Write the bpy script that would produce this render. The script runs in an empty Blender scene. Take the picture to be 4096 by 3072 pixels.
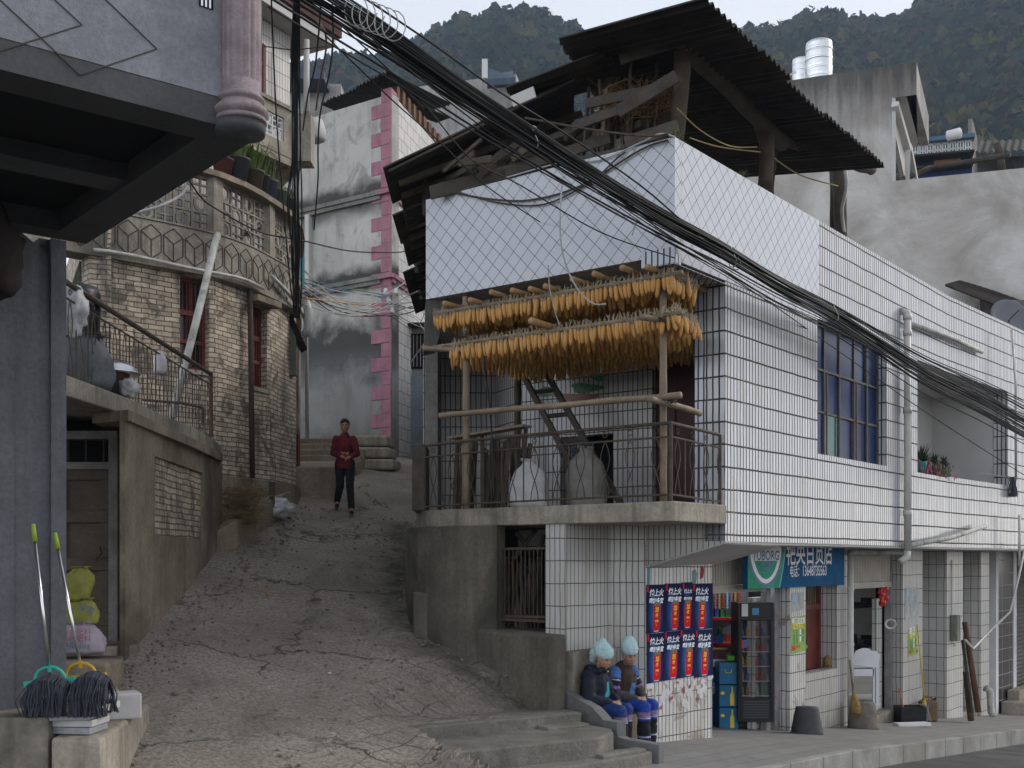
import bpy, bmesh, math, random
import numpy as np
from mathutils import Vector, Matrix, noise
SC = bpy.context.scene
COL = SC.collection
RND = random.Random(11)
RAD = math.radians
# ---------------------------------------------------------------- camera
F = 1150.0          # focal length in pixels of the 1024 px wide picture
HV = 560.0          # row of the horizon
cam_d = bpy.data.cameras.new("Camera")
cam = bpy.data.objects.new("Camera", cam_d)
COL.objects.link(cam)
cam_d.sensor_width = 36.0
cam_d.lens = 36.0 * F / 1024.0
cam_d.shift_y = (HV - 384.0) / 1024.0
cam_d.clip_start = 0.1
cam_d.clip_end = 5000.0
cam.location = (0, 0, 0)
cam.rotation_euler = (RAD(90), 0, 0)
SC.camera = cam
# ---------------------------------------------------------------- sky, sun, exposure
SUN_EL, SUN_X, SUN_Y = 33.0, 0.90, 0.40
w = bpy.data.worlds.new("World")
SC.world = w
w.use_nodes = True
nt = w.node_tree
nt.nodes.clear()
sky = nt.nodes.new("ShaderNodeTexSky")
sky.sky_type = 'NISHITA'
sky.sun_disc = False
sky.sun_elevation = RAD(SUN_EL)
sky.sun_rotation = math.atan2(SUN_X, SUN_Y)
sky.altitude = 1500
sky.air_density = 1.0
sky.dust_density = 3.0
sky.ozone_density = 1.5
hs = nt.nodes.new("ShaderNodeHueSaturation")
hs.inputs['Saturation'].default_value = 0.24
hs.inputs['Value'].default_value = 1.15
nt.links.new(sky.outputs[0], hs.inputs['Color'])
bg = nt.nodes.new("ShaderNodeBackground")
bg.inputs['Strength'].default_value = 0.15
ow = nt.nodes.new("ShaderNodeOutputWorld")
# added sky gain: dimmed sunward, raised opposite, to balance light on the house faces
tcg = nt.nodes.new("ShaderNodeTexCoord"); sxy = nt.nodes.new("ShaderNodeVectorMath"); sxy.operation = 'DOT_PRODUCT'; sxy.inputs[1].default_value = (.82, .42, 0); nt.links.new(tcg.outputs['Generated'], sxy.inputs[0])
mr = nt.nodes.new("ShaderNodeMapRange"); mr.inputs[1].default_value = -.4; mr.inputs[2].default_value = .85; mr.inputs[3].default_value = 1.2; mr.inputs[4].default_value = 0.48
nt.links.new(sxy.outputs['Value'], mr.inputs[0])
scv = nt.nodes.new("ShaderNodeVectorMath"); scv.operation = 'SCALE'; nt.links.new(hs.outputs[0], scv.inputs[0]); nt.links.new(mr.outputs[0], scv.inputs['Scale'])
nt.links.new(scv.outputs[0], bg.inputs[0])
nt.links.new(bg.outputs[0], ow.inputs[0])
sd = bpy.data.lights.new("Sun", 'SUN')
sd.energy = 0.85
sd.angle = RAD(14)
sd.color = (1.0, 0.93, 0.84)
sun = bpy.data.objects.new("Sun", sd)
COL.objects.link(sun)
_ts = Vector((SUN_X, SUN_Y, 0)).normalized() * math.cos(RAD(SUN_EL)) + Vector((0, 0, math.sin(RAD(SUN_EL))))
sun.rotation_euler = _ts.to_track_quat('Z', 'Y').to_euler()
sun.location = (20, 0, 30)
vs = SC.view_settings
vs.view_transform = 'Standard'
vs.look = 'None'
vs.exposure = 1.0
vs.gamma = 1.0
vs.use_curve_mapping = False
SC.cycles.max_bounces = 6
SC.cycles.diffuse_bounces = 3
SC.cycles.glossy_bounces = 3
SC.cycles.transmission_bounces = 4
SC.cycles.transparent_max_bounces = 6
SC.cycles.volume_bounces = 0
SC.cycles.use_denoising = True
# ---------------------------------------------------------------- geometry helpers
def P(u, v, Y):
 return Vector(((u - 512.0) / F * Y, Y, (HV - v) / F * Y))
ORG = {}
def setorg(o, loc):
 ORG[o.name] = Vector(loc)
def link(o):
 COL.objects.link(o)
 return o
def tag(o, label=None, cat=None, group=None, kind=None):
 if label: o["label"] = label
 if cat: o["category"] = cat
 if group: o["group"] = group
 if kind: o["kind"] = kind
 return o
def thing(name, label, cat, loc, group=None):
 o = bpy.data.objects.new(name, None)
 o.empty_display_size = 0.2
 link(o)
 o.location = loc
 setorg(o, loc)
 return tag(o, label, cat, group)
class MB:
 def __init__(s):
  s.v = []; s.f = []; s.m = []
 def add(s, verts, faces, m=0):
  b = len(s.v)
  s.v.extend([tuple(p) for p in verts])
  for f in faces:
   s.f.append(tuple(i + b for i in f)); s.m.append(m)
  return s
 def face(s, pts, m=0):
  return s.add(pts, [tuple(range(len(pts)))], m)
 def obox(s, c, ax, ay, az, m=0):
  c, ax, ay, az = Vector(c), Vector(ax), Vector(ay), Vector(az)
  vs_ = [c - ax - ay - az, c + ax - ay - az, c + ax + ay - az, c - ax + ay - az,
      c - ax - ay + az, c + ax - ay + az, c + ax + ay + az, c - ax + ay + az]
  fs = [(0, 3, 2, 1), (4, 5, 6, 7), (0, 1, 5, 4), (1, 2, 6, 5), (2, 3, 7, 6), (3, 0, 4, 7)]
  if ax.cross(ay).dot(az) < 0: fs = [f[::-1] for f in fs]
  return s.add(vs_, fs, m)
 def box(s, x0, x1, y0, y1, z0, z1, m=0):
  return s.obox(((x0+x1)/2, (y0+y1)/2, (z0+z1)/2), ((x1-x0)/2, 0, 0), (0, (y1-y0)/2, 0), (0, 0, (z1-z0)/2), m)
 def beam(s, a, b, w, h, m=0, up=(0, 0, 1)):
  a, b = Vector(a), Vector(b)
  d = b - a
  up = Vector(up)
  sd_ = d.cross(up)
  if sd_.length < 1e-5: sd_ = d.cross(Vector((1, 0, 0)))
  sd_.normalize()
  u2 = sd_.cross(d).normalized()
  return s.obox((a + b) / 2, d / 2, sd_ * (w / 2), u2 * (h / 2), m)
 def prism(s, poly, z0, z1, m=0):
  # poly counter-clockwise seen from above; z0/z1 number or list
  n = len(poly)
  za = z0 if hasattr(z0, '__len__') else [z0] * n
  zb = z1 if hasattr(z1, '__len__') else [z1] * n
  ar = sum(poly[i][0] * poly[(i+1) % n][1] - poly[(i+1) % n][0] * poly[i][1] for i in range(n))
  idx = list(range(n))
  if ar < 0:
   poly = poly[::-1]; za = za[::-1]; zb = zb[::-1]
  vb = [(p[0], p[1], za[i]) for i, p in enumerate(poly)]
  vt = [(p[0], p[1], zb[i]) for i, p in enumerate(poly)]
  fs = [tuple(reversed(range(n))), tuple(range(n, 2 * n))]
  fs += [(i, (i+1) % n, n + (i+1) % n, n + i) for i in range(n)]
  return s.add(vb + vt, fs, m)
 def tube(s, pts, r, n=8, cap=True, m=0):
  pts = [Vector(p) for p in pts]
  k = len(pts)
  rs = r if hasattr(r, '__len__') else [r] * k
  ref = None
  rings = []
  for i, p in enumerate(pts):
   d = (pts[min(i+1, k-1)] - pts[max(i-1, 0)])
   if d.length < 1e-9: d = Vector((0, 0, 1))
   d.normalize()
   if ref is None:
    ref = Vector((0, 0, 1)) if abs(d.z) < .9 else Vector((1, 0, 0))
   x = ref - d * ref.dot(d)
   if x.length < 1e-4: x = d.orthogonal()
   x.normalize()
   ref = x
   y = d.cross(x)
   rings.append([p + (x * math.cos(t) + y * math.sin(t)) * rs[i] for t in [2 * math.pi * j / n for j in range(n)]])
  vv = [q for rg in rings for q in rg]
  fs = []
  for i in range(k - 1):
   for j in range(n):
    a = i * n + j; b = i * n + (j+1) % n
    fs.append((a, b, b + n, a + n))
  if cap:
   fs.append(tuple(reversed(range(n))))
   fs.append(tuple(range((k-1) * n, k * n)))
  return s.add(vv, fs, m)
 def lathe(s, prof, c=(0, 0, 0), n=20, m=0, sx=1, sy=1, cap=True):
  c = Vector(c)
  vv = []
  for r, z in prof:
   for j in range(n):
    t = 2 * math.pi * j / n
    vv.append(c + Vector((r * math.cos(t) * sx, r * math.sin(t) * sy, z)))
  k = len(prof)
  fs = []
  for i in range(k - 1):
   for j in range(n):
    a = i * n + j; b = i * n + (j+1) % n
    fs.append((a, b, b + n, a + n))
  if cap:
   fs.append(tuple(reversed(range(n)))); fs.append(tuple(range((k-1) * n, k * n)))
  return s.add(vv, fs, m)
 def ell(s, c, r, n=12, k=8, m=0, jit=0, rnd=None):
  c = Vector(c)
  prof = []
  vv = []; fs = []
  for i in range(k + 1):
   ph = math.pi * i / k
   for j in range(n):
    t = 2 * math.pi * j / n
    q = Vector((math.sin(ph) * math.cos(t), math.sin(ph) * math.sin(t), -math.cos(ph)))
    if jit: q *= 1 + jit * noise.noise(q * 2.3 + c * 3)
    vv.append(c + Vector((q.x * r[0], q.y * r[1], q.z * r[2])))
  for i in range(k):
   for j in range(n):
    a = i * n + j; b = i * n + (j+1) % n
    fs.append((a, b, b + n, a + n))
  return s.add(vv, fs, m)
 def build(s, name, mat, parent=None, smooth=False, bevel=0, loc=None):
  me = bpy.data.meshes.new(name)
  if parent is not None and loc is None:
   o0 = ORG.get(parent.name, Vector((0, 0, 0)))
  elif loc is not None:
   o0 = Vector(loc)
  else:
   o0 = Vector((0, 0, 0))
   if s.v:
    a = np.array(s.v, dtype=float)
    o0 = Vector(((a[:, 0].min() + a[:, 0].max()) / 2, (a[:, 1].min() + a[:, 1].max()) / 2, a[:, 2].min()))
  vv = [(p[0] - o0.x, p[1] - o0.y, p[2] - o0.z) for p in s.v]
  me.from_pydata(vv, [], s.f)
  mats = mat if isinstance(mat, (list, tuple)) else [mat]
  for mm in mats: me.materials.append(mm)
  if len(mats) > 1: me.polygons.foreach_set("material_index", s.m)
  # uv in metres: along the wall / height
  uvl = me.uv_layers.new(name="uv")
  me.update()
  nl = len(me.loops)
  lv = np.empty(nl, dtype=np.int32); me.loops.foreach_get("vertex_index", lv)
  co = np.array(s.v, dtype=np.float64) if parent is None or True else None
  npoly = len(me.polygons)
  nor = np.empty(npoly * 3); me.polygons.foreach_get("normal", nor); nor = nor.reshape(-1, 3)
  lt = np.empty(npoly, dtype=np.int32); me.polygons.foreach_get("loop_total", lt)
  pn = np.repeat(nor, lt, axis=0)
  pc = co[lv]
  hl = np.hypot(pn[:, 0], pn[:, 1])
  vert = hl > 0.5
  tx = np.where(vert, -pn[:, 1] / np.maximum(hl, 1e-6), 1.0)
  ty = np.where(vert, pn[:, 0] / np.maximum(hl, 1e-6), 0.0)
  uu = pc[:, 0] * tx + pc[:, 1] * ty
  vv2 = np.where(vert, pc[:, 2], pc[:, 1])
  uv = np.stack([uu, vv2], axis=1).astype(np.float32).ravel()
  uvl.data.foreach_set("uv", uv)
  if smooth: me.polygons.foreach_set("use_smooth", [True] * npoly)
  me.update()
  o = bpy.data.objects.new(name, me)
  link(o)
  if parent is not None:
   o.parent = parent
   if loc is not None: o.location = o0
  else:
   o.location = o0
  setorg(o, ORG.get(parent.name, Vector((0, 0, 0))) if (parent is not None and loc is None) else o0)
  if bevel:
   md = o.modifiers.new("b", 'BEVEL'); md.width = bevel; md.segments = 2; md.limit_method = 'ANGLE'
  return o
class Fr:
 """vertical frame: origin, direction (left to right seen from outside)"""
 def __init__(s, x, y, dx, dy):
  l = math.hypot(dx, dy)
  s.o = Vector((x, y, 0)); s.d = Vector((dx / l, dy / l, 0)); s.n = Vector((dy / l, -dx / l, 0))
 def p(s, a, n, z):
  return s.o + s.d * a + s.n * n + Vector((0, 0, z))
 def a_at(s, u, n=0.0):
  k = (u - 512.0) / F
  q = s.o + s.n * n
  return (k * q.y - q.x) / (s.d.x - k * s.d.y)
 def az(s, u, v, n=0.0):
  a = s.a_at(u, n)
  y = (s.o + s.d * a + s.n * n).y
  return a, (HV - v) / F * y
 def px(s, u, v, n=0.0):
  a, z = s.az(u, v, n)
  return s.p(a, n, z)
 def box(s, mb, a0, a1, n0, n1, z0, z1, m=0):
  c = s.p((a0+a1)/2, (n0+n1)/2, (z0+z1)/2)
  return mb.obox(c, s.d * ((a1-a0)/2), s.n * ((n1-n0)/2), (0, 0, (z1-z0)/2), m)
def wall_holes(mb, fr, a0, a1, z0, z1, n0, n1, holes=(), m=0):
 """wall between depth n0 (back) and n1 (front) with rectangular holes"""
 As = sorted({a0, a1} | {h[0] for h in holes} | {h[1] for h in holes})
 Zs = sorted({z0, z1} | {h[2] for h in holes} | {h[3] for h in holes})
 As = [a for a in As if a0 <= a <= a1]; Zs = [z for z in Zs if z0 <= z <= z1]
 def solid(i, j):
  if i < 0 or j < 0 or i >= len(As) - 1 or j >= len(Zs) - 1: return False
  ca = (As[i] + As[i+1]) / 2; cz = (Zs[j] + Zs[j+1]) / 2
  return not any(h[0] < ca < h[1] and h[2] < cz < h[3] for h in holes)
 for i in range(len(As) - 1):
  for j in range(len(Zs) - 1):
   if not solid(i, j): continue
   A0, A1, Z0, Z1 = As[i], As[i+1], Zs[j], Zs[j+1]
   p = fr.p
   mb.face([p(A0, n1, Z0), p(A1, n1, Z0), p(A1, n1, Z1), p(A0, n1, Z1)], m)
   mb.face([p(A1, n0, Z0), p(A0, n0, Z0), p(A0, n0, Z1), p(A1, n0, Z1)], m)
   if not solid(i-1, j): mb.face([p(A0, n0, Z0), p(A0, n1, Z0), p(A0, n1, Z1), p(A0, n0, Z1)], m)
   if not solid(i+1, j): mb.face([p(A1, n1, Z0), p(A1, n0, Z0), p(A1, n0, Z1), p(A1, n1, Z1)], m)
   if not solid(i, j-1): mb.face([p(A0, n0, Z0), p(A1, n0, Z0), p(A1, n1, Z0), p(A0, n1, Z0)], m)
   if not solid(i, j+1): mb.face([p(A0, n1, Z1), p(A1, n1, Z1), p(A1, n0, Z1), p(A0, n0, Z1)], m)
 return mb
def strip(mb, pts, z0, z1, th, m=0):
 """vertical curved wall following plan points, th = thickness to the left of travel (inside)"""
 k = len(pts)
 out = []
 for i in range(k):
  a = Vector(pts[max(i-1, 0)]); b = Vector(pts[min(i+1, k-1)])
  d = (b - a).normalized()
  nrm = Vector((d.y, -d.x))
  out.append(Vector(pts[i]) - nrm * th)
 za = z0 if hasattr(z0, '__len__') else [z0] * k
 zb = z1 if hasattr(z1, '__len__') else [z1] * k
 vv = []
 for i in range(k):
  vv += [(pts[i][0], pts[i][1], za[i]), (pts[i][0], pts[i][1], zb[i]), (out[i][0], out[i][1], zb[i]), (out[i][0], out[i][1], za[i])]
 fs = []
 for i in range(k - 1):
  a = 4 * i; b = a + 4
  fs += [(a, b, b+1, a+1), (a+1, b+1, b+2, a+2), (a+2, b+2, b+3, a+3), (a+3, b+3, b, a)]
 fs += [(0, 1, 2, 3), (4*k-1, 4*k-2, 4*k-3, 4*k-4)]
 return mb.add(vv, fs, m)
def curve_pts(pts, n):
 """catmull-rom through plan points"""
 out = []
 k = len(pts)
 for i in range(k - 1):
  p0 = Vector(pts[max(i-1, 0)]); p1 = Vector(pts[i]); p2 = Vector(pts[i+1]); p3 = Vector(pts[min(i+2, k-1)])
  for j in range(n):
   t = j / n
   out.append(0.5 * ((2*p1) + (p2-p0)*t + (2*p0-5*p1+4*p2-p3)*t*t + (3*p1-p0-3*p2+p3)*t*t*t))
 out.append(Vector(pts[-1]))
 return out
# ---------------------------------------------------------------- materials
MATS = {}
def _new(name):
 m = bpy.data.materials.new(name)
 m.use_nodes = True
 nt = m.node_tree
 for n in list(nt.nodes): nt.nodes.remove(n)
 out = nt.nodes.new("ShaderNodeOutputMaterial")
 b = nt.nodes.new("ShaderNodeBsdfPrincipled")
 nt.links.new(b.outputs[0], out.inputs[0])
 return m, nt, b
def nd(nt, t, **kw):
 n = nt.nodes.new(t)
 for k, v in kw.items():
  setattr(n, k, v)
 return n
def noi(nt, vec, scale, detail=4, rough=.55, dist=0):
 n = nd(nt, "ShaderNodeTexNoise")
 n.inputs['Scale'].default_value = scale
 n.inputs['Detail'].default_value = detail
 n.inputs['Roughness'].default_value = rough
 n.inputs['Distortion'].default_value = dist
 nt.links.new(vec, n.inputs['Vector'])
 return n.outputs['Fac']
def ramp(nt, fac, a, b, ca=0.0, cb=1.0):
 n = nd(nt, "ShaderNodeMapRange")
 n.inputs[1].default_value = a; n.inputs[2].default_value = b
 n.inputs[3].default_value = ca; n.inputs[4].default_value = cb
 n.clamp = True
 nt.links.new(fac, n.inputs[0])
 return n.outputs[0]
def mix(nt, fac, a, b, mode='MIX'):
 n = nd(nt, "ShaderNodeMix", data_type='RGBA', blend_type=mode)
 for s_, x in ((6, a), (7, b)):
  if isinstance(x, (tuple, list)): n.inputs[s_].default_value = (x[0], x[1], x[2], 1)
  else: nt.links.new(x, n.inputs[s_])
 if isinstance(fac, (int, float)): n.inputs[0].default_value = fac
 else: nt.links.new(fac, n.inputs[0])
 return n.outputs[2]
def mapping(nt, vec, scale=(1, 1, 1), rot=(0, 0, 0), loc=(0, 0, 0)):
 n = nd(nt, "ShaderNodeMapping")
 n.inputs['Scale'].default_value = scale; n.inputs['Rotation'].default_value = rot; n.inputs['Location'].default_value = loc
 nt.links.new(vec, n.inputs[0])
 return n.outputs[0]
def bump(nt, b, h, strength=.3, dist=.02):
 n = nd(nt, "ShaderNodeBump")
 n.inputs['Strength'].default_value = strength; n.inputs['Distance'].default_value = dist
 nt.links.new(h, n.inputs['Height'])
 nt.links.new(n.outputs[0], b.inputs['Normal'])
 return n
def mk(name, col, rough=.8, var=.25, scale=4, bmp=.2, bscale=30, metal=0, spec=.3, col2=None, stain=None, streak=0, bdist=.01):
 """col base colour, var lightness variation, stain=(colour, amount), streak = vertical rain marks"""
 if name in MATS: return MATS[name]
 m, nt, b = _new(name)
 tc = nd(nt, "ShaderNodeTexCoord").outputs['Object']
 n1 = noi(nt, tc, scale, 5)
 c2 = col2 or tuple(c * (1 - var) for c in col)
 c1 = col if col2 else tuple(min(1, c * (1 + var * .6)) for c in col)
 c = mix(nt, ramp(nt, n1, .3, .7), c2, c1)
 if scale < 20 and var >= .2:
  n2 = noi(nt, tc, scale * 8 + 6, 7, .72)
  c = mix(nt, ramp(nt, n2, .38, .62, .0, .34), c, tuple(x * .42 for x in c2))
 if streak:
  mp = mapping(nt, tc, (7, 7, .35))
  s1 = ramp(nt, noi(nt, mp, 1.0, 5, .6), .48, .72, 0, streak)
  c = mix(nt, s1, c, tuple(x * .35 for x in c2))
 if stain:
  s2 = ramp(nt, noi(nt, tc, scale * .28, 6, .62, .6), .5, .64, 0, stain[1])
  c = mix(nt, s2, c, stain[0])
 nt.links.new(c, b.inputs['Base Color'])
 b.inputs['Roughness'].default_value = rough
 b.inputs['Metallic'].default_value = metal
 b.inputs['Specular IOR Level'].default_value = spec
 if bmp:
  bump(nt, b, noi(nt, tc, bscale, 5, .6), bmp, bdist)
 MATS[name] = m
 return m
def tile_mat(name, tile=(.62, .63, .67), grout=(.07, .06, .05), tw=.075, th=.265, ms=.006, rot=0, rough=.16,
    dirt=.15, dirtcol=(.25, .21, .16), phase=(0, 0), offset=0.0, wob=.004, tint=.06, zdirt=None, bmp=.25):
 m, nt, b = _new(name)
 uv = nd(nt, "ShaderNodeTexCoord").outputs['UV']
 # slight wobble of the courses
 nz = nd(nt, "ShaderNodeTexNoise"); nz.inputs['Scale'].default_value = 2.2; nz.inputs['Detail'].default_value = 2
 nt.links.new(uv, nz.inputs['Vector'])
 sub = nd(nt, "ShaderNodeVectorMath", operation='SUBTRACT'); nt.links.new(nz.outputs['Color'], sub.inputs[0]); sub.inputs[1].default_value = (.5, .5, .5)
 scl = nd(nt, "ShaderNodeVectorMath", operation='SCALE'); nt.links.new(sub.outputs[0], scl.inputs[0]); scl.inputs['Scale'].default_value = wob * 6
 ad = nd(nt, "ShaderNodeVectorMath", operation='ADD'); nt.links.new(uv, ad.inputs[0]); nt.links.new(scl.outputs[0], ad.inputs[1])
 v = mapping(nt, ad.outputs[0], (1, 1, 1), (0, 0, rot), (phase[0], phase[1], 0))
 br = nd(nt, "ShaderNodeTexBrick", offset=offset, squash=1.0)
 nt.links.new(v, br.inputs['Vector'])
 br.inputs['Scale'].default_value = 1
 br.inputs['Mortar Size'].default_value = ms
 br.inputs['Mortar Smooth'].default_value = .1
 br.inputs['Bias'].default_value = 0
 br.inputs['Brick Width'].default_value = tw
 br.inputs['Row Height'].default_value = th
 br.inputs['Color1'].default_value = (*[c * (1 - tint) for c in tile], 1)
 br.inputs['Color2'].default_value = (*[min(1, c * (1 + tint)) for c in tile], 1)
 br.inputs['Mortar'].default_value = (*grout, 1)
 c = br.outputs['Color']
 mp = mapping(nt, uv, (5, .8, 1))
 d1 = ramp(nt, noi(nt, mp, 1.0, 6, .62, .3), .5, .75, 0, dirt)
 c = mix(nt, d1, c, dirtcol)
 if zdirt:   # heavier dirt patches (own shape, by noise threshold)
  d2 = ramp(nt, noi(nt, mapping(nt, uv, (2.2, 1.6, 1)), 1.0, 7, .7, 1.2), zdirt[0], zdirt[0] + .06, 0, zdirt[1])
  c = mix(nt, d2, c, dirtcol)
 nt.links.new(c, b.inputs['Base Color'])
 r = ramp(nt, br.outputs['Fac'], 0, 1, rough, .85)
 nt.links.new(r, b.inputs['Roughness'])
 hh = nd(nt, "ShaderNodeMath", operation='SUBTRACT'); hh.inputs[0].default_value = 1; nt.links.new(br.outputs['Fac'], hh.inputs[1])
 nl = noi(nt, uv, 5, 2)
 h2 = nd(nt, "ShaderNodeMath", operation='MULTIPLY_ADD'); nt.links.new(nl, h2.inputs[0]); h2.inputs[1].default_value = .5; nt.links.new(hh.outputs[0], h2.inputs[2])
 bump(nt, b, h2.outputs[0], bmp, .004)
 MATS[name] = m
 return m
M = {}
M['tile'] = tile_mat('white_strip_tile', tile=(.47, .48, .51), grout=(.035, .03, .026), ms=.0115, tint=.10, dirt=.55, dirtcol=(.24, .21, .165), phase=(.02, -.03), tw=.082)
M['tile_side'] = tile_mat('white_strip_tile_side', tile=(.42, .44, .53), grout=(.035, .03, .028), ms=.010, dirt=.1, phase=(.01, -.03))
M['tile_in'] = tile_mat('balcony_tile', tile=(.40, .39, .40), tw=.08, ms=.009, dirt=.25, phase=(.0, .05), rough=.3)
M['diamond'] = tile_mat('white_diamond_tile', tile=(.44, .46, .51), tw=.15, th=.15, ms=.0035, rot=RAD(45), dirt=.08, tint=.03, wob=.003)
M['tile_low'] = tile_mat('dirty_strip_tile', tile=(.42, .41, .40), ms=.006, dirt=.6, dirtcol=(.20, .17, .12), phase=(.02, .01), rough=.35)
M['tile_shop'] = tile_mat('shop_strip_tile', tile=(.55, .54, .53), ms=.007, dirt=.65, dirtcol=(.22, .18, .13), phase=(.03, .09), rough=.3, zdirt=(.56, .75))
M['tile_block'] = tile_mat('pilaster_tile', tile=(.52, .51, .49), tw=.15, th=.265, ms=.006, dirt=.4, dirtcol=(.24, .2, .15), rough=.3, phase=(.03, .09))
M['brown_tile'] = tile_mat('brown_tile', tile=(.045, .035, .04), grout=(.35, .34, .33), tw=.6, th=.29, ms=.006, dirt=.05, rough=.2)
M['whiteblock'] = tile_mat('white_block_tile', tile=(.60, .58, .56), grout=(.16, .13, .12), tw=.45, th=.3, ms=.008, dirt=.2, offset=.5, rough=.35)
M['brick'] = tile_mat('grey_brick', tile=(.45, .39, .30), grout=(.14, .08, .055), tw=.245, th=.077, ms=.009, dirt=.95, dirtcol=(.06, .052, .042),
       offset=.5, tint=.30, rough=.85, wob=.010, zdirt=(.53, .72), bmp=.6)
M['concrete'] = mk('grey_concrete', (.24, .23, .215), .9, .35, 1.6, .5, 25, stain=((.05, .05, .048), .6), streak=.45, bdist=.02)
M['cement'] = mk('cement_render', (.30, .25, .185), .9, .35, 1.3, .5, 22, stain=((.05, .045, .035), .7), streak=.35, bdist=.02)
M['cement_l'] = mk('pale_cement', (.36, .325, .265), .9, .35, 1.6, .6, 22, stain=((.07, .065, .055), .75), streak=.6, bdist=.02)
M['render_grey'] = mk('patchy_grey_render', (.38, .37, .36), .9, .35, .9, .4, 14, stain=((.13, .12, .11), .7), streak=.45, bdist=.02)
M['blue_grey'] = mk('blue_grey_pebbledash', (.26, .27, .30), .9, .25, 3, .8, 90, bdist=.006, streak=.2)
M['store_cement'] = mk('store_cement', (.15, .135, .11), .9, .35, 1.6, .5, 22, stain=((.03, .03, .022), .85), streak=.45, bdist=.02)
M['lower_grey'] = mk('smooth_grey_plaster', (.12, .125, .142), .9, .22, 2.2, .4, 40, streak=.4)  # smooth plaster, base colour lowered to carry the overhang's shade
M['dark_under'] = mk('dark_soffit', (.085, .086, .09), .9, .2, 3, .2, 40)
M['pinkstone'] = mk('pink_stone_column', (.29, .235, .245), .7, .3, 9, .5, 120, streak=.5, bdist=.006)
M['rust'] = mk('rusty_sheet', (.035, .03, .026), .85, .5, 3, .3, 20, stain=((.06, .04, .025), .6))
M['oldwood'] = mk('old_grey_wood', (.085, .072, .06), .85, .4, 4, .6, 30, stain=((.06, .05, .04), .5))
M['log'] = mk('dark_log', (.085, .068, .05), .85, .4, 4, .7, 25)
M['bamboo'] = mk('bamboo_pole', (.25, .19, .13), .6, .35, 6, .3, 40, stain=((.13, .10, .075), .6))
M['bamboo_end'] = mk('cut_bamboo', (.42, .26, .12), .6, .25, 8, .2, 40)
M['iron'] = mk('rusty_iron', (.09, .07, .055), .7, .45, 8, .3, 60, metal=.3)
M['cable'] = mk('black_cable', (.016, .016, .017), .55, .2, 5, 0)
M['whitecable'] = mk('white_cable', (.42, .42, .42), .6, .2, 5, 0)
M['pvc'] = mk('white_pvc', (.50, .49, .47), .45, .15, 4, .1, 40, streak=.5)
M['pvc_old'] = mk('mossy_pvc', (.45, .45, .42), .6, .3, 6, .1, 40, stain=((.12, .12, .09), .8))
M['redwood'] = mk('red_painted_wood', (.16, .035, .025), .6, .35, 4, .3, 40, stain=((.07, .03, .02), .5))
M['greywood'] = mk('weathered_white_wood', (.27, .25, .25), .8, .35, 6, .3, 40)
M['glassdark'] = mk('dark_glass', (.02, .025, .03), .08, .3, 2, 0, spec=.8)
M['blueglass'] = mk('blue_film_glass', (.012, .035, .12), .3, .3, 1.2, 0, spec=.12)
M['teal'] = mk('teal_pane', (.025, .12, .11), .2, .2, 2, 0, spec=.2)
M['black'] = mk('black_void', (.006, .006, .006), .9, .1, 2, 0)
M['white'] = mk('white_paint', (.62, .62, .63), .6, .12, 2, .1, 40)
M['plaster'] = mk('white_plaster', (.50, .49, .48), .85, .12, 1.5, .1, 20, stain=((.35, .33, .3), .3))
M['steel'] = mk('stainless_steel', (.62, .63, .64), .28, .12, 8, 0, metal=1.0)
M['greendoor'] = mk('brown_wood_door', (.13, .10, .075), .7, .3, 3, .3, 30, stain=((.08, .06, .045), .6))
M['pinkq'] = mk('pink_quoin', (.38, .17, .22), .7, .25, 4, .3, 60, streak=.4)
# ================================================================ reference frames of the place
FA = Fr(1.77, 12.5, 5.84, 7.54)                 # long facade of the tiled house (left to right)
FP = Fr(-1.10, 14.69, 2.87, -2.19)              # parapet face towards the alley mouth
FB = Fr(7.61, 20.04, 2.67, 3.06)
FC = Fr(10.28, 23.1, 3.72, 3.7)
LP = 3.61
NS = -0.915                                     # shop line behind the facade
def zs(a):                                      # height of the pavement along the facade
 return -2.324 - .084 * (a - 2.58) if a > 2.58 else -2.324 - .05 * (a - 2.58)
def grp_pave(): pass
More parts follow.
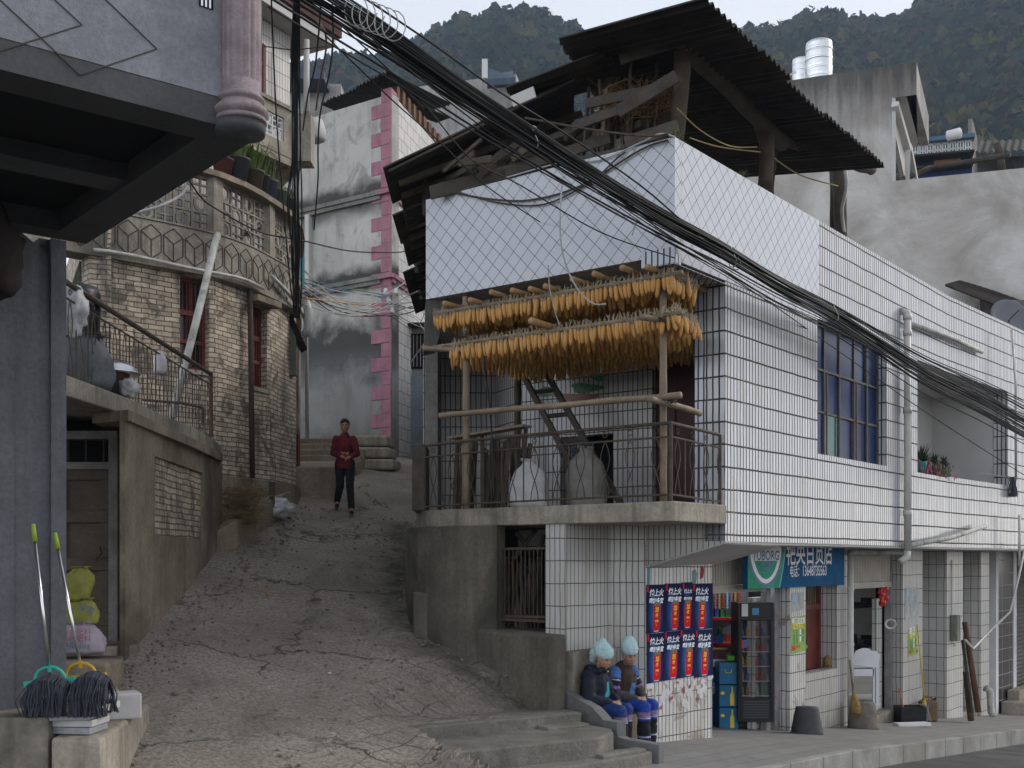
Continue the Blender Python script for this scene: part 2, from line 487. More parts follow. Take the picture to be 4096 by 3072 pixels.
# ---------------------------------------------------------------- ground, road, pavement
def ground_z(x, y):
 z = -.95 + .225 * (y - 12.9) - .14 * (x + 4.3) + .03 * max(0, y - 15)
 if y > 27: z -= .12 * (y - 27)
 return z
def alley():
 x0, x1, y0, y1, st = -7.5, 1.6, 3.0, 36.0, .09
 nx = int((x1 - x0) / st) + 1; ny = int((y1 - y0) / st) + 1
 xs = [x0 + i * st for i in range(nx)]; ys = [y0 + j * st for j in range(ny)]
 vv = []
 for y in ys:
  for x in xs:
   z = ground_z(x, y)
   pr = x * .555 - y * .83 + 10.24            # beyond the top step edge
   side = (x + 1.08) + (y - 11.62) * .55      # right of the slanted joint
   if y < 15 and pr > -1.4 and side > -.3:
    kk = min(1, max(0, (pr + 1.4) / 1.0)) * min(1, max(0, (side + .3) / .6)); kk = kk * kk * (3 - 2 * kk)
    z += (-1.697 - z) * kk
   if pr > -.13 and side > .12 and y < 15: z -= .9
   if x > .62: z -= 2.6
   z += .035 * (noise.noise(Vector((x * .5, y * .5, 0)))) + .022 * noise.noise(Vector((x * 1.9, y * 1.9, 4))) + .014 * noise.noise(Vector((x * 5, y * 5, 9)))
   vv.append((x, y, z))
 fs = []
 for j in range(ny - 1):
  for i in range(nx - 1):
   a = j * nx + i
   fs.append((a, a + 1, a + nx + 1, a + nx))
 mb = MB(); mb.add(vv, fs)
 gut = [Vector(q) for q in ((-2.0, 20.5), (-1.75, 18.2), (-1.75, 16.6), (-1.45, 15.2), (-.95, 14.3), (-.45, 13.7), (.1, 13.2), (.45, 12.85))]
 def dseg(p):
  best = 9
  for i in range(len(gut) - 1):
   a, b_ = gut[i], gut[i+1]; t = max(0, min(1, (p - a).dot(b_ - a) / (b_ - a).length_squared)); best = min(best, (p - a.lerp(b_, t)).length)
  return best
 damp = []
 for (x, y, z) in vv:
  d = dseg(Vector((x, y))) if x > -3 and 12 < y < 22 else 9
  damp.append(math.exp(-(d / (.30 + .16 * noise.noise(Vector((x * 2, y * 2, 7))))) ** 2) + .75 * math.exp(-((x + 1.45) ** 2 / .5 + (y - 17.6) ** 2 / 1.6)) * (.6 + noise.noise(Vector((x * 3, y * 3, 1)))))
 m, nt, b = _new('worn_alley_concrete')
 tc = nd(nt, "ShaderNodeTexCoord").outputs['UV']
 base = mix(nt, ramp(nt, noi(nt, tc, .9, 6, .6), .3, .7), (.21, .18, .15), (.40, .355, .30))
 # worn pale patches and dark damp patches
 base = mix(nt, ramp(nt, noi(nt, tc, 2.6, 6, .7, .8), .58, .7, 0, .5), base, (.40, .375, .34))
 base = mix(nt, ramp(nt, noi(nt, mapping(nt, tc, (1, .5, 1), loc=(7, 3, 0)), .7, 6, .65, .6), .56, .66, 0, .6), base, (.085, .078, .065))
 base = mix(nt, ramp(nt, noi(nt, tc, 22, 8, .8), .42, .58, 0, .75), base, (.10, .088, .072))
 # anti-slip grooves pressed into the slope, badly worn
 uvd = nd(nt, "ShaderNodeTexNoise"); uvd.inputs['Scale'].default_value = 1.6; uvd.inputs['Detail'].default_value = 4
 nt.links.new(tc, uvd.inputs['Vector'])
 ad = nd(nt, "ShaderNodeMix", data_type='RGBA', blend_type='ADD'); ad.inputs[0].default_value = .35
 nt.links.new(tc, ad.inputs[6]); nt.links.new(uvd.outputs['Color'], ad.inputs[7])
 def grooves(rot, w, h, ms, loc):
  br = nd(nt, "ShaderNodeTexBrick", offset=0.0)
  br.inputs['Scale'].default_value = 1; br.inputs['Brick Width'].default_value = w; br.inputs['Row Height'].default_value = h
  br.inputs['Mortar Size'].default_value = ms; br.inputs['Mortar Smooth'].default_value = .6
  nt.links.new(mapping(nt, ad.outputs[2], rot=(0, 0, rot), loc=loc), br.inputs['Vector'])
  return br.outputs['Fac']
 g1 = grooves(RAD(33), .33, .22, .012, (0, 0, 0))
 sxp = nd(nt, "ShaderNodeSeparateXYZ"); nt.links.new(tc, sxp.inputs[0])
 mA = ramp(nt, sxp.outputs[0], -1.9, -.9); mB = ramp(nt, sxp.outputs[1], 15.5, 14.2)
 mC = nd(nt, "ShaderNodeMath", operation='MULTIPLY'); nt.links.new(mA, mC.inputs[0]); nt.links.new(mB, mC.inputs[1])
 mD = nd(nt, "ShaderNodeMath", operation='MULTIPLY_ADD'); nt.links.new(mC.outputs[0], mD.inputs[0]); mD.inputs[1].default_value = .85; mD.inputs[2].default_value = .15
 mE = nd(nt, "ShaderNodeMath", operation='MULTIPLY'); nt.links.new(mD.outputs[0], mE.inputs[0]); nt.links.new(ramp(nt, noi(nt, tc, 1.1, 5, .65, .5), .40, .60), mE.inputs[1])
 msk = mE.outputs[0]
 g = nd(nt, "ShaderNodeMath", operation='MULTIPLY'); nt.links.new(g1, g.inputs[0]); nt.links.new(msk, g.inputs[1])
 # cross ridges higher up the alley
 wv = nd(nt, "ShaderNodeTexWave", wave_type='BANDS', bands_direction='Y'); wv.inputs['Scale'].default_value = 2.6
 wv.inputs['Distortion'].default_value = 3.5; wv.inputs['Detail'].default_value = 3; wv.inputs['Detail Scale'].default_value = 2
 nt.links.new(tc, wv.inputs['Vector'])
 wl = ramp(nt, wv.outputs['Fac'], .0, .18, 1, 0)
 # cracks
 vo = nd(nt, "ShaderNodeTexVoronoi", feature='DISTANCE_TO_EDGE'); vo.inputs['Scale'].default_value = .42
 ad2 = nd(nt, "ShaderNodeMix", data_type='RGBA', blend_type='ADD'); ad2.inputs[0].default_value = .9
 n3 = nd(nt, "ShaderNodeTexNoise"); n3.inputs['Scale'].default_value = 2.2; n3.inputs['Detail'].default_value = 6; n3.inputs['Roughness'].default_value = .7
 nt.links.new(tc, n3.inputs['Vector']); nt.links.new(tc, ad2.inputs[6]); nt.links.new(n3.outputs['Color'], ad2.inputs[7])
 nt.links.new(ad2.outputs[2], vo.inputs['Vector'])
 cr = ramp(nt, vo.outputs['Distance'], 0.0, .012, 1, 0)
 crm = nd(nt, "ShaderNodeMath", operation='MULTIPLY'); nt.links.new(cr, crm.inputs[0]); nt.links.new(ramp(nt, noi(nt, tc, .6, 3), .4, .55), crm.inputs[1])
 base = mix(nt, ramp(nt, g.outputs[0], 0, 1, 0, .8), base, (.04, .036, .03))
 wm = nd(nt, "ShaderNodeMath", operation='MULTIPLY'); nt.links.new(wl, wm.inputs[0]); nt.links.new(ramp(nt, sxp.outputs[1], 13.5, 17, 0, .45), wm.inputs[1])
 base = mix(nt, wm.outputs[0], base, (.07, .065, .058))
 base = mix(nt, crm.outputs[0], base, (.035, .03, .025))
 base = mix(nt, ramp(nt, noi(nt, mapping(nt, tc, (1, 2.2, 1), rot=(0, 0, .5)), 5.5, 7, .75, 1.0), .60, .66, 0, .65), base, (.07, .06, .05))
 base = mix(nt, ramp(nt, noi(nt, mapping(nt, tc, (1, 3.2, 1), rot=(0, 0, -.2)), 3.0, 8, .8, .5), .62, .68, 0, .6), base, (.36, .33, .28))
 att = nd(nt, 'ShaderNodeAttribute', attribute_name='damp')
 dm = nd(nt, 'ShaderNodeMath', operation='MULTIPLY'); nt.links.new(att.outputs['Fac'], dm.inputs[0]); nt.links.new(ramp(nt, noi(nt, tc, 4, 6, .7), .35, .6, .35, .95), dm.inputs[1]); dm.use_clamp = True
 base = mix(nt, dm.outputs[0], base, (.045, .043, .028))
 # grit specks
 base = mix(nt, ramp(nt, noi(nt, tc, 60, 2, .7), .66, .72, 0, .5), base, (.30, .28, .25))
 nt.links.new(base, b.inputs['Base Color'])
 b.inputs['Roughness'].default_value = .85
 h = nd(nt, "ShaderNodeMath", operation='SUBTRACT')
 hn = noi(nt, tc, 14, 8, .65)
 nt.links.new(hn, h.inputs[0]); nt.links.new(g.outputs[0], h.inputs[1])
 h2 = nd(nt, "ShaderNodeMath", operation='SUBTRACT'); nt.links.new(h.outputs[0], h2.inputs[0]); nt.links.new(crm.outputs[0], h2.inputs[1])
 h3 = nd(nt, "ShaderNodeMath", operation='MULTIPLY_ADD'); nt.links.new(wv.outputs['Fac'], h3.inputs[0]); h3.inputs[1].default_value = .12; nt.links.new(h2.outputs[0], h3.inputs[2])
 bump(nt, b, h3.outputs[0], .8, .03)
 o = mb.build('alley_road', m, smooth=True)
 at_ = o.data.attributes.new('damp', 'FLOAT', 'POINT'); at_.data.foreach_set('value', damp)
 tag(o, 'steep worn concrete alley climbing between the houses', kind='structure')
alley()
M['pave'] = tile_mat('pavement_slab', tile=(.195, .19, .182), grout=(.09, .10, .09), tw=.6, th=.3, ms=.006, rough=.8, dirt=.35, dirtcol=(.10, .09, .08), rot=-math.atan2(7.54, 5.84), tint=.1)
M['kerbstone'] = mk('kerb_concrete', (.30, .295, .28), .85, .25, 3, .5, 30, stain=((.13, .11, .08), .5))
M['asphalt'] = mk('road_surface', (.075, .075, .075), .85, .3, 2, .7, 60, stain=((.11, .105, .095), .6))
def pave_strip(name, n0, n1, dz, th, mat, kerb=False):
 mb = MB()
 a = -9.0
 st = .9 if kerb else 1.0
 while a < 34:
  a1 = min(a + st, 34)
  g = .006 if kerb else 0
  q = [FA.p(a + g, n0, zs(a) + dz), FA.p(a + g, n1, zs(a) + dz), FA.p(a1 - g, n1, zs(a1) + dz), FA.p(a1 - g, n0, zs(a1) + dz)]
  b = [p - Vector((0, 0, th)) for p in q]
  mb.add(q + b, [(0, 1, 2, 3), (7, 6, 5, 4), (0, 4, 5, 1), (3, 2, 6, 7)] + ([(0, 3, 7, 4), (1, 5, 6, 2)] if kerb else [(1, 5, 6, 2), (0, 3, 7, 4)]))
  a = a1
 o = mb.build(name, mat, bevel=.012 if kerb else 0)
 return tag(o, kind='structure')
pave_strip('pavement', -6.5, .80, 0, .12, M['pave'])
pave_strip('kerb', .80, .94, .004, .5, M['kerbstone'], True)
def road():
 mb = MB()
 a = -14.0
 while a < 60:
  q = [FA.p(a, .9, zs(a) - .25), FA.p(a, 16, zs(a) - .30), FA.p(a + 2, 16, zs(a + 2) - .30), FA.p(a + 2, .9, zs(a + 2) - .25)]
  mb.face(q); a += 2
 tag(mb.build('street', M['asphalt'], smooth=True), kind='structure')
 g = MB()
 g.face([(-900, -300, -9.5), (900, -300, -9.5), (900, 900, -9.5), (-900, 900, -9.5)])
 tag(g.build('ground', mk('earth', (.10, .09, .07), .95, .3, .2, 0)), kind='structure')
road()
def gravel():
 rn = random.Random(44); mb = MB()
 for k in range(1500):
  x, y = rn.uniform(-4.2, .5), rn.uniform(8.5, 21)
  if rn.random() < .6: x = rn.choice((-4.1 + abs(rn.gauss(0, .25)), -1.5 + rn.gauss(0, .5)))
  if x * .555 - y * .83 + 10.24 > -.3 and x > -1.6: continue
  if x > .3: continue
  r = rn.uniform(.006, .022) * (1.6 if rn.random() < .06 else 1)
  mb.ell((x, y, ground_z(x, y) + r * .5 + .01), (r * rn.uniform(.8, 1.5), r, r * .7), 5, 3, jit=.5)
 tag(mb.build('gravel', mk('grit_stone', (.22, .20, .17), .9, .4, 9, 0)), 'loose grit and small stones scattered on the sloping alley', 'gravel', kind='stuff')
gravel()
# ---------------------------------------------------------------- steps from the alley down to the pavement
M['step'] = mk('step_concrete', (.185, .175, .155), .9, .35, 2.2, .7, 25, stain=((.06, .065, .035), .7), bdist=.02)
SE = Fr(-1.08, 11.62, .83, .555)            # top edge of the upper step; outward = towards the viewer's right
def steps():
 t = thing('stairway', 'broad concrete steps with mossy risers beside the seated women', 'steps', SE.p(1, .5, -2.3))
 rn = random.Random(3)
 def step(poly, z, zb, name='step'):
  # wavy worn front edge
  mb = MB(); mb.prism(poly, zb, z)
  return mb.build(name, M['step'], t, bevel=.02)
 def edge(a0, n0, a1, n1, k=9, am=.02):
  return [tuple(SE.p(a0 + (a1 - a0) * i / k, n0 + (n1 - n0) * i / k + am * noise.noise(Vector((a0 + i * .9, n0 * 5, 1))), 0)[:2]) for i in range(k + 1)]
 # top landing lip, then two broad treads with stepped right hand ends
 def pt(a, n): return tuple(SE.p(a, n, 0)[:2])
 step([pt(2.27, -.60), pt(-.1, -.45)] + edge(-.03, .0, 2.24, .0, am=.035), -1.70, -2.6)
 step([pt(2.3, -.05), pt(-.1, -.05)] + edge(.0, .82, 1.79, .88, am=.03) + [pt(2.16, .66), pt(2.3, .45)], -1.835, -2.6)
 step([pt(1.62, -.02), pt(2.22, -.02), pt(2.2, .20), pt(1.62, .22)], -1.80, -2.6, 'side_block')
 step([pt(2.56, .55), pt(.0, .7)] + edge(.02, 1.17, 1.1, 1.14) + [pt(2.05, 1.03), pt(2.5, .9)], -2.04, -2.7)
 step([pt(1.75, .87), pt(2.40, .74), pt(2.42, .90), pt(1.75, 1.0)], -2.0, -2.6, 'side_block')
steps()
mb_ = MB(); _ys = [11.75 - .24 * i for i in range(13)]
strip(mb_, [(-1.02 - .55 * (y - 11.62) + .03 * noise.noise(Vector((y * 2, 0, 3))), y) for y in _ys], -2.9, [min(-1.69, ground_z(-1.0 - .55 * (y - 11.62), y) + .02) for y in _ys], -.17)
tag(mb_.build('joint_edge', M['step'], bevel=.015), 'broken concrete edge where the alley slab meets the steps', 'edging')
def stringers():
 m = mk('grey_cement_smooth', (.165, .165, .165), .85, .2, 3, .35, 40)
 t = MB()
 # upper curving stringer: plan line and falling top
 A = P(549, 683, 13.35);
 pl = [(549, 683, 13.45), (562, 690, 13.3), (580, 700, 13.1), (592, 707, 12.95), (598, 714, 12.85), (603, 720, 12.75), (617, 722, 12.55)]
 ctr = [P(*q) for q in pl]
 strip_pts = [(p.x, p.y) for p in ctr]
 strip(t, strip_pts, -2.6, [p.z for p in ctr], .13)
 o = t.build('stair_wall', m, bevel=.008)
 tag(o, 'curving low cement wall edging the steps in front of the seated women', 'low wall')
 t = MB()
 pl = [(611, 734, 12.6), (625, 739, 12.5), (643, 742, 12.4), (659, 745, 12.3)]
 ctr = [P(*q) for q in pl]
 strip(t, [(p.x, p.y) for p in ctr], -2.7, [p.z for p in ctr], .13)
 o = t.build('stair_wall', m, bevel=.008)
 tag(o, 'short straight low cement wall at the foot of the steps by the pavement', 'low wall')
stringers()
# ================================================================ the tiled house
H = thing('tiled_house', 'two storey white tiled corner house with corn hanging in its corner balcony', 'house', (3.4, 16.0, -2.4))
a819 = FA.a_at(819)
aw0, zw1 = FA.az(817.5, 318); aw1 = FA.a_at(886.5)
zw0 = 1.44; zw1 = 3.27
ao0 = FA.a_at(917.5)
bo1 = FB.a_at(1008)
def house_shell():
 # upper corner band with diamond tiles
 mb = MB()
 FP.box(mb, 0, LP, -.14, 0, 3.33, 4.6)
 FA.box(mb, .14, a819, -.14, 0, 3.265, 4.6)
 mb.build('parapet', M['diamond'], H)
 # strip of tiles finishing the lower corner of the band
 mb = MB(); FP.box(mb, LP - .42, LP, -.14, .003, 3.235, 3.41); mb.build('parapet_trim', M['tile_side'], H)
 mb = MB(); FA.box(mb, .0, 1.45, -.42, -.003, 3.225, 3.232); FA.box(mb, .14, 1.3, -.42, -.14, 3.232, 3.36); mb.build('soffit', M['tile_in'], H)
 # facade wall
 mb = MB()
 wall_holes(mb, FA, 1.177, a819, .22, 3.255, -.27, 0, [(aw0, a819 + 5, zw0, zw1)])
 wall_holes(mb, FA, a819, 9.54, .22, 4.6, -.27, 0, [(aw0 - 1, aw1, zw0, zw1), (ao0, 12, 1.43, 3.27)])
 wall_holes(mb, FB, 0, 4.06, .22, 4.6, -.27, 0, [(-1, bo1, 1.45, 3.27)])
 wall_holes(mb, FC, 0, 9, .22, 4.6, -.27, 0, [(1.2, 3.2, 1.45, 3.27)])
 mb.build('facade', M['tile'], H)
 # dark dirt course at the parapet joint
 mb = MB(); FA.box(mb, 1.177, 1.45, -.40, -.27, .64, 3.3); mb.build('pillar', M['tile_side'], H)
 # floor slab of the upper storey
 mb = MB()
 p = lambda fr, a, n: tuple(fr.p(a, n, 0)[:2])
 mb.prism([p(FA, -.05, .03), p(FA, 1.16, .03), p(FA, 1.16, -1.3), p(FA, 2.6, -1.3), p(FA, 2.6, -4.0), (-.9, 18.0), (-1.45, 18), (-1.38, 16.6), (-1.30, 15.6), (-1.20, 15.05), (-1.0, 14.68)], .42, .64)
 mb.build('balcony_slab', M['cement_l'], H, bevel=.015)
 mb = MB()
 mb.prism([p(FA, 1.18, -.02), p(FA, 9.54, -.02), p(FB, 4.06, -.02), p(FC, 9, -.02), p(FC, 9, -6), p(FA, 9.5, -5), p(FA, 1.18, -4.2)], .19, .40)
 mb.build('upper_floor', M['dark_soffit'] if 'dark_soffit' in M else M['plaster'], H)
 # haunched beam under the corner
 mb = MB()
 a0, a1 = 1.177, 2.75
 q = [FA.p(a0, 0, .205), FA.p(a1, -.03, .195), FA.p(a1, -1.07, -.08), FA.p(a0, -1.07, -.067)]
 tp = [Vector((v.x, v.y, .44)) for v in q]
 mb.add(q + tp, [(0, 3, 2, 1), (4, 5, 6, 7), (0, 1, 5, 4), (1, 2, 6, 5), (2, 3, 7, 6), (3, 0, 4, 7)])
 mb.build('corner_beam', M['tile_low'], H)
 mb = MB()
 q = [FA.p(a0 + .004, -.03, .198), FA.p(a1, -.05, .188), FA.p(a1, -1.068, -.086), FA.p(a0 + .004, -1.068, -.074)]
 mb.add(q + [v - Vector((0, 0, .012)) for v in q], [(0, 1, 2, 3), (7, 6, 5, 4), (0, 4, 5, 1), (1, 5, 6, 2), (2, 6, 7, 3), (3, 7, 4, 0)])
 mb.build('beam_underside', M['plaster'], H)
 # ceiling and roof deck
 mb = MB()
 mb.prism([p(FA, .14, -.14), p(FA, 9.4, -.28), p(FA, 9.4, -6), (-1.3, 20), (-1.3, 17.9), (-.95, 14.8)], 3.36, 3.55)
 mb.prism([p(FA, 9.4, -.28), p(FB, 4.06, -.28), p(FC, 9, -.28), p(FC, 9, -6), p(FA, 9.4, -6)], 3.36, 3.55)
 mb.build('roof_deck', M['plaster'], H)
 # inside walls of the corner balcony
 BW = Fr(*FA.p(2.6, -4.12, 0)[:2], FA.n.x, FA.n.y)
 mb = MB()
 d0 = BW.a_at(652); d1 = BW.a_at(703)
 wall_holes(mb, BW, 0, 4.0, .64, 3.36, -.2, 0, [(d0, d1, .6, 2.75), (BW.a_at(560), BW.a_at(613), .6, BW.az(600, 434)[1])])
 A0 = Vector((-1.385, 17.9)); A1 = Vector((-.265, 17.9)); B1 = Vector(BW.p(0, 0, 0)[:2])
 F1 = Fr(A0.x, A0.y, 1, 0); F1.box(mb, 0, 1.12, -.2, 0, .64, 3.36)
 F2 = Fr(A1.x, A1.y, B1.x - A1.x, B1.y - A1.y); F2.box(mb, 0.001, (B1 - A1).length, -.2, 0, .64, 3.36)
 mb.build('balcony_wall', M['tile_in'], H)
 mb = MB(); BW.box(mb, d0 + .01, d1 - .01, -.15, -.1, .64, 2.74)
 for k in range(2):
  w_ = (d1 - d0) / 2
  for zz in ((.8, 1.5), (1.65, 2.6)):
   BW.box(mb, d0 + .08 + k * w_, d0 + (k + 1) * w_ - .08, -.1, -.08, *zz)
 d = mb.build('door', mk('maroon_door', (.07, .018, .016), .5, .3, 3), H)
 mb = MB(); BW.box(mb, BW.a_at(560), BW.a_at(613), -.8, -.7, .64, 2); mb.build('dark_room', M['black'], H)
 # side wall of the house along the alley, and back
 mb = MB()
 S = Fr(-1.30, 34, 0, -1)
 S.box(mb, 0, 16.0, -.25, 0, -1.5, 3.3)
 mb.build('alley_wall', M['tile_low'], H)
 mb = MB(); mb.box(-1.28, -1.10, 17.0, 17.9, .64, 3.36);
 mb.build('end_wall', M['concrete'], H)
 # gable box end under the band on the left
 mb = MB()
 q = [FP.p(.0, -.005, 3.33), FP.p(.26, -.15, 3.33), FP.p(.05, -.15, 2.75), FP.p(-.05, -.02, 2.7)]
 mb.add(q + [v + Vector((-.05, .5, 0)) for v in q], [(0, 3, 2, 1), (4, 5, 6, 7), (0, 1, 5, 4), (1, 2, 6, 5), (2, 3, 7, 6), (3, 0, 4, 7)])
 mb.build('bracket', M['concrete'], H)
 # recess with potted plants in the long facade
 mb = MB()
 FA.box(mb, ao0 - .4, 9.8, -1.7, -1.6, .6, 3.4)
 FB.box(mb, -.2, bo1 + 1, -1.6, -1.5, .6, 3.4)
 FB.box(mb, bo1 + .02, bo1 + .12, -1.5, -.28, 1.0, 3.4)
 FA.box(mb, ao0 - .15, ao0 - .02, -1.6, -.28, 1.0, 3.4)
 mb.build('recess_wall', M['plaster'], H)
 mb = MB()
 mb.prism([p(FA, ao0 - .02, -.27), p(FA, 9.54, -.27), p(FB, bo1, -.27), p(FB, bo1, -1.5), p(FA, ao0, -1.6)], 1.36, 1.425)
 mb.prism([p(FA, ao0 - .02, -.27), p(FA, 9.54, -.27), p(FB, bo1, -.27), p(FB, bo1, -1.5), p(FA, ao0, -1.6)], 3.275, 3.33)
 mb.build('recess_slab', M['plaster'], H)
house_shell()
def blue_window():
 fr = FA
 t = MB()
 cols = [aw0 + .01, FA.a_at(833), FA.a_at(848), FA.a_at(862.5), FA.a_at(875), aw1 - .01]
 rows = [zw0 + .01, zw0 + (zw1 - zw0) * .335, zw0 + (zw1 - zw0) * .655, zw1 - .01]
 for a in cols: fr.box(t, a - .018, a + .018, -.17, -.12, rows[0], rows[-1])
 for z in rows: fr.box(t, cols[0] + .018, cols[-1] - .018, -.165, -.125, z - .016, z + .016)
 for ci, (j0, j1) in ((1, (0, 2)), (3, (0, 2))):
  for s_ in (0, 1):
   a = cols[ci] + .05 if s_ == 0 else cols[ci + 1] - .05
   fr.box(t, a - .012, a + .012, -.118, -.10, rows[j0] + .02, rows[j1] - .02)
 wnd = t.build('window', mk('window_iron', (.12, .105, .095), .6, .3, 6), H)
 rn = random.Random(5)
 for i in range(5):
  for j in range(3):
   mb = MB()
   x0, x1, z0, z1 = cols[i] + .02, cols[i+1] - .02, rows[j] + .018, rows[j+1] - .018
   tl = rn.uniform(-.012, .012)
   q = [fr.p(x0, -.150 + tl * 0, z0), fr.p(x1, -.150 + tl, z0), fr.p(x1, -.150 + tl, z1), fr.p(x0, -.150, z1)]
   mb.add(q + [v - fr.n * .006 for v in q], [(0, 1, 2, 3), (7, 6, 5, 4), (0, 4, 5, 1), (1, 5, 6, 2), (2, 6, 7, 3), (3, 7, 4, 0)])
   o = mb.build('pane', M['teal'] if (i, j) == (1, 0) else M['blueglass'], wnd)
   if (i, j) == (1, 0): o['label'] = 'green pane in the bottom row of the blue window'
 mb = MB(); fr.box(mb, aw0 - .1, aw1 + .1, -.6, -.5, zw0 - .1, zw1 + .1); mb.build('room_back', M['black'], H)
blue_window()
# ---------------------------------------------------------------- ground floor: poster wall, lower tiled wall, cement wall
S0 = (1.64, 14.1); S1 = tuple(FA.p(2.58, NS, 0)[:2])
FW = Fr(S0[0], S0[1], S1[0] - S0[0], S1[1] - S0[1])
LW = math.hypot(S1[0] - S0[0], S1[1] - S0[1])
def lower():
 mb = MB()
 FW.box(mb, 0, LW, -.3, 0, -2.6, .19)
 mb.build('poster_wall', M['tile_shop'], H)
 T0 = (P(566, 560, 13.40)[0], 13.40); T1 = (P(611, 560, 14.1)[0], 14.1)
 mb = MB()
 f1 = Fr(*T0, T1[0] - T0[0], T1[1] - T0[1]); L1 = math.hypot(T1[0] - T0[0], T1[1] - T0[1])
 f2 = Fr(*T1, S0[0] - T1[0], S0[1] - T1[1] + 1e-4); L2 = math.hypot(S0[0] - T1[0], S0[1] - T1[1])
 f1.box(mb, 0, L1, -.3, 0, -1.06, .42)
 f2.box(mb, 0, L2 - .001, -.3, 0, -2.6, .42)
 mb.build('corner_wall', M['tile_low'], H)
 mb = MB(); f1.box(mb, 0.0, L1 + .0, -.3, .10, -2.6, -1.065); mb.build('wall_base', M['cement_l'], H)
 # cement wall of the wood store
 pts = curve_pts([(-1.38, 19), (-1.36, 17.2), (-1.24, 15.9), (-1.12, 15.2), (-.86, 14.72), (-.48, 14.40), (-.085, 14.18)], 4)
 mb = MB(); strip(mb, [(p.x, p.y) for p in pts], -1.6, .42, -.22)
 mb.build('store_wall', M['store_cement'], H)
 mb = MB()
 mb.prism([(.434, 13.72), (.629, 13.40), (.80, 13.75), (.62, 14.0)], -1.2, .42)
 mb.build('store_pillar', M['store_cement'], H)
 mb = MB()
 mb.box(-.45, 1.3, 15.3, 15.4, -1.3, .42); mb.box(-.5, -.4, 14.45, 15.4, -1.3, .42); mb.box(.95, 1.1, 14.2, 15.3, -1.3, .42)
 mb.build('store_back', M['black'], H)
 # ledge / retaining wall in front of the store
 mb = MB()
 poly = [(.418, 13.0), (.61, 13.18), (.64, 13.5), (.5, 14.6), (-.9, 15.4), (-1.16, 17.0), (-1.22, 16.2), (-.98, 15.25), (-.55, 14.3), (-.15, 13.72)]
 zt = [-.87, -.87, -.87, -.87, -.8, -.5, -.56, -.75, -.84, -.87]
 mb.prism(poly, -2.7, zt)
 o = mb.build('retaining_wall', M['store_cement'], bevel=.02)
 tag(o, 'low cement ledge wall in front of the wood store doorway', 'retaining wall')
 mb = MB()
 poly = [P(423, 560, 15.8)[:2], P(413, 560, 14.7)[:2], P(440, 560, 14.6)[:2], P(446, 560, 15.3)[:2]]
 b2 = MB(); b2.prism([(p[0], p[1]) for p in poly], -1.3, [-.42, -.40, -.45, -.45])
 tag(b2.build('stone_block', M['store_cement'], bevel=.03), 'squat mossy cement block by the alley beside the store wall', 'block')
 # yellow leaf-like scrap
lower()
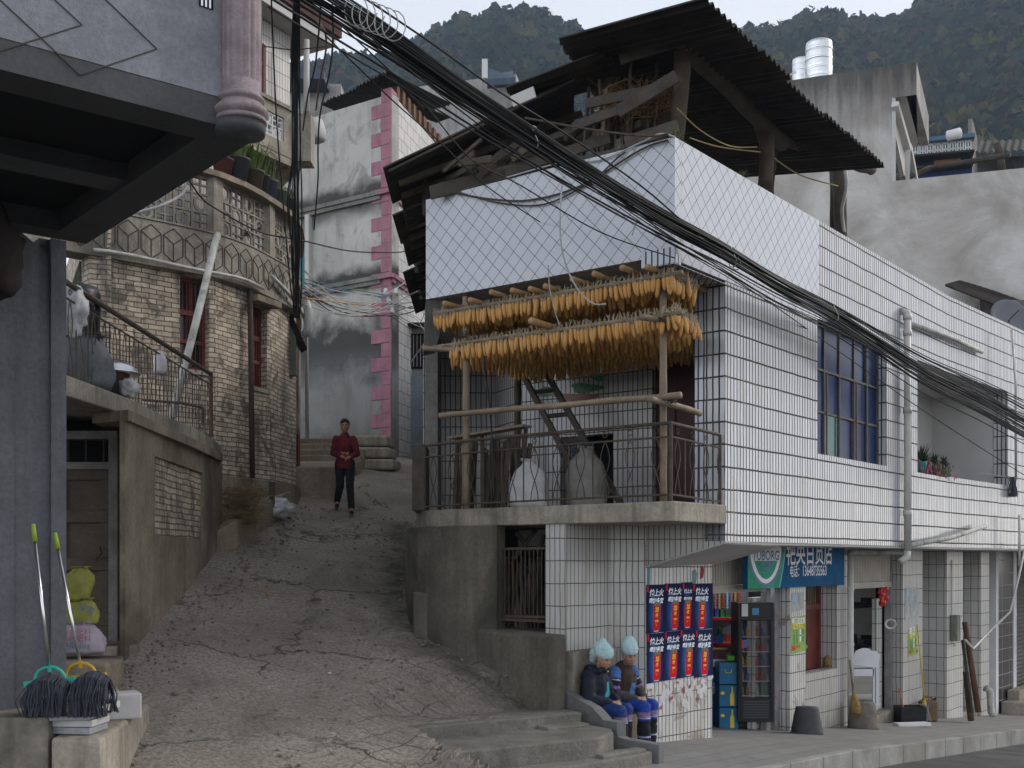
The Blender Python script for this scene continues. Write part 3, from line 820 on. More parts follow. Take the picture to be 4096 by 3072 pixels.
# shop front --------------------------------------------------------------
def au(u): return FA.a_at(u, NS)
def zv(u, v): return FA.az(u, v, NS)[1]
SHOP = {}
def shopfront():
 aD0, aD1 = 2.58, au(790)
 aP1 = au(805.5)      # pilaster 1 front: 790..805.5
 aWn0, aWn1 = aP1, au(839)
 aP2 = au(852)
 aE0, aE1 = au(852.5), au(902)
 ztop = .19
 # pilaster between doors and window bay
 mb = MB()
 FA.box(mb, aD1, aP1, NS - .32, NS, zs(aD1) - .2, ztop)
 mb.build('pilaster', M['tile_shop'], H)
 mb = MB()
 FA.box(mb, au(774), aD1 - .0, NS - .42, NS - .32, zs(aD1) - .2, -.55);
 mb.build('door_reveal', M['tile_block'], H)
 # window bay below sill and right pier
 zsill = zv(820, 672)
 mb = MB()
 FA.box(mb, aP1, aP2 - .0, NS - .25, NS - .03, zs(aP1) - .3, zsill)
 FA.box(mb, aWn1, aP2, NS - .40, NS - .0305, zsill, ztop)
 FA.box(mb, aP1, aWn1, NS - .3, NS - .2, -.35, ztop)
 mb.build('window_bay', M['tile_low'], H)
 # red wooden shutter door set in the bay
 mb = MB()
 z1 = -.38
 FA.box(mb, aP1 + .01, aP1 + .07, NS - .40, NS - .30, zsill, z1)
 FA.box(mb, aWn1 - .07, aWn1 - .001, NS - .40, NS - .30, zsill, z1)
 FA.box(mb, aP1 + .07, aWn1 - .07, NS - .40, NS - .30, z1 - .42, z1 - .33)
 npl = 3
 wv_ = (aWn1 - aP1 - .14) / npl
 for k in range(npl):
  FA.box(mb, aP1 + .07 + k * wv_ + .006, aP1 + .07 + (k + 1) * wv_ - .006, NS - .385, NS - .345, zsill, z1 - .42)
 sh = mb.build('shutter', M['redwood'], H)
 mb = MB()
 for k in range(12):
  a = aP1 + .1 + k * (aWn1 - aP1 - .2) / 11
  FA.box(mb, a - .01, a + .01, NS - .37, NS - .35, z1 - .33, z1)
 mb.build('vent_grille', M['bamboo'], sh)
 mb = MB(); mb.tube([FA.p(aP1 + .05, NS - .3, -1.05), FA.p(aP1 + .25, NS - .28, -1.1), FA.p(aP1 + .35, NS - .3, -1.07)], .02, 6)
 mb.build('tied_wire', M['bamboo'], sh)
 # roller shutters
 rs = mk('cream_roller_shutter', (.36, .33, .28), .6, .15, 3, .1)
 def roller(a0, a1, z0, z1, n, name):
  mb = MB()
  k = int((a1 - a0) / .075)
  for i in range(k):
   w_ = (a1 - a0) / k
   x = a0 + i * w_
   q = [(x, n + .03), (x + w_ * .72, n + .03), (x + w_ * .84, n - .02), (x + w_, n + .03)]
   for j in range(3):
    (x0, n0), (x1, n1) = q[j], q[j + 1]
    mb.face([FA.p(x0, n0, z0), FA.p(x1, n1, z0), FA.p(x1, n1, z1), FA.p(x0, n0, z1)])
    mb.face([FA.p(x1, n1 - .01, z0), FA.p(x0, n0 - .01, z0), FA.p(x0, n0 - .01, z1), FA.p(x1, n1 - .01, z1)])
  o = mb.build(name, rs, H)
  mb = MB(); FA.box(mb, a0, a1, n - .02, n + .05, z0 - .11, z0 - .005); FA.box(mb, a0, a1, n - .01, n + .04, z1 - .02, z1 + .02)
  mb.build('bottom_rail', rs, o)
  return o
 roller(aD0 + .0, au(776), zv(712, 586), .10, NS - .22, 'roller_shutter')
 roller(au(853.5), au(901), zv(853, 583), .10, NS - .22, 'roller_shutter')
 # door side rails
 for (q0, q1, n0_, n1_) in ((au(778), au(782), NS - .27, NS - .18), (au(785), aD1 - .002, NS - .24, NS - .16), (aE1 - .06, aE1, NS - .3, NS - .18)):
  mb = MB(); FA.box(mb, q0, q1, n0_, n1_, zs(q0) - .05, .1); mb.build('door_rail', M['greywood'], H)
 mb = MB()
 FA.box(mb, aE1 - .36, aE1 - .10, NS - .42, NS - .33, zs(aE1), -.7)
 mb.build('door_reveal', M['tile_block'], H)
 # pilasters to the right
 zt = .19
 for (u0, u1, side) in ((903, 922.5, 0), (947, 963, 1), (981, 989, 2)):
  mb = MB()
  a0, a1 = au(u0), au(u1)
  FA.box(mb, a0, a1, NS - (.25 if side == 0 else .65), NS + (0 if side == 0 else .0), zs(a0) - .4, zt)
  mb.build('pilaster', M['tile_block'] if side else M['tile_low'], H)
 # narrow doors with folding grilles above
 for (u0, u1, vt) in ((922.5, 947, 688), (963, 981, 680)):
  mb = MB()
  a0, a1 = au(u0) + .0, au(u1)
  ztop = zv(u0, 578 + (0 if u0 < 950 else -2) - 1)
  FA.box(mb, a0 + .03, a1 - .03, NS - .55, NS - .5, zs(a0) - .2, zv(u0, 690 if u0 < 950 else 686) if False else -.55)
  d = mb.build('narrow_door', M['greywood'], H)
  mb = MB()
  for k in range(7):
   x = a0 + .06 + k * (a1 - a0 - .12) / 6
   FA.box(mb, x - .012, x + .012, NS - .5, NS - .48, -.5, .19)
  for k in range(6):
   x = a0 + .06 + k * (a1 - a0 - .12) / 6; x2 = x + (a1 - a0 - .12) / 6
   mb.beam(FA.p(x, NS - .47, .12), FA.p(x2, NS - .47, -.25), .012, .012); mb.beam(FA.p(x2, NS - .465, .12), FA.p(x, NS - .465, -.25), .012, .012)
  mb.build('folding_grille', M['greywood'], d)
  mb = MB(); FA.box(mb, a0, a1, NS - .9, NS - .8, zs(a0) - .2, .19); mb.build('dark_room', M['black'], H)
 # door sill blocks
 mb = MB()
 FA.box(mb, au(852), au(903), NS - .8, NS - .05, zs(au(903)) - .3, zs(au(852)) + .03)
 mb.build('door_sill', M['cement_l'], H, bevel=.02)
 mb = MB()
 FA.box(mb, au(963), au(981), NS - .6, NS - .05, zs(au(981)) - .3, zs(au(963)) + .06)
 mb.build('door_sill', M['cement_l'], H, bevel=.02)
 # rooms behind
 mb = MB()
 ra0, ra1 = 2.58 - .9, aP1
 FA.box(mb, ra0, ra1, NS - 3.4, NS - 3.3, -2.6, .19)
 FA.box(mb, ra1 - .15, ra1 - .05, NS - 3.3, NS - .92, -2.8, .19)
 FA.box(mb, ra0 - .1, ra0, NS - 3.3, NS - 1.0, -2.6, .19)
 FA.box(mb, au(852), au(905) + .7, NS - 2.1, NS - 2.0, -3.2, .19)
 FA.box(mb, au(852) - .12, au(852) - .02, NS - 2.0, NS - .42, -3.2, .19)
 FA.box(mb, au(903) + .0, au(903) + .1, NS - 2.0, NS - 1.12, -3.2, .19)
 mb.build('shop_wall', mk('shop_interior', (.22, .22, .22), .8, .2, 2), H)
 # next house along: brown tiled column with pale edge strips, shutter
 N = thing('neighbour_house', 'brown tiled shop house at the far right with a grey roller shutter', 'house', FA.p(au(1005), NS, zs(au(1005))))
 mb = MB(); FA.box(mb, au(1000), au(1015), NS - .4, NS - .05, -3.6, .19); mb.build('column', M['brown_tile'], N)
 mb = MB()
 FA.box(mb, au(997.5), au(999.9), NS - .4, NS - .03, -3.6, .19); FA.box(mb, au(1015.1), au(1018), NS - .4, NS - .03, -3.6, .19)
 mb.build('edge_strip', M['white'], N)
 mb = MB()
 a0, a1 = au(1018), au(1018) + 6
 z = -3.6
 while z < .1:
  mb.add([FA.p(a0, NS - .3, z), FA.p(a1, NS - .3, z), FA.p(a1, NS - .26, z + .05), FA.p(a0, NS - .26, z + .05), FA.p(a1, NS - .3, z + .1), FA.p(a0, NS - .3, z + .1)], [(0, 1, 2, 3), (3, 2, 4, 5)])
  z += .1
 mb.build('roller_shutter', mk('grey_shutter', (.20, .19, .17), .6, .2, 3), N)
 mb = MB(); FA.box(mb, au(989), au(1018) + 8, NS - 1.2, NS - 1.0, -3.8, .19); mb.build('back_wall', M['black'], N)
 mb = MB(); FA.box(mb, au(1002), au(1002) + 3.0, NS - .02, NS + .5, -3.9, zs(au(1002)) + .28)
 FA.box(mb, au(1002) + .5, au(1002) + 3.0, NS - .02, NS + .25, -3.9, zs(au(1002)) + .5)
 mb.build('step', M['cement_l'], N, bevel=.02)
shopfront()
# ================================================================ shed on the roof of the tiled house
def corrugated(p00, p10, p11, p01, pitch=.15, amp=.028, n_along=2, th=.012, mb=None, m=0):
 """waves across p00->p10, ridges run p00->p01"""
 mb = mb or MB()
 p00, p10, p11, p01 = map(Vector, (p00, p10, p11, p01))
 L = (p10 - p00).length
 k = max(4, int(L / pitch) * 6)
 nrm = (p10 - p00).cross(p01 - p00).normalized()
 if nrm.z < 0: nrm = -nrm
 top = []; bot = []
 for j in range(n_along + 1):
  t = j / n_along
  A = p00.lerp(p01, t); B = p10.lerp(p11, t)
  for i in range(k + 1):
   s_ = i / k
   q = A.lerp(B, s_) + nrm * (amp * math.sin(2 * math.pi * s_ * L / pitch))
   top.append(q + nrm * th / 2); bot.append(q - nrm * th / 2)
 w_ = k + 1; N = len(top)
 fs = []
 for j in range(n_along):
  for i in range(k):
   a = j * w_ + i
   fs.append((a, a + 1, a + w_ + 1, a + w_)); fs.append((N + a + w_, N + a + w_ + 1, N + a + 1, N + a))
 for i in range(k):
  fs.append((i, N + i, N + i + 1, i + 1)); a = n_along * w_ + i; fs.append((a + 1, N + a + 1, N + a, a))
 for j in range(n_along):
  a = j * w_; fs.append((a, a + w_, N + a + w_, N + a)); a += k; fs.append((a + w_, a, N + a, N + a + w_))
 return mb.add(top + bot, fs, m)
def sheets(parent, c00, c10, c11, c01, n, jit, rnd, name='roof_sheet', over=.08, rows=1, mat=None):
 """n sheets across c00->c10 (each its own part); ends jittered"""
 c00, c10, c11, c01 = map(Vector, (c00, c10, c11, c01))
 nrm = (c10 - c00).cross(c01 - c00).normalized()
 if nrm.z < 0: nrm = -nrm
 for r in range(rows):
  for i in range(n):
   t0, t1 = i / n - over / n, (i + 1) / n + over / n
   s0, s1 = r / rows - (.04 if r else 0), (r + 1) / rows
   def q(t, s): return c00.lerp(c10, t).lerp(c01.lerp(c11, t), s)
   j0 = rnd.uniform(-jit, jit) if r == 0 else 0
   d = (c01 - c00).normalized() * j0
   lift = nrm * (.018 * (i % 2) + .03 * r + rnd.uniform(0, .015))
   mb = corrugated(q(t0, s0) + d + lift, q(t1, s0) + d + lift, q(t1, s1) + lift, q(t0, s1) + lift)
   mb.build(name, mat or M['rust'], parent)
SHED = thing('roof_shed', 'dark ramshackle shed of rusty corrugated sheets on log posts above the tiled parapet', 'shed', (2.5, 17, 3.55))
def shed():
 rn = random.Random(4)
 # high right roof: eave parallel to the long facade
 B = Vector((2.05, 12.2, 5.93)); C = Vector((5.50, 17.15, 5.86)); D = Vector((2.3, 19.4, 6.36)); A = Vector((.55, 13.36, 6.03))
 sheets(SHED, B, C, D, A, 8, .06, rn)
 # left roof falling towards the alley; its eave runs back along the alley
 R0 = Vector((.75, 14.0, 5.86)); E0 = Vector((-1.53, 14.5, 4.92)); E1 = Vector((-1.80, 22.3, 4.92)); R1 = Vector((1.2, 22.0, 6.1))
 n = 8
 for i in range(n):
  t0, t1 = i / n, (i + 1) / n + .03
  e0, e1 = E0.lerp(E1, t0), E0.lerp(E1, t1)
  r0, r1 = R0.lerp(R1, t0), R0.lerp(R1, t1)
  sag = rn.uniform(-.10, .04); out = rn.uniform(-.18, .16)
  e0 = e0 + Vector((-out, 0, sag)); e1 = e1 + Vector((-out + rn.uniform(-.05, .05), 0, sag - .06))
  mb = corrugated(e0, e1, r1, r0, n_along=3)
  mb.build('roof_sheet', M['rust'], SHED)
 # second layer tucked under the first at the front
 mb = corrugated(P(389, 172, 14.45), P(394, 180, 15.3), P(585, 86, 14.6), P(575, 80, 13.9), n_along=2); mb.build('roof_sheet', M['rust'], SHED)
 mb = corrugated(P(505, 88, 13.9), P(520, 108, 14.6), P(640, 75, 14.2), P(600, 52, 13.5), n_along=2); mb.build('roof_sheet', M['rust'], SHED)
 # big purlin log and rafters
 def log(pts, r, name='log', mat='log', n=9):
  mb = MB()
  pp = []
  for i in range(len(pts) - 1):
   for k in range(6):
    q = Vector(pts[i]).lerp(Vector(pts[i+1]), k / 6)
    pp.append(q + Vector((noise.noise(q * 1.7), noise.noise(q * 1.7 + Vector((9, 0, 0))), noise.noise(q * 1.7 + Vector((0, 9, 0))))) * .03)
  pp.append(Vector(pts[-1]))
  rr = [r * (1 + .12 * noise.noise(q * 3)) * (1 - .15 * i / len(pp)) for i, q in enumerate(pp)]
  mb.tube(pp, rr, n)
  return mb.build(name, M[mat], SHED, smooth=True)
 log([P(672, 27, 13.2), P(725, 85, 14.5), P(783, 143, 16.3)], .13, 'purlin')
 log([P(783, 138, 16.3), P(850, 162, 18.5), P(872, 170, 19.2)], .10, 'purlin')
 log([P(565, 48, 14.4), P(600, 40, 14.2), P(660, 24, 13.9)], .08, 'purlin')
 # posts
 log([P(683, 32, 13.6), P(680, 90, 13.6), P(676, 146, 13.6)], .105, 'post')
 log([P(758, 108, 15.8), P(766, 140, 15.8), P(765, 186, 15.8)], .115, 'post')
 log([P(773, 115, 16.6), P(773, 150, 16.6), P(770, 196, 16.6)], .075, 'post', 'oldwood')
 log([P(838, 160, 18.2), P(840, 200, 18.2), P(841, 250, 18.2)], .115, 'post')
 log([P(832, 160, 18.4), P(833, 245, 18.4)], .05, 'post')
 log([P(612, 45, 14.2), P(610, 90, 14.2), P(606, 150, 14.2)], .13, 'post')
 log([P(465, 145, 15.6), P(464, 200, 15.6)], .07, 'post')
 log([P(425, 160, 15.4), P(426, 215, 15.4)], .05, 'post')
 log([P(540, 95, 15), P(542, 165, 15)], .07, 'post')
 log([P(700, 60, 19), P(702, 190, 19)], .08, 'post'); log([P(735, 90, 19.5), P(737, 200, 19.5)], .07, 'post')
 log([P(592, 118, 18), P(700, 140, 18), P(760, 162, 18)], .07, 'purlin')
 # planks nailed across the gable side
 def plank(a, b, w_, th=.035, name='plank', mat='oldwood'):
  mb = MB(); mb.beam(a, b, th, w_)
  # taper / split end
  return mb.build(name, M[mat], SHED, bevel=.006)
 plank(P(617, 112, 13.35), P(677, 76, 13.2), .15)
 plank(P(625, 143, 13.35), P(678, 126, 13.15), .15)
 plank(P(573, 127, 13.7), P(624, 108, 13.4), .11)
 plank(P(655, 95, 13.6), P(582, 125, 14.2), .10)
 plank(P(430, 193, 14.45), P(540, 164, 14.1), .17); plank(P(440, 188, 14.9), P(600, 128, 14.3), .18)
 plank(P(505, 172, 14.1), P(610, 138, 13.8), .13); plank(P(560, 165, 13.9), P(668, 142, 13.4), .10)
 plank(P(512, 102, 13.9), P(535, 92, 13.8), .14, mat='plaster'); plank(P(620, 60, 13.6), P(675, 42, 13.4), .12)
 plank(P(520, 150, 14.3), P(650, 100, 13.9), .08); plank(P(586, 104, 13.7), P(660, 88, 13.5), .12)
 plank(P(610, 153, 13.5), P(640, 146, 13.4), .05)
 for k in range(16):
  u = 590 + k * 5 + rn.uniform(-3, 3)
  plank(P(u + rn.uniform(-6, 6), 92 + rn.uniform(-30, 12), 14.0 + rn.uniform(-.3, .6)), P(u + rn.uniform(-10, 10), 160, 14.0), rn.uniform(.03, .07), .03, 'stick', rn.choice(['oldwood', 'log', 'bamboo']))
 # ragged slope of cross poles under the left roof
 for k in range(14):
  Y = 14.8 + k * .5
  plank((-1.45 - .02 * k, Y, 4.84), (.9, Y, 5.75), .07, .07, 'rafter', 'log')
 # low wall of the shed set back from the edge + floor clutter backing
 mb = MB()
 mb.box(-1.25, -1.12, 17.9, 30, 3.3, 4.86); mb.box(-1.2, 2.6, 21.9, 22.1, 3.5, 6.0)
 mb.build('back_wall', M['log'], SHED)
 mb = MB(); FA.box(mb, 3.8, 8.6, -3.6, -3.5, 3.5, 5.5); mb.build('side_wall', M['log'], SHED)
 mb = MB(); mb.box(-.9, 2.3, 16.6, 16.7, 3.55, 5.85); mb.build('plank_wall', M['log'], SHED)
 for k in range(34):
  u = rn.uniform(440, 660); v = 190 - (u - 440) * .24 + rn.uniform(-26, 8); L = rn.uniform(15, 45)
  plank(P(u, v, 14.3 + rn.uniform(-.3, .6)), P(u + L, v - L * rn.uniform(-.1, .9), 14.1 + rn.uniform(-.3, .5)), rn.uniform(.03, .09), .035, 'stick', rn.choice(['oldwood', 'log', 'log']))
 # straw under the roof
 st = MB()
 for k in range(260):
  c = P(rn.gauss(640, 20), rn.gauss(92, 9) + 8, 13.9 + rn.uniform(-.3, .3))
  d = Vector((rn.uniform(-1, 1), rn.uniform(-.6, .6), rn.uniform(-.7, .5))) * .16
  st.beam(c - d, c + d, .006, .006)
 tag(st.build('straw', mk('dry_orange_straw', (.20, .10, .035), .9, .4, 9, 0)), 'dry orange straw stuffed between the shed planks', 'straw', kind='stuff')
shed()
# ================================================================ railings
def railing(parent, path, top, bot, r_top, post_mb_pts=(), step=.16, name='railing', seed=1, mat='iron'):
 """path: list of plan points with z of the top; pattern of uprights and tulip scrolls"""
 path = [Vector(p) for p in path]
 # resample
 seg = [0]
 for i in range(1, len(path)): seg.append(seg[-1] + (path[i] - path[i-1]).length)
 L = seg[-1]
 def at(s):
  s = max(0, min(L, s))
  for i in range(1, len(path)):
   if s <= seg[i] + 1e-9:
    t = (s - seg[i-1]) / max(1e-9, seg[i] - seg[i-1]); return path[i-1].lerp(path[i], t)
  return path[-1].copy()
 up = Vector((0, 0, 1))
 mb = MB(); mb.tube(path, r_top, 8); mb.build('handrail', M[mat], parent)
 mb = MB(); mb.tube([p - up * top for p in path], .012, 6); mb.tube([p - up * bot for p in path], .012, 6)
 mb.build('rail', M[mat], parent)
 n = max(2, round(L / step)); H_ = bot - top
 for i in range(n + 1):
  s = L * i / n
  mb = MB()
  if i % 2 == 0:
   q = at(s); mb.tube([q - up * top, q - up * (bot + .02)], .009, 5)
   mb.build('upright', M[mat], parent)
  else:
   for sg in (-1, 1):
    pts = []
    for k in range(9):
     t = k / 8
     wv = math.sin(math.pi * min(1, t / .62)) * .06 if t < .62 else 0
     wv2 = 0 if t < .62 else math.sin(math.pi * (t - .62) / .76) * .055
     q = at(s + sg * (wv + wv2)); pts.append(q - up * (top + H_ * t))
    mb.tube(pts, .006, 4)
   c = at(s)
   for dz, rr in ((-.035, .03),):
    ring = []
    for k in range(9):
     a = 2 * math.pi * k / 8; qq = at(s + math.cos(a) * rr); ring.append(qq - up * (top * .5 + math.sin(a) * rr))
    mb.tube(ring, .005, 4)
   mb.build('scroll', M[mat], parent)
 return L
# ================================================================ grey house in the near left corner
FL = Fr(-2.74, 6.16, 1.19, .97); LL = 1.535
def near_house():
 t = thing('grey_house', 'blue-grey pebbledashed house in the near left corner with pink fluted column', 'house', (-4.5, 9.0, -1.4))
 mb = MB(); FL.box(mb, -6, LL, -3.16, 0, 2.80, 6.4); mb.build('upper_storey', M['blue_grey'], t)
 mb = MB()
 FL.box(mb, -6, LL - .004, -.30, -.004, 2.63, 2.799)
 FL.box(mb, LL - .30, LL - .004, -3.15, -.30, 2.63, 2.799)
 FL.box(mb, -6, LL - .30, -3.15, -2.9, 2.63, 2.799)
 FL.box(mb, -.30, .02, -2.9, -.30, 2.65, 2.799)
 FL.box(mb, -6, -.30, -1.75, -1.45, 2.66, 2.799)
 FL.box(mb, .02, LL - .30, -1.75, -1.45, 2.66, 2.799)
 mb.beam(FL.p(.0, -1.5, 2.73), FL.p(-2.8, -3.0, 2.73), .25, .13)
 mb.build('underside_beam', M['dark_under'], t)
 # incised rhombus lines
 mb = MB()
 for pl in ([(-40, -40), (0, 0), (41, 38), (80, 75), (157, 49), (106, 0), (60, -44)], [(-60, 70), (0, 51), (41, 38), (82, 25), (55, 0), (20, -32)]):
  for i in range(len(pl) - 1):
   mb.beam(FL.px(*pl[i], .001), FL.px(*pl[i+1], .001), .007, .006, up=FL.n)
 mb.build('incised_line', mk('dark_joint', (.07, .065, .06), .9, .2), t)
 # small vent window
 mb = MB()
 q = FL.az(207, 6)
 FL.box(mb, FL.a_at(199), FL.a_at(213), -.02, .004, 3.31, 3.8)
 v_ = mb.build('window', M['black'], t)
 mb = MB()
 for k in range(3):
  a = FL.a_at(200 + k * 4); FL.box(mb, a, a + .012, .004, .016, 3.31, 3.8)
 mb.build('bar', M['steel'], v_)
 # column
 def col_prof(r): return r
 cx = FL.p(LL - .15, .02, 0)
 mb = MB()
 n = 80; zs_ = [2.90, 2.915, 6.4]
 vv = []
 for iz, z in enumerate(zs_):
  for j in range(n):
   th = 2 * math.pi * j / n
   fl = abs(math.sin(th * 8)) ** .6
   r = .118 + (.012 * fl - .010 if iz > 0 else 0)
   vv.append((cx.x + r * math.cos(th), cx.y + r * math.sin(th), z))
 fs = [(i * n + j, i * n + (j+1) % n, (i+1) * n + (j+1) % n, (i+1) * n + j) for i in range(2) for j in range(n)]
 mb.add(vv, fs)
 c = mb.build('column', M['pinkstone'], t, smooth=True)
 prof = [(.119, 2.905), (.119, 2.83)]
 for k in range(9): a = math.pi * k / 8; prof.append((.122 + .022 * math.sin(a), 2.83 - .05 * k / 8))
 prof += [(.128, 2.775)]
 for k in range(9): a = math.pi * k / 8; prof.append((.132 + .034 * math.sin(a), 2.77 - .085 * k / 8))
 prof += [(.152, 2.69), (.155, 2.665)]
 mb = MB(); mb.lathe([(r, z) for r, z in reversed(prof)], (cx.x, cx.y, 0), 36); mb.build('column_base', M['pinkstone'], c, smooth=True)
 mb = MB(); mb.lathe([(.150, 2.60), (.156, 2.664)], (cx.x - .01, cx.y + .015, 0), 28); mb.build('column_foot', M['dark_under'], c, smooth=True)
 # ground floor wall with slanting top and full-height post, parallel to the upper front
 G = Fr(-3.75, 9.6, .775, .63)
 def pg(u, v): return G.px(u, v)
 mb = MB()
 poly = [G.p(-4, 0, -1.9), G.p(0, 0, -1.9), pg(62, 262), pg(46, 253), pg(0, 214), G.p(-2.5, 0, 4)]
 poly[2] = G.p(-.02, 0, poly[2].z)
 bk = [q - G.n * .5 for q in poly]; k = len(poly)
 mb.add(poly + bk, [tuple(range(k)), tuple(reversed(range(k, 2*k)))] + [(i, i + k, (i+1) % k + k, (i+1) % k) for i in range(k)])
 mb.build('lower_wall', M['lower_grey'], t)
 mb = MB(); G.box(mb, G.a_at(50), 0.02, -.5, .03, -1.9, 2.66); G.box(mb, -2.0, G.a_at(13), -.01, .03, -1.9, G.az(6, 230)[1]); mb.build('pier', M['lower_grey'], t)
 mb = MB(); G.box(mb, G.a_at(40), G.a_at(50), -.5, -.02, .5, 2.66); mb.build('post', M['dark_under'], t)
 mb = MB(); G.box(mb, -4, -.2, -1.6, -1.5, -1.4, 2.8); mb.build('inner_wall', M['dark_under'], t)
 mb = MB(); FL.box(mb, -5.9, LL - .31, -2.9, -.31, 2.78, 2.798); mb.build('coffer_shade', M['black'], t)  # black sheet put in to carry the deep shade between the ribs
 mb = MB(); mb.ell(P(-6, 250, 8.7), (.2, .25, .36), 14, 10, jit=.5); mb.build('rough_corbel', mk('brown_lump', (.035, .028, .025), .9, .3, 6, .6), t, smooth=True)
 # rough patched base of the wall
 p = MB()
 p.prism([(-8.0, 8.85), (-3.57, 8.85), (-3.60, 9.57), (-3.72, 10.9), (-8.0, 10.9)], -2.2, -1.21)
 tag(p.build('plinth', M['cement_l'], bevel=.02), 'cement plinth under the grey house wall where the mops stand', 'plinth')
 p = MB()
 p.prism([(-3.53, 8.80), (-3.12, 8.72), (-3.42, 10.85), (-3.70, 11.0), (-3.66, 10.0)], -2.3, -1.36)
 tag(p.build('plinth', M['cement_l'], bevel=.03), 'lower cement block with chipped edge carrying the stacked tiles', 'plinth')
near_house()
# ================================================================ neighbour: cement wall with wooden door, terrace above
FN = Fr(-4.17, 12.4, -.27, 4.95)
def terrace_house():
 t = thing('terrace_house', 'low cement building with panelled wooden door and railed terrace on top', 'house', (-4.6, 14.5, -1.0))
 mb = MB()
 a0, z1 = FN.az(155, 446); a1, _ = FN.az(203, 470)
 z0 = FN.az(180, 537)[1]
 wall_holes(mb, FN, 0, 5.3, -1.9, 1.61, -.06, 0, [(a0, a1, z0, z1 - .12)])
 mb.build('wall', M['cement'], t)
 mb = MB(); FN.box(mb, a0 - .02, a1 + .02, -.12, -.035, z0 - .02, z1 - .1); mb.build('brick_panel', M['brick'], t)
 mb = MB(); mb.box(-7, -4.42, 13.3, 13.45, -1.9, 1.61); mb.box(-4.42, -4.28, 13.0, 13.3, -1.6, 1.61); mb.build('recess_wall', M['black'], t)  # recess coloured black for the shadow between door frame and wall corner
 # slab
 mb = MB()
 poly = [(-8, 10.6), (-4.46, 10.6), (-4.40, 11.3), (-4.28, 13.0), (-4.33, 14.2), (-4.30, 15.4), (-4.42, 17.0), (-4.62, 18.4), (-8, 18.6)]
 mb.prism(poly, 1.62, [1.84, 1.84, 1.83, 1.81, 1.80, 1.80, 1.80, 1.80, 1.80]); s = mb.build('terrace_slab', M['cement_l'], t, bevel=.015)
 mb = MB(); mb.prism([(-4.6, 12.6), (-4.12, 12.35), (-4.25, 15.6), (-4.40, 17.5), (-4.7, 17.5)], 1.50, 1.615); mb.build('edge_beam', M['cement'], t)
 # door
 yd = 12.95
 mb = MB()
 xr = -4.43
 for (x0, x1, z0, z1) in ((-5.75, -5.67, -.93, 1.45), (xr - .10, xr, -.93, 1.45), (-5.67, xr - .10, 1.36, 1.45), (-5.67, xr - .10, 1.02, 1.10)):
  mb.box(x0, x1, yd - .04, yd + .1, z0, z1)
 fr_ = mb.build('door_frame', M['greywood'], t)
 for k in range(6):
  x = -5.6 + k * .2; mb = MB(); mb.box(x - .008, x + .008, yd, yd + .015, 1.10, 1.36); mb.build('transom_bar', M['iron'], fr_)
 mb = MB()
 x0, x1 = -5.67, xr - .10
 mb.box(x0, x1, yd + .04, yd + .07, -.92, 1.02)
 rails = [(-.92, -.74), (-.12, .02), (.42, .56), (.90, 1.02)]
 for z0, z1 in rails: mb.box(x0, x1, yd, yd + .04, z0, z1)
 for xa in (x0, (x0 + x1) / 2 - .06, x1 - .12):
  for i in range(len(rails) - 1):
   mb.box(xa, xa + .12, yd + .001, yd + .04, rails[i][1] + .001, rails[i+1][0] - .001)
 d = mb.build('door', M['greendoor'], t, bevel=.008)
 mb = MB(); mb.tube([(xr - .2, yd - .03, .15), (xr - .17, yd - .06, .08), (xr - .24, yd - .05, .0)], .012, 6); mb.build('latch', M['iron'], d)
 mb = MB(); mb.prism([(-6, 12.3), (-4.35, 12.25), (-4.1, 12.7), (-4.40, 13.0), (-6, 13.0)], -1.9, -.93); mb.build('threshold', M['cement_l'], t, bevel=.02)
 mb = MB(); mb.prism([(-5.5, 11.4), (-3.98, 11.3), (-4.02, 11.9), (-4.15, 12.3), (-5.5, 12.3)], -1.9, -1.02); mb.build('threshold', M['cement'], t, bevel=.03)
 railing(t, [P(55, 275, 11.2), P(63, 280, 11.5), P(211, 374, 17.0)], .16, .93, .032, seed=2)
 mb = MB(); mb.tube([P(211, 374, 17.0), P(211, 437, 17.0)], .03, 8); mb.build('end_post', mk('rust_post', (.10, .05, .035), .8, .3, 6), t)
 mb = MB(); mb.tube([P(143, 400, 15.2), P(180, 403, 16.0), P(203, 408, 16.6)], .018, 6); mb.tube([P(203, 408, 16.6), P(203, 425, 16.6)], .018, 6)
 mb.build('grey_pipe', M['iron'], t)
terrace_house()
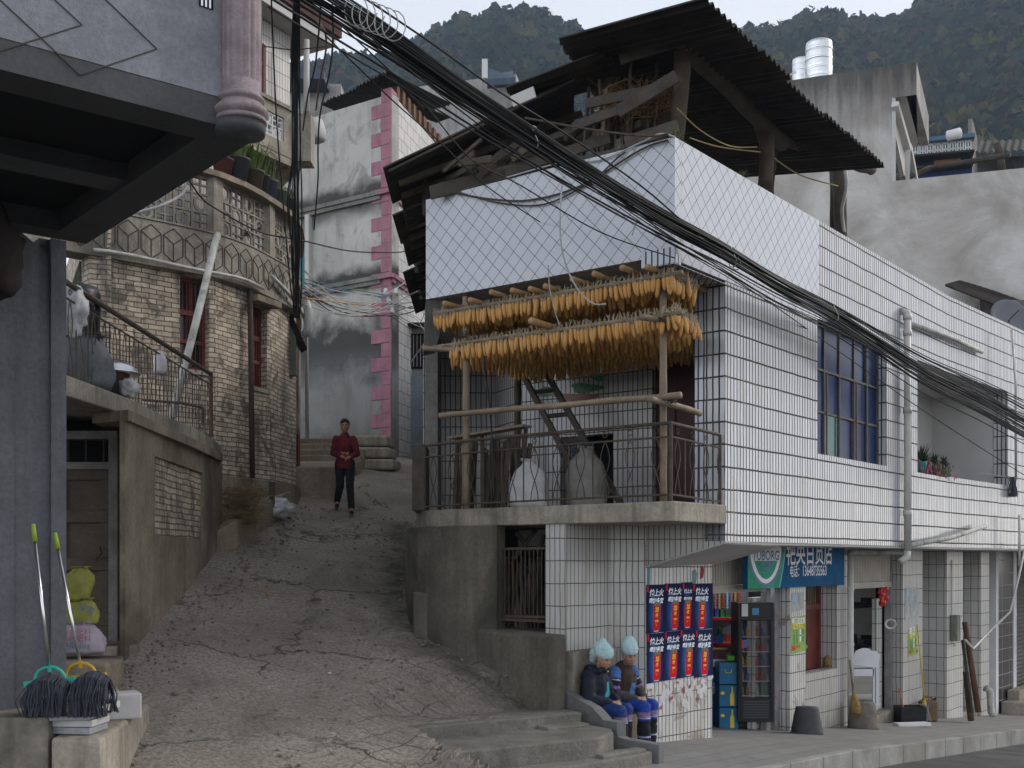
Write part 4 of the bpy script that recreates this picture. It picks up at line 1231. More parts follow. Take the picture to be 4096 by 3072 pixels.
# ================================================================ old brick house with the curved corner
WPL = [(-6.24, 17.0), (-4.74, 18.4), (-4.17, 19.8), (-3.98, 21.2), (-4.35, 23.2)]
OLD = thing('brick_house', 'old grey brick house with a curved corner, red framed windows and pierced balcony walls', 'house', (-5, 19.5, 0.3))
def offs(pts, d):
 out = []
 k = len(pts)
 for i in range(k):
  a = Vector(pts[max(i-1, 0)]); b = Vector(pts[min(i+1, k-1)]); t_ = (b - a).normalized()
  out.append((pts[i][0] + t_.y * d, pts[i][1] - t_.x * d))
 return out
def breeze(mb, fr, a0, a1, z0, z1, n=-.05):
 """pierced concrete panel: bars, squares and hexagons"""
 th = .05
 fr.box(mb, a0, a1, n - th, n, z0, z0 + .04); fr.box(mb, a0, a1, n - th, n, z1 - .04, z1)
 w_ = a1 - a0; k = max(2, round(w_ / .30)); cw = w_ / k
 for i in range(k + 1):
  a = a0 + i * cw; fr.box(mb, max(a0, a - .017), min(a1, a + .017), n - th + .002, n - .002, z0 + .04, z1 - .04)
 rows = max(2, round((z1 - z0) / .30)); rh = (z1 - z0) / rows
 for i in range(k):
  for j in range(rows):
   c = (a0 + (i + .5) * cw, z0 + (j + .5) * rh)
   if (i + j) % 2 == 0:
    hx = [(c[0] + cw * .36 * math.cos(math.pi / 3 * q + math.pi / 6), c[1] + rh * .42 * math.sin(math.pi / 3 * q + math.pi / 6)) for q in range(6)]
    for q in range(6):
     mb.beam(fr.p(hx[q][0], n - .025, hx[q][1]), fr.p(hx[(q+1) % 6][0], n - .025, hx[(q+1) % 6][1]), .045, .028, up=fr.n)
    for sg in (-1, 1): fr.box(mb, c[0] - .012, c[0] + .012, n - .045, n - .005, *(sorted((c[1] + sg * rh * .42, c[1] + sg * rh * .5))))
   else:
    fr.box(mb, c[0] - .013, c[0] + .013, n - .045, n - .005, c[1] - rh / 2, c[1] + rh / 2)
    fr.box(mb, c[0] - cw / 2, c[0] + cw / 2, n - .044, n - .006, c[1] - .013, c[1] + .013)
   fr.box(mb, c[0] - cw / 2, c[0] + cw / 2, n - .047, n - .003, c[1] + rh / 2 - .014, c[1] + rh / 2 + .014) if j < rows - 1 else None
def brick_house():
 t = OLD
 segs = [Fr(*WPL[i], WPL[i+1][0] - WPL[i][0], WPL[i+1][1] - WPL[i][1]) for i in range(len(WPL) - 1)]
 Ls = [math.dist(WPL[i], WPL[i+1]) for i in range(len(WPL) - 1)]
 w1 = (segs[0].a_at(180), segs[0].a_at(209), 3.0, 4.46)
 w2 = (segs[1].a_at(252.5), segs[1].a_at(267), 2.92, 4.30)
 zb = 4.5
 mb = MB()
 wall_holes(mb, segs[0], 0, Ls[0], -.6, zb, -.3, 0, [w1])
 wall_holes(mb, segs[1], 0, Ls[1], -.6, zb, -.3, 0, [w2])
 for i in (2, 3): segs[i].box(mb, 0, Ls[i], -.3, 0, .0, zb)
 L = Fr(-10.2, 25.54, 3.96, -8.54); LW2 = math.hypot(3.96, 8.54); L.box(mb, 0, LW2, -.3, 0, .5, zb + 1)
 mb.build('brick_wall', M['brick'], t)
 # stained render around the foot of the wall
 mb = MB(); strip(mb, curve_pts(offs(WPL[1:], .05), 3), -.6, 1.35, .1); mb.build('wall_foot', M['cement'], t)
 for fr, h in ((segs[0], w1), (segs[1], w2)):
  a0, a1, z0, z1 = h
  mb = MB()
  fr.box(mb, a0, a0 + .06, -.2, -.12, z0, z1); fr.box(mb, a1 - .06, a1, -.2, -.12, z0, z1)
  fr.box(mb, a0 + .06, a1 - .06, -.2, -.12, z0, z0 + .06); fr.box(mb, a0 + .06, a1 - .06, -.2, -.12, z1 - .06, z1)
  zm = z0 + (z1 - z0) * .62
  fr.box(mb, a0 + .06, a1 - .06, -.2, -.10, zm - .04, zm + .04); fr.box(mb, a0 + .06, a1 - .06, -.2, -.10, z0 + .42, z0 + .48)
  mid = (a0 + a1) / 2
  for zz0, zz1 in ((z0 + .06, z0 + .42), (z0 + .48, zm - .04), (zm + .04, z1 - .06)):
   fr.box(mb, mid - .03, mid + .03, -.19, -.13, zz0, zz1)
  wn = mb.build('window', M['redwood'], t)
  mb = MB(); fr.box(mb, a0 + .05, a1 - .05, -.17, -.16, z0 + .05, z1 - .05); mb.build('pane', M['glassdark'], wn)
  for k in range(5):
   a = a0 + .1 + (a1 - a0 - .2) * k / 4
   mb = MB(); mb.tube([fr.p(a, -.115, z0 + .05), fr.p(a, -.115, z1 - .05)], .008, 5); mb.build('bar', M['redwood'], wn)
  mb = MB(); fr.box(mb, a0 - .04, a1 + .04, -.02, .03, z0 - .07, z0); mb.build('sill', M['cement_l'], wn)
  mb = MB(); fr.box(mb, a0, a1, -.8, -.7, z0 - .1, z1 + .1); mb.build('room_back', M['black'], t)
 mb = MB(); segs[1].box(mb, w2[0] - .15, w2[1] + .12, 0.0, .22, w2[3] + .02, w2[3] + .12); mb.build('window_hood', M['cement'], t)
 # rendered band with incised hexagons
 WL2 = [(-6.9, 16.4)] + WPL
 cp = curve_pts(offs(WL2, .07), 6)
 cl = [(p.x, p.y) for p in cp]
 mb = MB(); strip(mb, cl, zb, 5.22, .42); mb.build('rendered_band', M['cement_l'], t)
 mb = MB()
 acc = 0; pts = [(Vector(cl[0]), 0)]
 for i in range(1, len(cl)):
  acc += (Vector(cl[i]) - Vector(cl[i-1])).length; pts.append((Vector(cl[i]), acc))
 def on(s, z, off=.004):
  for i in range(1, len(pts)):
   if s <= pts[i][1] or i == len(pts) - 1:
    t_ = (s - pts[i-1][1]) / (pts[i][1] - pts[i-1][1]); q = pts[i-1][0].lerp(pts[i][0], t_)
    d = (pts[i][0] - pts[i-1][0]).normalized(); return Vector((q.x + d.y * off, q.y - d.x * off, z)), Vector((d.y, -d.x, 0))
 s = .2
 while s < acc - .4:
  hx = [(s, 4.72), (s, 5.0), (s + .16, 5.12), (s + .32, 5.0), (s + .32, 4.72), (s + .16, 4.6)]
  hx2 = [((s + .16), 4.98 - .12), (s, 5.0)]
  lines = [(hx[i], hx[(i+1) % 6]) for i in range(6)] + [((s + .16, 4.88), hx[1]), ((s + .16, 4.88), hx[3]), ((s + .16, 4.88), (s + .16, 4.6))]
  for a, b in lines:
   (pa, na), (pb, nb) = on(*a), on(*b); mb.beam(pa, pb, .014, .006, up=na)
  s += .36
 for i in range(len(cl) - 1):
  mb.beam((cl[i][0], cl[i][1], 5.185), (cl[i+1][0], cl[i+1][1], 5.185), .02, .012)
 mb.build('incised_line', mk('dark_joint2', (.05, .045, .04), .9, .2), t)
 # pierced balcony walls between piers, on a polygon close to the curve
 bp = offs(WL2, .03)
 for i in range(len(bp) - 1):
  fr = Fr(*bp[i], bp[i+1][0] - bp[i][0], bp[i+1][1] - bp[i][1]); l_ = math.dist(bp[i], bp[i+1])
  mb = MB(); breeze(mb, fr, .14, l_ - .10, 5.22, 6.10); mb.build('pierced_panel', M['cement_l'], t)
  mb = MB(); fr.box(mb, -.10, .14, -.14, .015, 5.22, 6.10); mb.build('pier', M['cement_l'], t)
 mb = MB(); strip(mb, [(p.x, p.y) for p in curve_pts(offs(bp, .10), 3)], 6.10, 6.19, .36); mb.build('balcony_cap', M['cement'], t)
 mb = MB(); strip(mb, offs(WL2, -.9), 5.0, 6.9, .1); mb.build('back_wall', M['tile_low'], t)
 mb = MB(); mb.prism([*[tuple(q) for q in offs(WL2, -.05)], *[tuple(q) for q in reversed(offs(WL2, -.95))]], 5.15, 5.22); mb.build('balcony_floor', M['cement'], t)
 mb = MB(); fr = segs[0]; fr.box(mb, -.7, .0, -.85, -.80, 5.3, 6.7); fr.box(mb, .5, .8, -.85, -.80, 5.3, 6.4); mb.build('back_door', M['redwood'], t)
 # pale and red painted strip at the far end of the wall, lower down
 mb = MB(); mb.box(-4.22, -4.07, 21.9, 22.1, .9, 2.4); mb.build('red_strip', mk('red_stucco', (.16, .05, .035), .9, .3, 8), t)
 mb = MB(); mb.box(-4.23, -4.06, 21.9, 22.1, 2.4, 4.1); mb.build('white_strip', M['cement_l'], t)
 mb = MB(); L.box(mb, LW2 - 3.4, LW2 - .5, .001, .04, 2.6, 4.6); mb.build('panel_shade', M['black'], t)  # black sheet on the wall, painted shade behind the pierced panel
 mb = MB(); breeze(mb, L, LW2 - 3.2, LW2 - .4, 2.7, 4.5, .12); mb.build('pierced_panel', M['cement_l'], t)
brick_house()
# upper storeys of the old house seen past the pink column
def upper_house():
 K = (-3.98, 21.5)
 fr = Fr(K[0] - .57 * 5, K[1] - 5, .57, 1); Lk = math.hypot(.57 * 5, 5)
 t = thing('upper_balcony_house', 'upper floors with cantilevered balcony, red window and roof slab above the flower pots', 'house', (-4.8, 22, 6.2))
 mb = MB(); fr.box(mb, 0, Lk + .02, -2.5, .02, 7.28, 7.42); mb.build('balcony_slab', M['cement_l'], t)
 mb = MB()
 wall_holes(mb, fr, 0, Lk, 7.42, 8.30, -.12, 0, [(Lk - 1.25, Lk - .42, 7.68, 8.12)])
 mb.build('balcony_wall', M['cement_l'], t)
 mb = MB(); mb.box(K[0] - .01, K[0] + .24, 21.38, 21.5 + .3, 7.42, 8.3); mb.build('end_wall', M['cement_l'], t)
 mb = MB(); breeze(mb, fr, Lk - 1.25, Lk - .42, 7.68, 8.12, -.03); mb.build('pierced_panel', M['plaster'], t)
 mb = MB(); fr.box(mb, 0, Lk + .08, -.16, .05, 8.3, 8.36); fr.box(mb, 0, Lk + .04, -.1, .035, 7.42, 7.50); mb.build('cap', M['cement_l'], t)
 # haunch beneath
 mb = MB()
 q = [fr.p(0, 0, 7.28), fr.p(Lk, 0, 7.28), fr.p(Lk, -2.0, 6.3), fr.p(0, -2.0, 6.3), fr.p(0, -2.0, 7.28), fr.p(Lk, -2.0, 7.28)]
 mb.add([q[1], fr.p(Lk - .25, 0, 7.28), fr.p(Lk - .25, -1.8, 6.2), fr.p(Lk, -1.8, 6.2), q[5], fr.p(Lk - .25, -2.0, 7.28)], [(0, 3, 4), (1, 5, 2), (0, 1, 2, 3), (3, 2, 5, 4), (0, 4, 5, 1)])
 mb.build('bracket', M['cement'], t)
 mb = MB()
 wx0, wx1 = Lk - 1.75, Lk - .78
 wall_holes(mb, fr, 0, Lk - .1, 8.36, 9.85, -.34, -.14, [(wx0, wx1, 8.1, 9.35)])
 wall_holes(mb, fr, 0, Lk, 5.2, 7.28, -1.6, -1.4, [])
 mb.build('wall', M['tile_low'], t)
 mb = MB()
 for (x0, x1, z0, z1) in ((wx0, wx0 + .08, 8.1, 9.35), (wx1 - .08, wx1, 8.1, 9.35), (wx0 + .08, wx1 - .08, 8.1, 8.2), (wx0 + .08, wx1 - .08, 9.27, 9.35), (wx0 + .08, wx1 - .08, 8.95, 9.02)):
  fr.box(mb, x0, x1, -.24, -.12, z0, z1)
 wn = mb.build('window', M['redwood'], t)
 mb = MB(); fr.box(mb, wx0, wx1, -.26, -.25, 8.1, 9.35); mb.build('pane', mk('curtained_pane', (.25, .26, .27), .3, .2, 3, 0), wn)
 mb = MB()
 for k in range(9):
  a = wx0 + .08 + k * (wx1 - wx0 - .16) / 8; fr.box(mb, a - .006, a + .006, -.11, -.10, 8.4, 9.35)
 mb.build('bar', M['iron'], wn)
 mb = MB(); mb.add([fr.p(0, .3, 9.88), fr.p(Lk + .7, .3, 9.80), fr.p(Lk + .7, -2.5, 9.80), fr.p(0, -2.5, 9.88), fr.p(0, .3, 10.12), fr.p(Lk + .7, .3, 9.98), fr.p(Lk + .7, -2.5, 9.98), fr.p(0, -2.5, 10.12)], [(0, 3, 2, 1), (4, 5, 6, 7), (0, 1, 5, 4), (1, 2, 6, 5), (2, 3, 7, 6), (3, 0, 4, 7)])
 mb.build('roof_slab', M['plaster'], t)
 mb = MB(); mb.add([fr.p(0, .36, 10.125), fr.p(Lk + .8, .38, 9.985), fr.p(Lk + .8, -2.5, 9.985), fr.p(0, -2.5, 10.125), fr.p(0, .36, 10.45), fr.p(Lk + .8, .38, 10.2), fr.p(Lk + .8, -2.5, 10.4), fr.p(0, -2.5, 10.6)], [(0, 3, 2, 1), (4, 5, 6, 7), (0, 1, 5, 4), (1, 2, 6, 5), (2, 3, 7, 6), (3, 0, 4, 7)])
 mb.build('roof_edge', mk('brown_roof_edge', (.09, .045, .04), .9, .35, 4), t)
 mb = MB(); mb.tube([P(306.5, 40, 21.3), P(306.5, 112, 21.3)], .055, 10); mb.build('rain_pipe', M['pvc'], t, smooth=True)
 mb = MB(); mb.tube([P(262, 46, 20.6), P(292, 50, 20.9), P(328, 46.5, 21)], .012, 5); mb.build('wash_pole', M['iron'], t)
 # round white tank / lamp to the right
 mb = MB(); mb.lathe([(.2, 0), (.26, .03), (.26, .22), (.2, .42)], tuple(P(313, 141, 23.5)), 18); tag(mb.build('drum', M['plaster'], smooth=True), 'small pale round drum bracketed beside the upper balcony corner', 'drum')
upper_house()
# ================================================================ pink cornered building up the alley
def pink_building():
 PK = (-2.95, 28.0)
 l_ = math.hypot(1.45, 1); LLf = 5.0
 fl = Fr(PK[0] - 1.45 / l_ * LLf, PK[1] + 1 / l_ * LLf, 1.45, -1)
 frr = Fr(PK[0], PK[1], .25, 1); LR = 4.3
 t = thing('rendered_building', 'tall grey rendered building with pink corner blocks and white block tiled side', 'building', (PK[0], PK[1], 2.5))
 mb = MB(); fl.box(mb, 0, LLf, -.3, 0, 1.0, 11.35)
 q = [fl.p(0, 0, 11.35), fl.p(LLf, 0, 11.35), fl.p(LLf, 0, 11.75), fl.p(0, 0, 10.95)]
 mb.build('rendered_wall', M['render_big'], t)
 mb = MB(); mb.prism([tuple(fl.p(.01, -.31, 0)[:2]), tuple(fl.p(LLf - .3, -.31, 0)[:2]), (-2.4, 32), (-6, 34)], 1.0, 11.2); mb.build('body', M['render_grey'], t)
 mb = MB(); frr.box(mb, .002, LR, -.03, 0, 1.0, 11.4); mb.build('side_wall', M['whiteblock'], t)
 # alternating corner blocks
 z = 2.2; i = 0
 mb = MB(); mb2 = MB()
 while z < 11.5:
  w1, w2 = (.62, .22) if i % 2 else (.30, .42)
  fl.box(mb, LLf - w1, LLf + .008, .0005, .018, z + .008, z + .335)
  frr.box(mb2, .0, w2, .0005, .014, z + .008, z + .335)
  z += .345; i += 1
 i = 0; z = 2.2
 while z < 10.5:
  frr.box(mb2, LR - (.4 if i % 2 else .2), LR, .0005, .016, z, z + .335); z += .345; i += 1
 mb.build('corner_block', M['pinkq'], t); mb2.build('side_corner_block', M['pinkq'], t)
 for zz in (8.93, 6.86):
  mb = MB(); fl.box(mb, 0, LLf - .3, .0, .12, zz, zz + .10); fl.box(mb, 0, LLf - .3, .0, .07, zz - .10, zz); mb.build('cornice', M['concrete'], t)
  mb = MB(); fl.box(mb, LLf - .3, LLf + .12, .0, .12, zz, zz + .10); frr.box(mb, -.0, LR, .0, .12, zz, zz + .1); frr.box(mb, .0, LR, .0, .07, zz - .10, zz); mb.build('cornice', M['pinkq'], t)
 # pier, teal shutters at the far left
 mb = MB(); fl.box(mb, fl.a_at(308), fl.a_at(312), .0, .12, 6.9, 8.85); mb.build('pier', M['plaster'], t)
 mb = MB(); fl.box(mb, fl.a_at(296), fl.a_at(307), -.0, .05, 7.0, 8.7); mb.build('shutter', mk('teal_paint', (.03, .16, .17), .6, .3, 3), t)
 rn = random.Random(8)
 # ragged tin roof
 sheets(t, P(322, 105, 30.0), P(389, 72, 27.3), P(452, 104, 34.5), P(380, 130, 37), 9, .1, rn)
 for (a, b, c, d) in ((P(389, 73, 27.4), P(404, 92, 29), P(395, 96, 29.6), P(372, 84, 28.8)), (P(400, 84, 29), P(424, 108, 31.5), P(412, 112, 32), P(388, 92, 30)), (P(418, 104, 31), P(449, 117, 33.5), P(436, 122, 34), P(408, 112, 32))):
  mb = corrugated(a, b, c, d); mb.build('roof_sheet', M['rust'], t)
 mb = MB()
 for k in range(9):
  a = .4 + k * .42; frr.box(mb, a, a + .2, -.2, .02, 11.4, 11.4 + .35)
 mb.build('brick_stub', mk('orange_brick', (.16, .09, .05), .9, .3, 6), t)
 # lean-to with blue tin door on the right
 t2 = thing('lean_to', 'pale blue tin door and barred window of a lean-to beside the pink corner', 'lean-to', (-2.3, 29.5, 2.5))
 mb = MB(); mb.box(-2.70, -1.0, 29.5, 31, 1.0, 6.1); mb.build('wall', M['concrete'], t2)
 mb = MB(); mb.box(-2.66, -2.0, 29.44, 29.5, 2.2, 4.75); mb.build('tin_door', mk('blue_tin', (.20, .235, .27), .5, .25, 2, .2, stain=((.22, .2, .16), .5)), t2)
 mb = MB()
 for k in range(7): mb.box(-2.62 + k * .09, -2.60 + k * .09, 29.42, 29.44, 4.95, 5.75)
 mb.beam((-2.66, 29.41, 4.95), (-2.1, 29.41, 5.75), .03, .03)
 g = mb.build('bar', M['greywood'], t2)
 mb = MB(); mb.box(-2.66, -2.0, 29.46, 29.499, 4.9, 5.8); mb.build('window', M['black'], t2)
 mb = MB(); mb.box(-2.72, -1.9, 29.2, 29.5, 5.95, 6.02); mb.build('roof_edge', M['rust'], t2)
M['render_big'] = None
def _rb():
 # large patchy render with black algae bands under ledges (own shapes, by height)
 m, nt, b = _new('algae_render')
 tc = nd(nt, "ShaderNodeTexCoord").outputs['UV']
 c = mix(nt, ramp(nt, noi(nt, tc, .9, 6, .62, .5), .3, .7), (.34, .33, .31), (.50, .485, .46))
 c = mix(nt, ramp(nt, noi(nt, mapping(nt, tc, (3, .4, 1)), 1, 6, .65), .5, .7, 0, .5), c, (.12, .115, .10))
 sx = nd(nt, "ShaderNodeSeparateXYZ"); nt.links.new(tc, sx.inputs[0])
 nz = noi(nt, tc, 1.3, 6, .6)
 for z0, hgt, am in ((9.05, .55, .92), (6.95, .5, .95), (5.3, 1.25, .93), (8.80, -.5, .55), (2.4, 1.6, .55)):
  zz = nd(nt, "ShaderNodeMath", operation='MULTIPLY_ADD'); nt.links.new(nz, zz.inputs[0]); zz.inputs[1].default_value = -1.4 * abs(hgt); nt.links.new(sx.outputs[1], zz.inputs[2])
  d = nd(nt, "ShaderNodeMath", operation='SUBTRACT'); nt.links.new(zz.outputs[0], d.inputs[0]); d.inputs[1].default_value = z0 - .7 * abs(hgt)
  ab = nd(nt, "ShaderNodeMath", operation='ABSOLUTE'); nt.links.new(d.outputs[0], ab.inputs[0])
  f = ramp(nt, ab.outputs[0], abs(hgt) * .25, abs(hgt) * .75, am, 0)
  c = mix(nt, f, c, (.03, .03, .028))
 f = ramp(nt, sx.outputs[1], 5.0, 5.35, .6, 0)
 c = mix(nt, f, c, (.12, .12, .118))
 c = mix(nt, ramp(nt, noi(nt, tc, 1.1, 6, .65, .8), .55, .62, 0, .35), c, (.05, .05, .045))
 nt.links.new(c, b.inputs['Base Color']); b.inputs['Roughness'].default_value = .9
 bump(nt, b, noi(nt, tc, 12, 6), .4, .02)
 M['render_big'] = m
_rb()
pink_building()
# ================================================================ left verge of the alley: kerb walls, steps, slabs
def verge():
 t = MB()
 a = [P(218, 548, 17.3), P(228, 552, 17.2), P(250, 527, 18.6), P(262, 512, 19.8)]
 mb = MB(); strip(mb, [(-4.45, 17.3), (-4.20, 17.6), (-4.05, 19.0), (-3.95, 20.6), (-4.1, 21.6)], -.6, [.42, .62, .95, 1.25, 1.5], .22)
 tag(mb.build('verge_wall', M['cement'], bevel=.03), 'low crumbling cement wall along the left edge of the alley under the brick house', 'low wall')
 mb = MB(); mb.prism([(-4.1, 21.7), (-3.35, 21.9), (-3.55, 23.4), (-4.4, 23.4)], .3, [1.75, 1.78, 2.0, 2.0])
 tag(mb.build('cement_block', M['cement'], bevel=.03), 'grey cement trough block at the alley bend behind the walking person', 'block')
 t = thing('side_steps', 'narrow stone steps climbing left at the foot of the stained building', 'steps', (-4.2, 25.5, 1.7))
 for i in range(6):
  mb = MB(); mb.prism([(-6.5, 24.4 + i * .33), (-3.35 + .04 * i, 24.2 + i * .33), (-3.25, 24.75 + i * .33), (-6.5, 24.9 + i * .33)], 1.2, 1.95 + i * .16)
  mb.build('step', M['cement'], t, bevel=.02)
 rn = random.Random(2)
 for i, (z, w0, w1, lab) in enumerate(((1.98, 0, 1.45, 'bottom'), (2.25, .05, 1.3, 'middle'), (2.52, .15, 1.15, 'top'))):
  mb = MB(); mb.obox((-3.55 + w0 + (w1) / 2 - .45, 25.6 + .1 * i, z + .12), (w1 / 2, 0, 0), (.05, .35, 0), (0, 0, .12))
  tag(mb.build('stone_slab', M['cement_l'], bevel=.05), 'rough stone slab, %s of the three stacked below the pink corner' % lab, 'stone slab')
 mb = MB(); mb.tube([P(245, 509.5, 20), P(270, 507, 20.3), P(285, 500, 20.8), P(300, 491, 21.8), P(322, 480, 23.0)], .035, 7)
 tag(mb.build('water_hose', M['iron'], smooth=True), 'dark water pipe running along the left edge of the alley', 'pipe')
verge()
# ================================================================ houses beyond
def far_buildings():
 # big bare rendered building behind the tiled house
 Y = 30.0
 fr = Fr(8.0, 31.0, 2.96, -1.0)
 def A(u): return fr.a_at(u)
 t = thing('concrete_building', 'large stained bare concrete building behind the tin roof with water tanks', 'building', (12, 30, 0))
 a1 = A(916.5); zt1 = fr.az(916.5, 62)[1]
 mb = MB()
 ae0, ae1 = A(892), a1
 zb = fr.az(893, 292 / 1.0)[1]
 ztop0 = fr.az(700, 98)[1]
 zo0 = fr.az(893, 181)[1]; zo1 = fr.az(893, 97.5)[1]
 # outline of the wall with the open stair corner cut out
 fa = [fr.p(-4, 0, -3), fr.p(A(1100), 0, -3), fr.p(A(1100), 0, zo0), fr.p(ae0, 0, zo0), fr.p(ae0, 0, zo1), fr.p(a1, 0, zo1), fr.p(a1, 0, zt1), fr.p(-4, 0, zt1 - .1)]
 bk = [q - fr.n * .25 for q in fa]; k = len(fa)
 mb.add(fa + bk, [tuple(range(k)), tuple(reversed(range(k, 2 * k)))] + [(i, i + k, (i+1) % k + k, (i+1) % k) for i in range(k)])
 o = mb.build('wall', M['render_wall2'], t)
 # side face of the roof block and the slanted balustrade beneath
 mb = MB()
 e = Fr(*fr.p(a1, 0, 0)[:2], .45, 1)
 e.box(mb, 0.001, 4.0, -.25, 0, zo1, zt1); mb.build('side_wall', M['render_grey'], t)
 mb = MB(); q = [fr.p(ae0, -.26, zo1 + .0), fr.p(a1, -.26, zo1), e.p(4, -.3, zo1), fr.p(ae0 + .4, -4, zo1)]
 mb.add(q + [v + Vector((0, 0, .12)) for v in q], [(0, 3, 2, 1), (4, 5, 6, 7), (0, 1, 5, 4), (1, 2, 6, 5), (2, 3, 7, 6), (3, 0, 4, 7)])
 mb.build('landing_slab', M['plaster'], t)
 mb = MB()
 e2 = Fr(*fr.p(ae0 + .02, -.26, 0)[:2], .45, 1)
 e2.box(mb, 0, 3.6, -.1, 0, zo0 - .3, zo1 - .0) if False else None
 mb.add([e2.p(.2, 0, zo1), e2.p(3.8, 0, zo1 - .05), e2.p(3.8, 0, zo0 + 1.0), e2.p(.2, .0, zo1 - .6), e2.p(.2, -.12, zo1), e2.p(3.8, -.12, zo1 - .05), e2.p(3.8, -.12, zo0 + 1.0), e2.p(.2, -.12, zo1 - .6)], [(0, 3, 2, 1), (4, 5, 6, 7), (0, 1, 5, 4), (1, 2, 6, 5), (2, 3, 7, 6), (3, 0, 4, 7)])
 mb.box(*sorted((fr.p(ae0, 0, 0).x + .0, fr.p(ae0, 0, 0).x + .10)), fr.p(ae0, 0, 0).y, fr.p(ae0, 0, 0).y + .2, zo0, zo1)
 mb.build('stair_soffit', M['plaster'], t)
 mb = MB(); mb.beam(P(895, 104, 30.2), P(908, 150, 31.5), .18, .16); mb.beam(P(908, 146, 31.5), P(915, 182, 33.0), .18, .16); mb.beam(P(908, 150, 31.3), P(907, 182, 31.5), .12, .12); mb.build('stair_beam', M['plaster'], t)
 # water tanks
 for (u, vt, vb, Yt, w_) in ((819, 42, 80, 36, 13), (801, 59, 82, 38, 8.5)):
  r = w_ / F * Yt; zb_ = (HV - vb - 5) / F * Yt; ztp = (HV - vt) / F * Yt
  mb = MB(); h = ztp - zb_
  prof = [(r * .98, 0)]
  for i in range(24):
   z = h * .96 * (i + .5) / 24; prof.append((r * (1.02 if i % 5 in (0, 2) else .985), z))
  prof += [(r * .98, h * .965), (r * .9, h * .985), (r * .4, h)]
  c = P(u, vb + 5, Yt); mb.lathe(prof, tuple(c), 32)
  o = mb.build('water_tank', M['steel'], smooth=True)
  tag(o, 'taller ribbed steel water tank on the concrete roof' if u == 819 else 'smaller ribbed steel water tank half hidden behind the taller one', 'water tank')
  mb = MB()
  for i in (2, 7, 12, 17): mb.lathe([(r * 1.03, h * i / 22), (r * 1.05, h * i / 22 + .03), (r * 1.03, h * i / 22 + .06)], tuple(c), 32, cap=False)
  mb.build('rib', M['steel'], o, smooth=True)
  if u == 809: pass
 mb = MB(); mb.tube([P(786, 86, 36), P(788, 76, 36), P(796, 72, 36.5)], .03, 6); tag(mb.build('tank_pipe', M['whitecable'], smooth=True), 'thin white pipe curving up to the smaller water tank', 'pipe')
 # blue and white glazed house on the slope
 t = thing('glazed_house', 'distant house with long white framed windows and blue roof edge', 'house', P(952, 180, 60))
 g = Fr(*P(904, 0, 62)[:2], 3.2, -1.0) ; g = Fr(P(904, 0, 62).x, 62, 3.2, -.9)
 Lg = g.a_at(972)
 z0, z1, z2 = g.az(935, 175)[1], g.az(935, 143)[1], g.az(935, 139)[1]
 mb = MB(); g.box(mb, 0, Lg, -2.5, 0, z0 - 4, z1); mb.build('wall', M['blueglass'], t)
 mb = MB(); g.box(mb, -.2, Lg + .1, -3, .4, z1, z2); mb.build('roof_edge', mk('blue_sheet', (.05, .13, .20), .6, .2, 3), t)
 mb = MB(); e = Fr(*g.p(Lg, 0, 0)[:2], .5, 1); e.box(mb, 0, 3.2, -.2, 0.01, z0 - 4, z2 + .9); mb.build('side_wall', M['concrete'], t)
 zm = g.az(935, 158)[1]
 for k in range(9):
  a = Lg * (k + .04) / 9; b = Lg * (k + .96) / 9
  mb = MB()
  for (x0, x1, y0, y1) in ((a, b, zm, zm + .08), (a, b, z1 - .12, z1 - .02), (a, a + .07, zm, z1), (b - .07, b, zm, z1), ((a+b)/2 - .03, (a+b)/2 + .03, zm, z1), (a, b, (zm + z1) / 2 - .03, (zm + z1) / 2 + .03)):
   g.box(mb, x0, x1, .0, .06, y0, y1)
  f = mb.build('window', M['white'], t)
  mb = MB(); g.box(mb, a + .07, b - .07, .002, .01, zm + .05, z1 - .1); mb.build('pane', M['teal'] if k % 2 else M['glassdark'], f)
 mb = MB(); g.box(mb, 0, Lg, 0, .8, z0 + .2, z0 + .3); g.box(mb, 0, Lg, .0, 1.2, g.az(935, 162)[1], g.az(935, 161)[1] + .05); mb.build('awning', M['rust'], t)
 mb = MB(); g.box(mb, 1.5, Lg - .6, .3, .5, g.az(935, 167.5)[1], g.az(935, 163.5)[1]); mb.build('drying_corn', mk('far_corn', (.22, .11, .03), .8, .3, 4), t)
 mb = MB(); mb.tube([P(948, 136, 60), P(960, 133, 60)], .28, 12); tag(mb.build('solar_heater', M['white'], smooth=True), 'white cylinder of a solar heater on the distant glazed house roof', 'water heater')
 # old dark roofed house at the far right
 t = thing('tiled_roof_house', 'distant low house with dark roof at the right edge', 'house', P(1000, 180, 64))
 mb = MB(); mb.box(P(972, 0, 66).x, P(1100, 0, 66).x, 66, 70, P(0, 200, 66).z, P(0, 156, 66).z); mb.build('wall', M['concrete'], t)
 mb = corrugated(P(968, 153, 63), P(1110, 146, 63), P(1110, 138, 70), P(972, 141, 70), pitch=.4, amp=.06); mb.build('roof', M['rust'], t)
 mb = MB(); mb.tube([P(899, 181, 31), P(930, 168, 35), P(1010, 155, 33)], .08, 6); mb.tube([P(1003, 175, 34), P(999, 150, 34), P(996, 143, 34)], .12, 6); tag(mb.build('dead_branch', M['oldwood'], smooth=True), 'bare grey forked branch leaning over the far wall', 'branch')
 # grey house behind the left shed
 t = thing('grey_parapet_house', 'grey stained wall with a small blue roof ornament behind the tin roofs', 'house', P(480, 200, 45))
 mb = MB()
 ff = Fr(P(415, 0, 47).x, 47, 4.8, -.9)
 L2 = ff.a_at(516)
 q = [ff.p(0, 0, -1), ff.p(L2, 0, -1), ff.p(L2, 0, ff.az(514, 74)[1]), ff.p(0, 0, ff.az(428, 86)[1])]
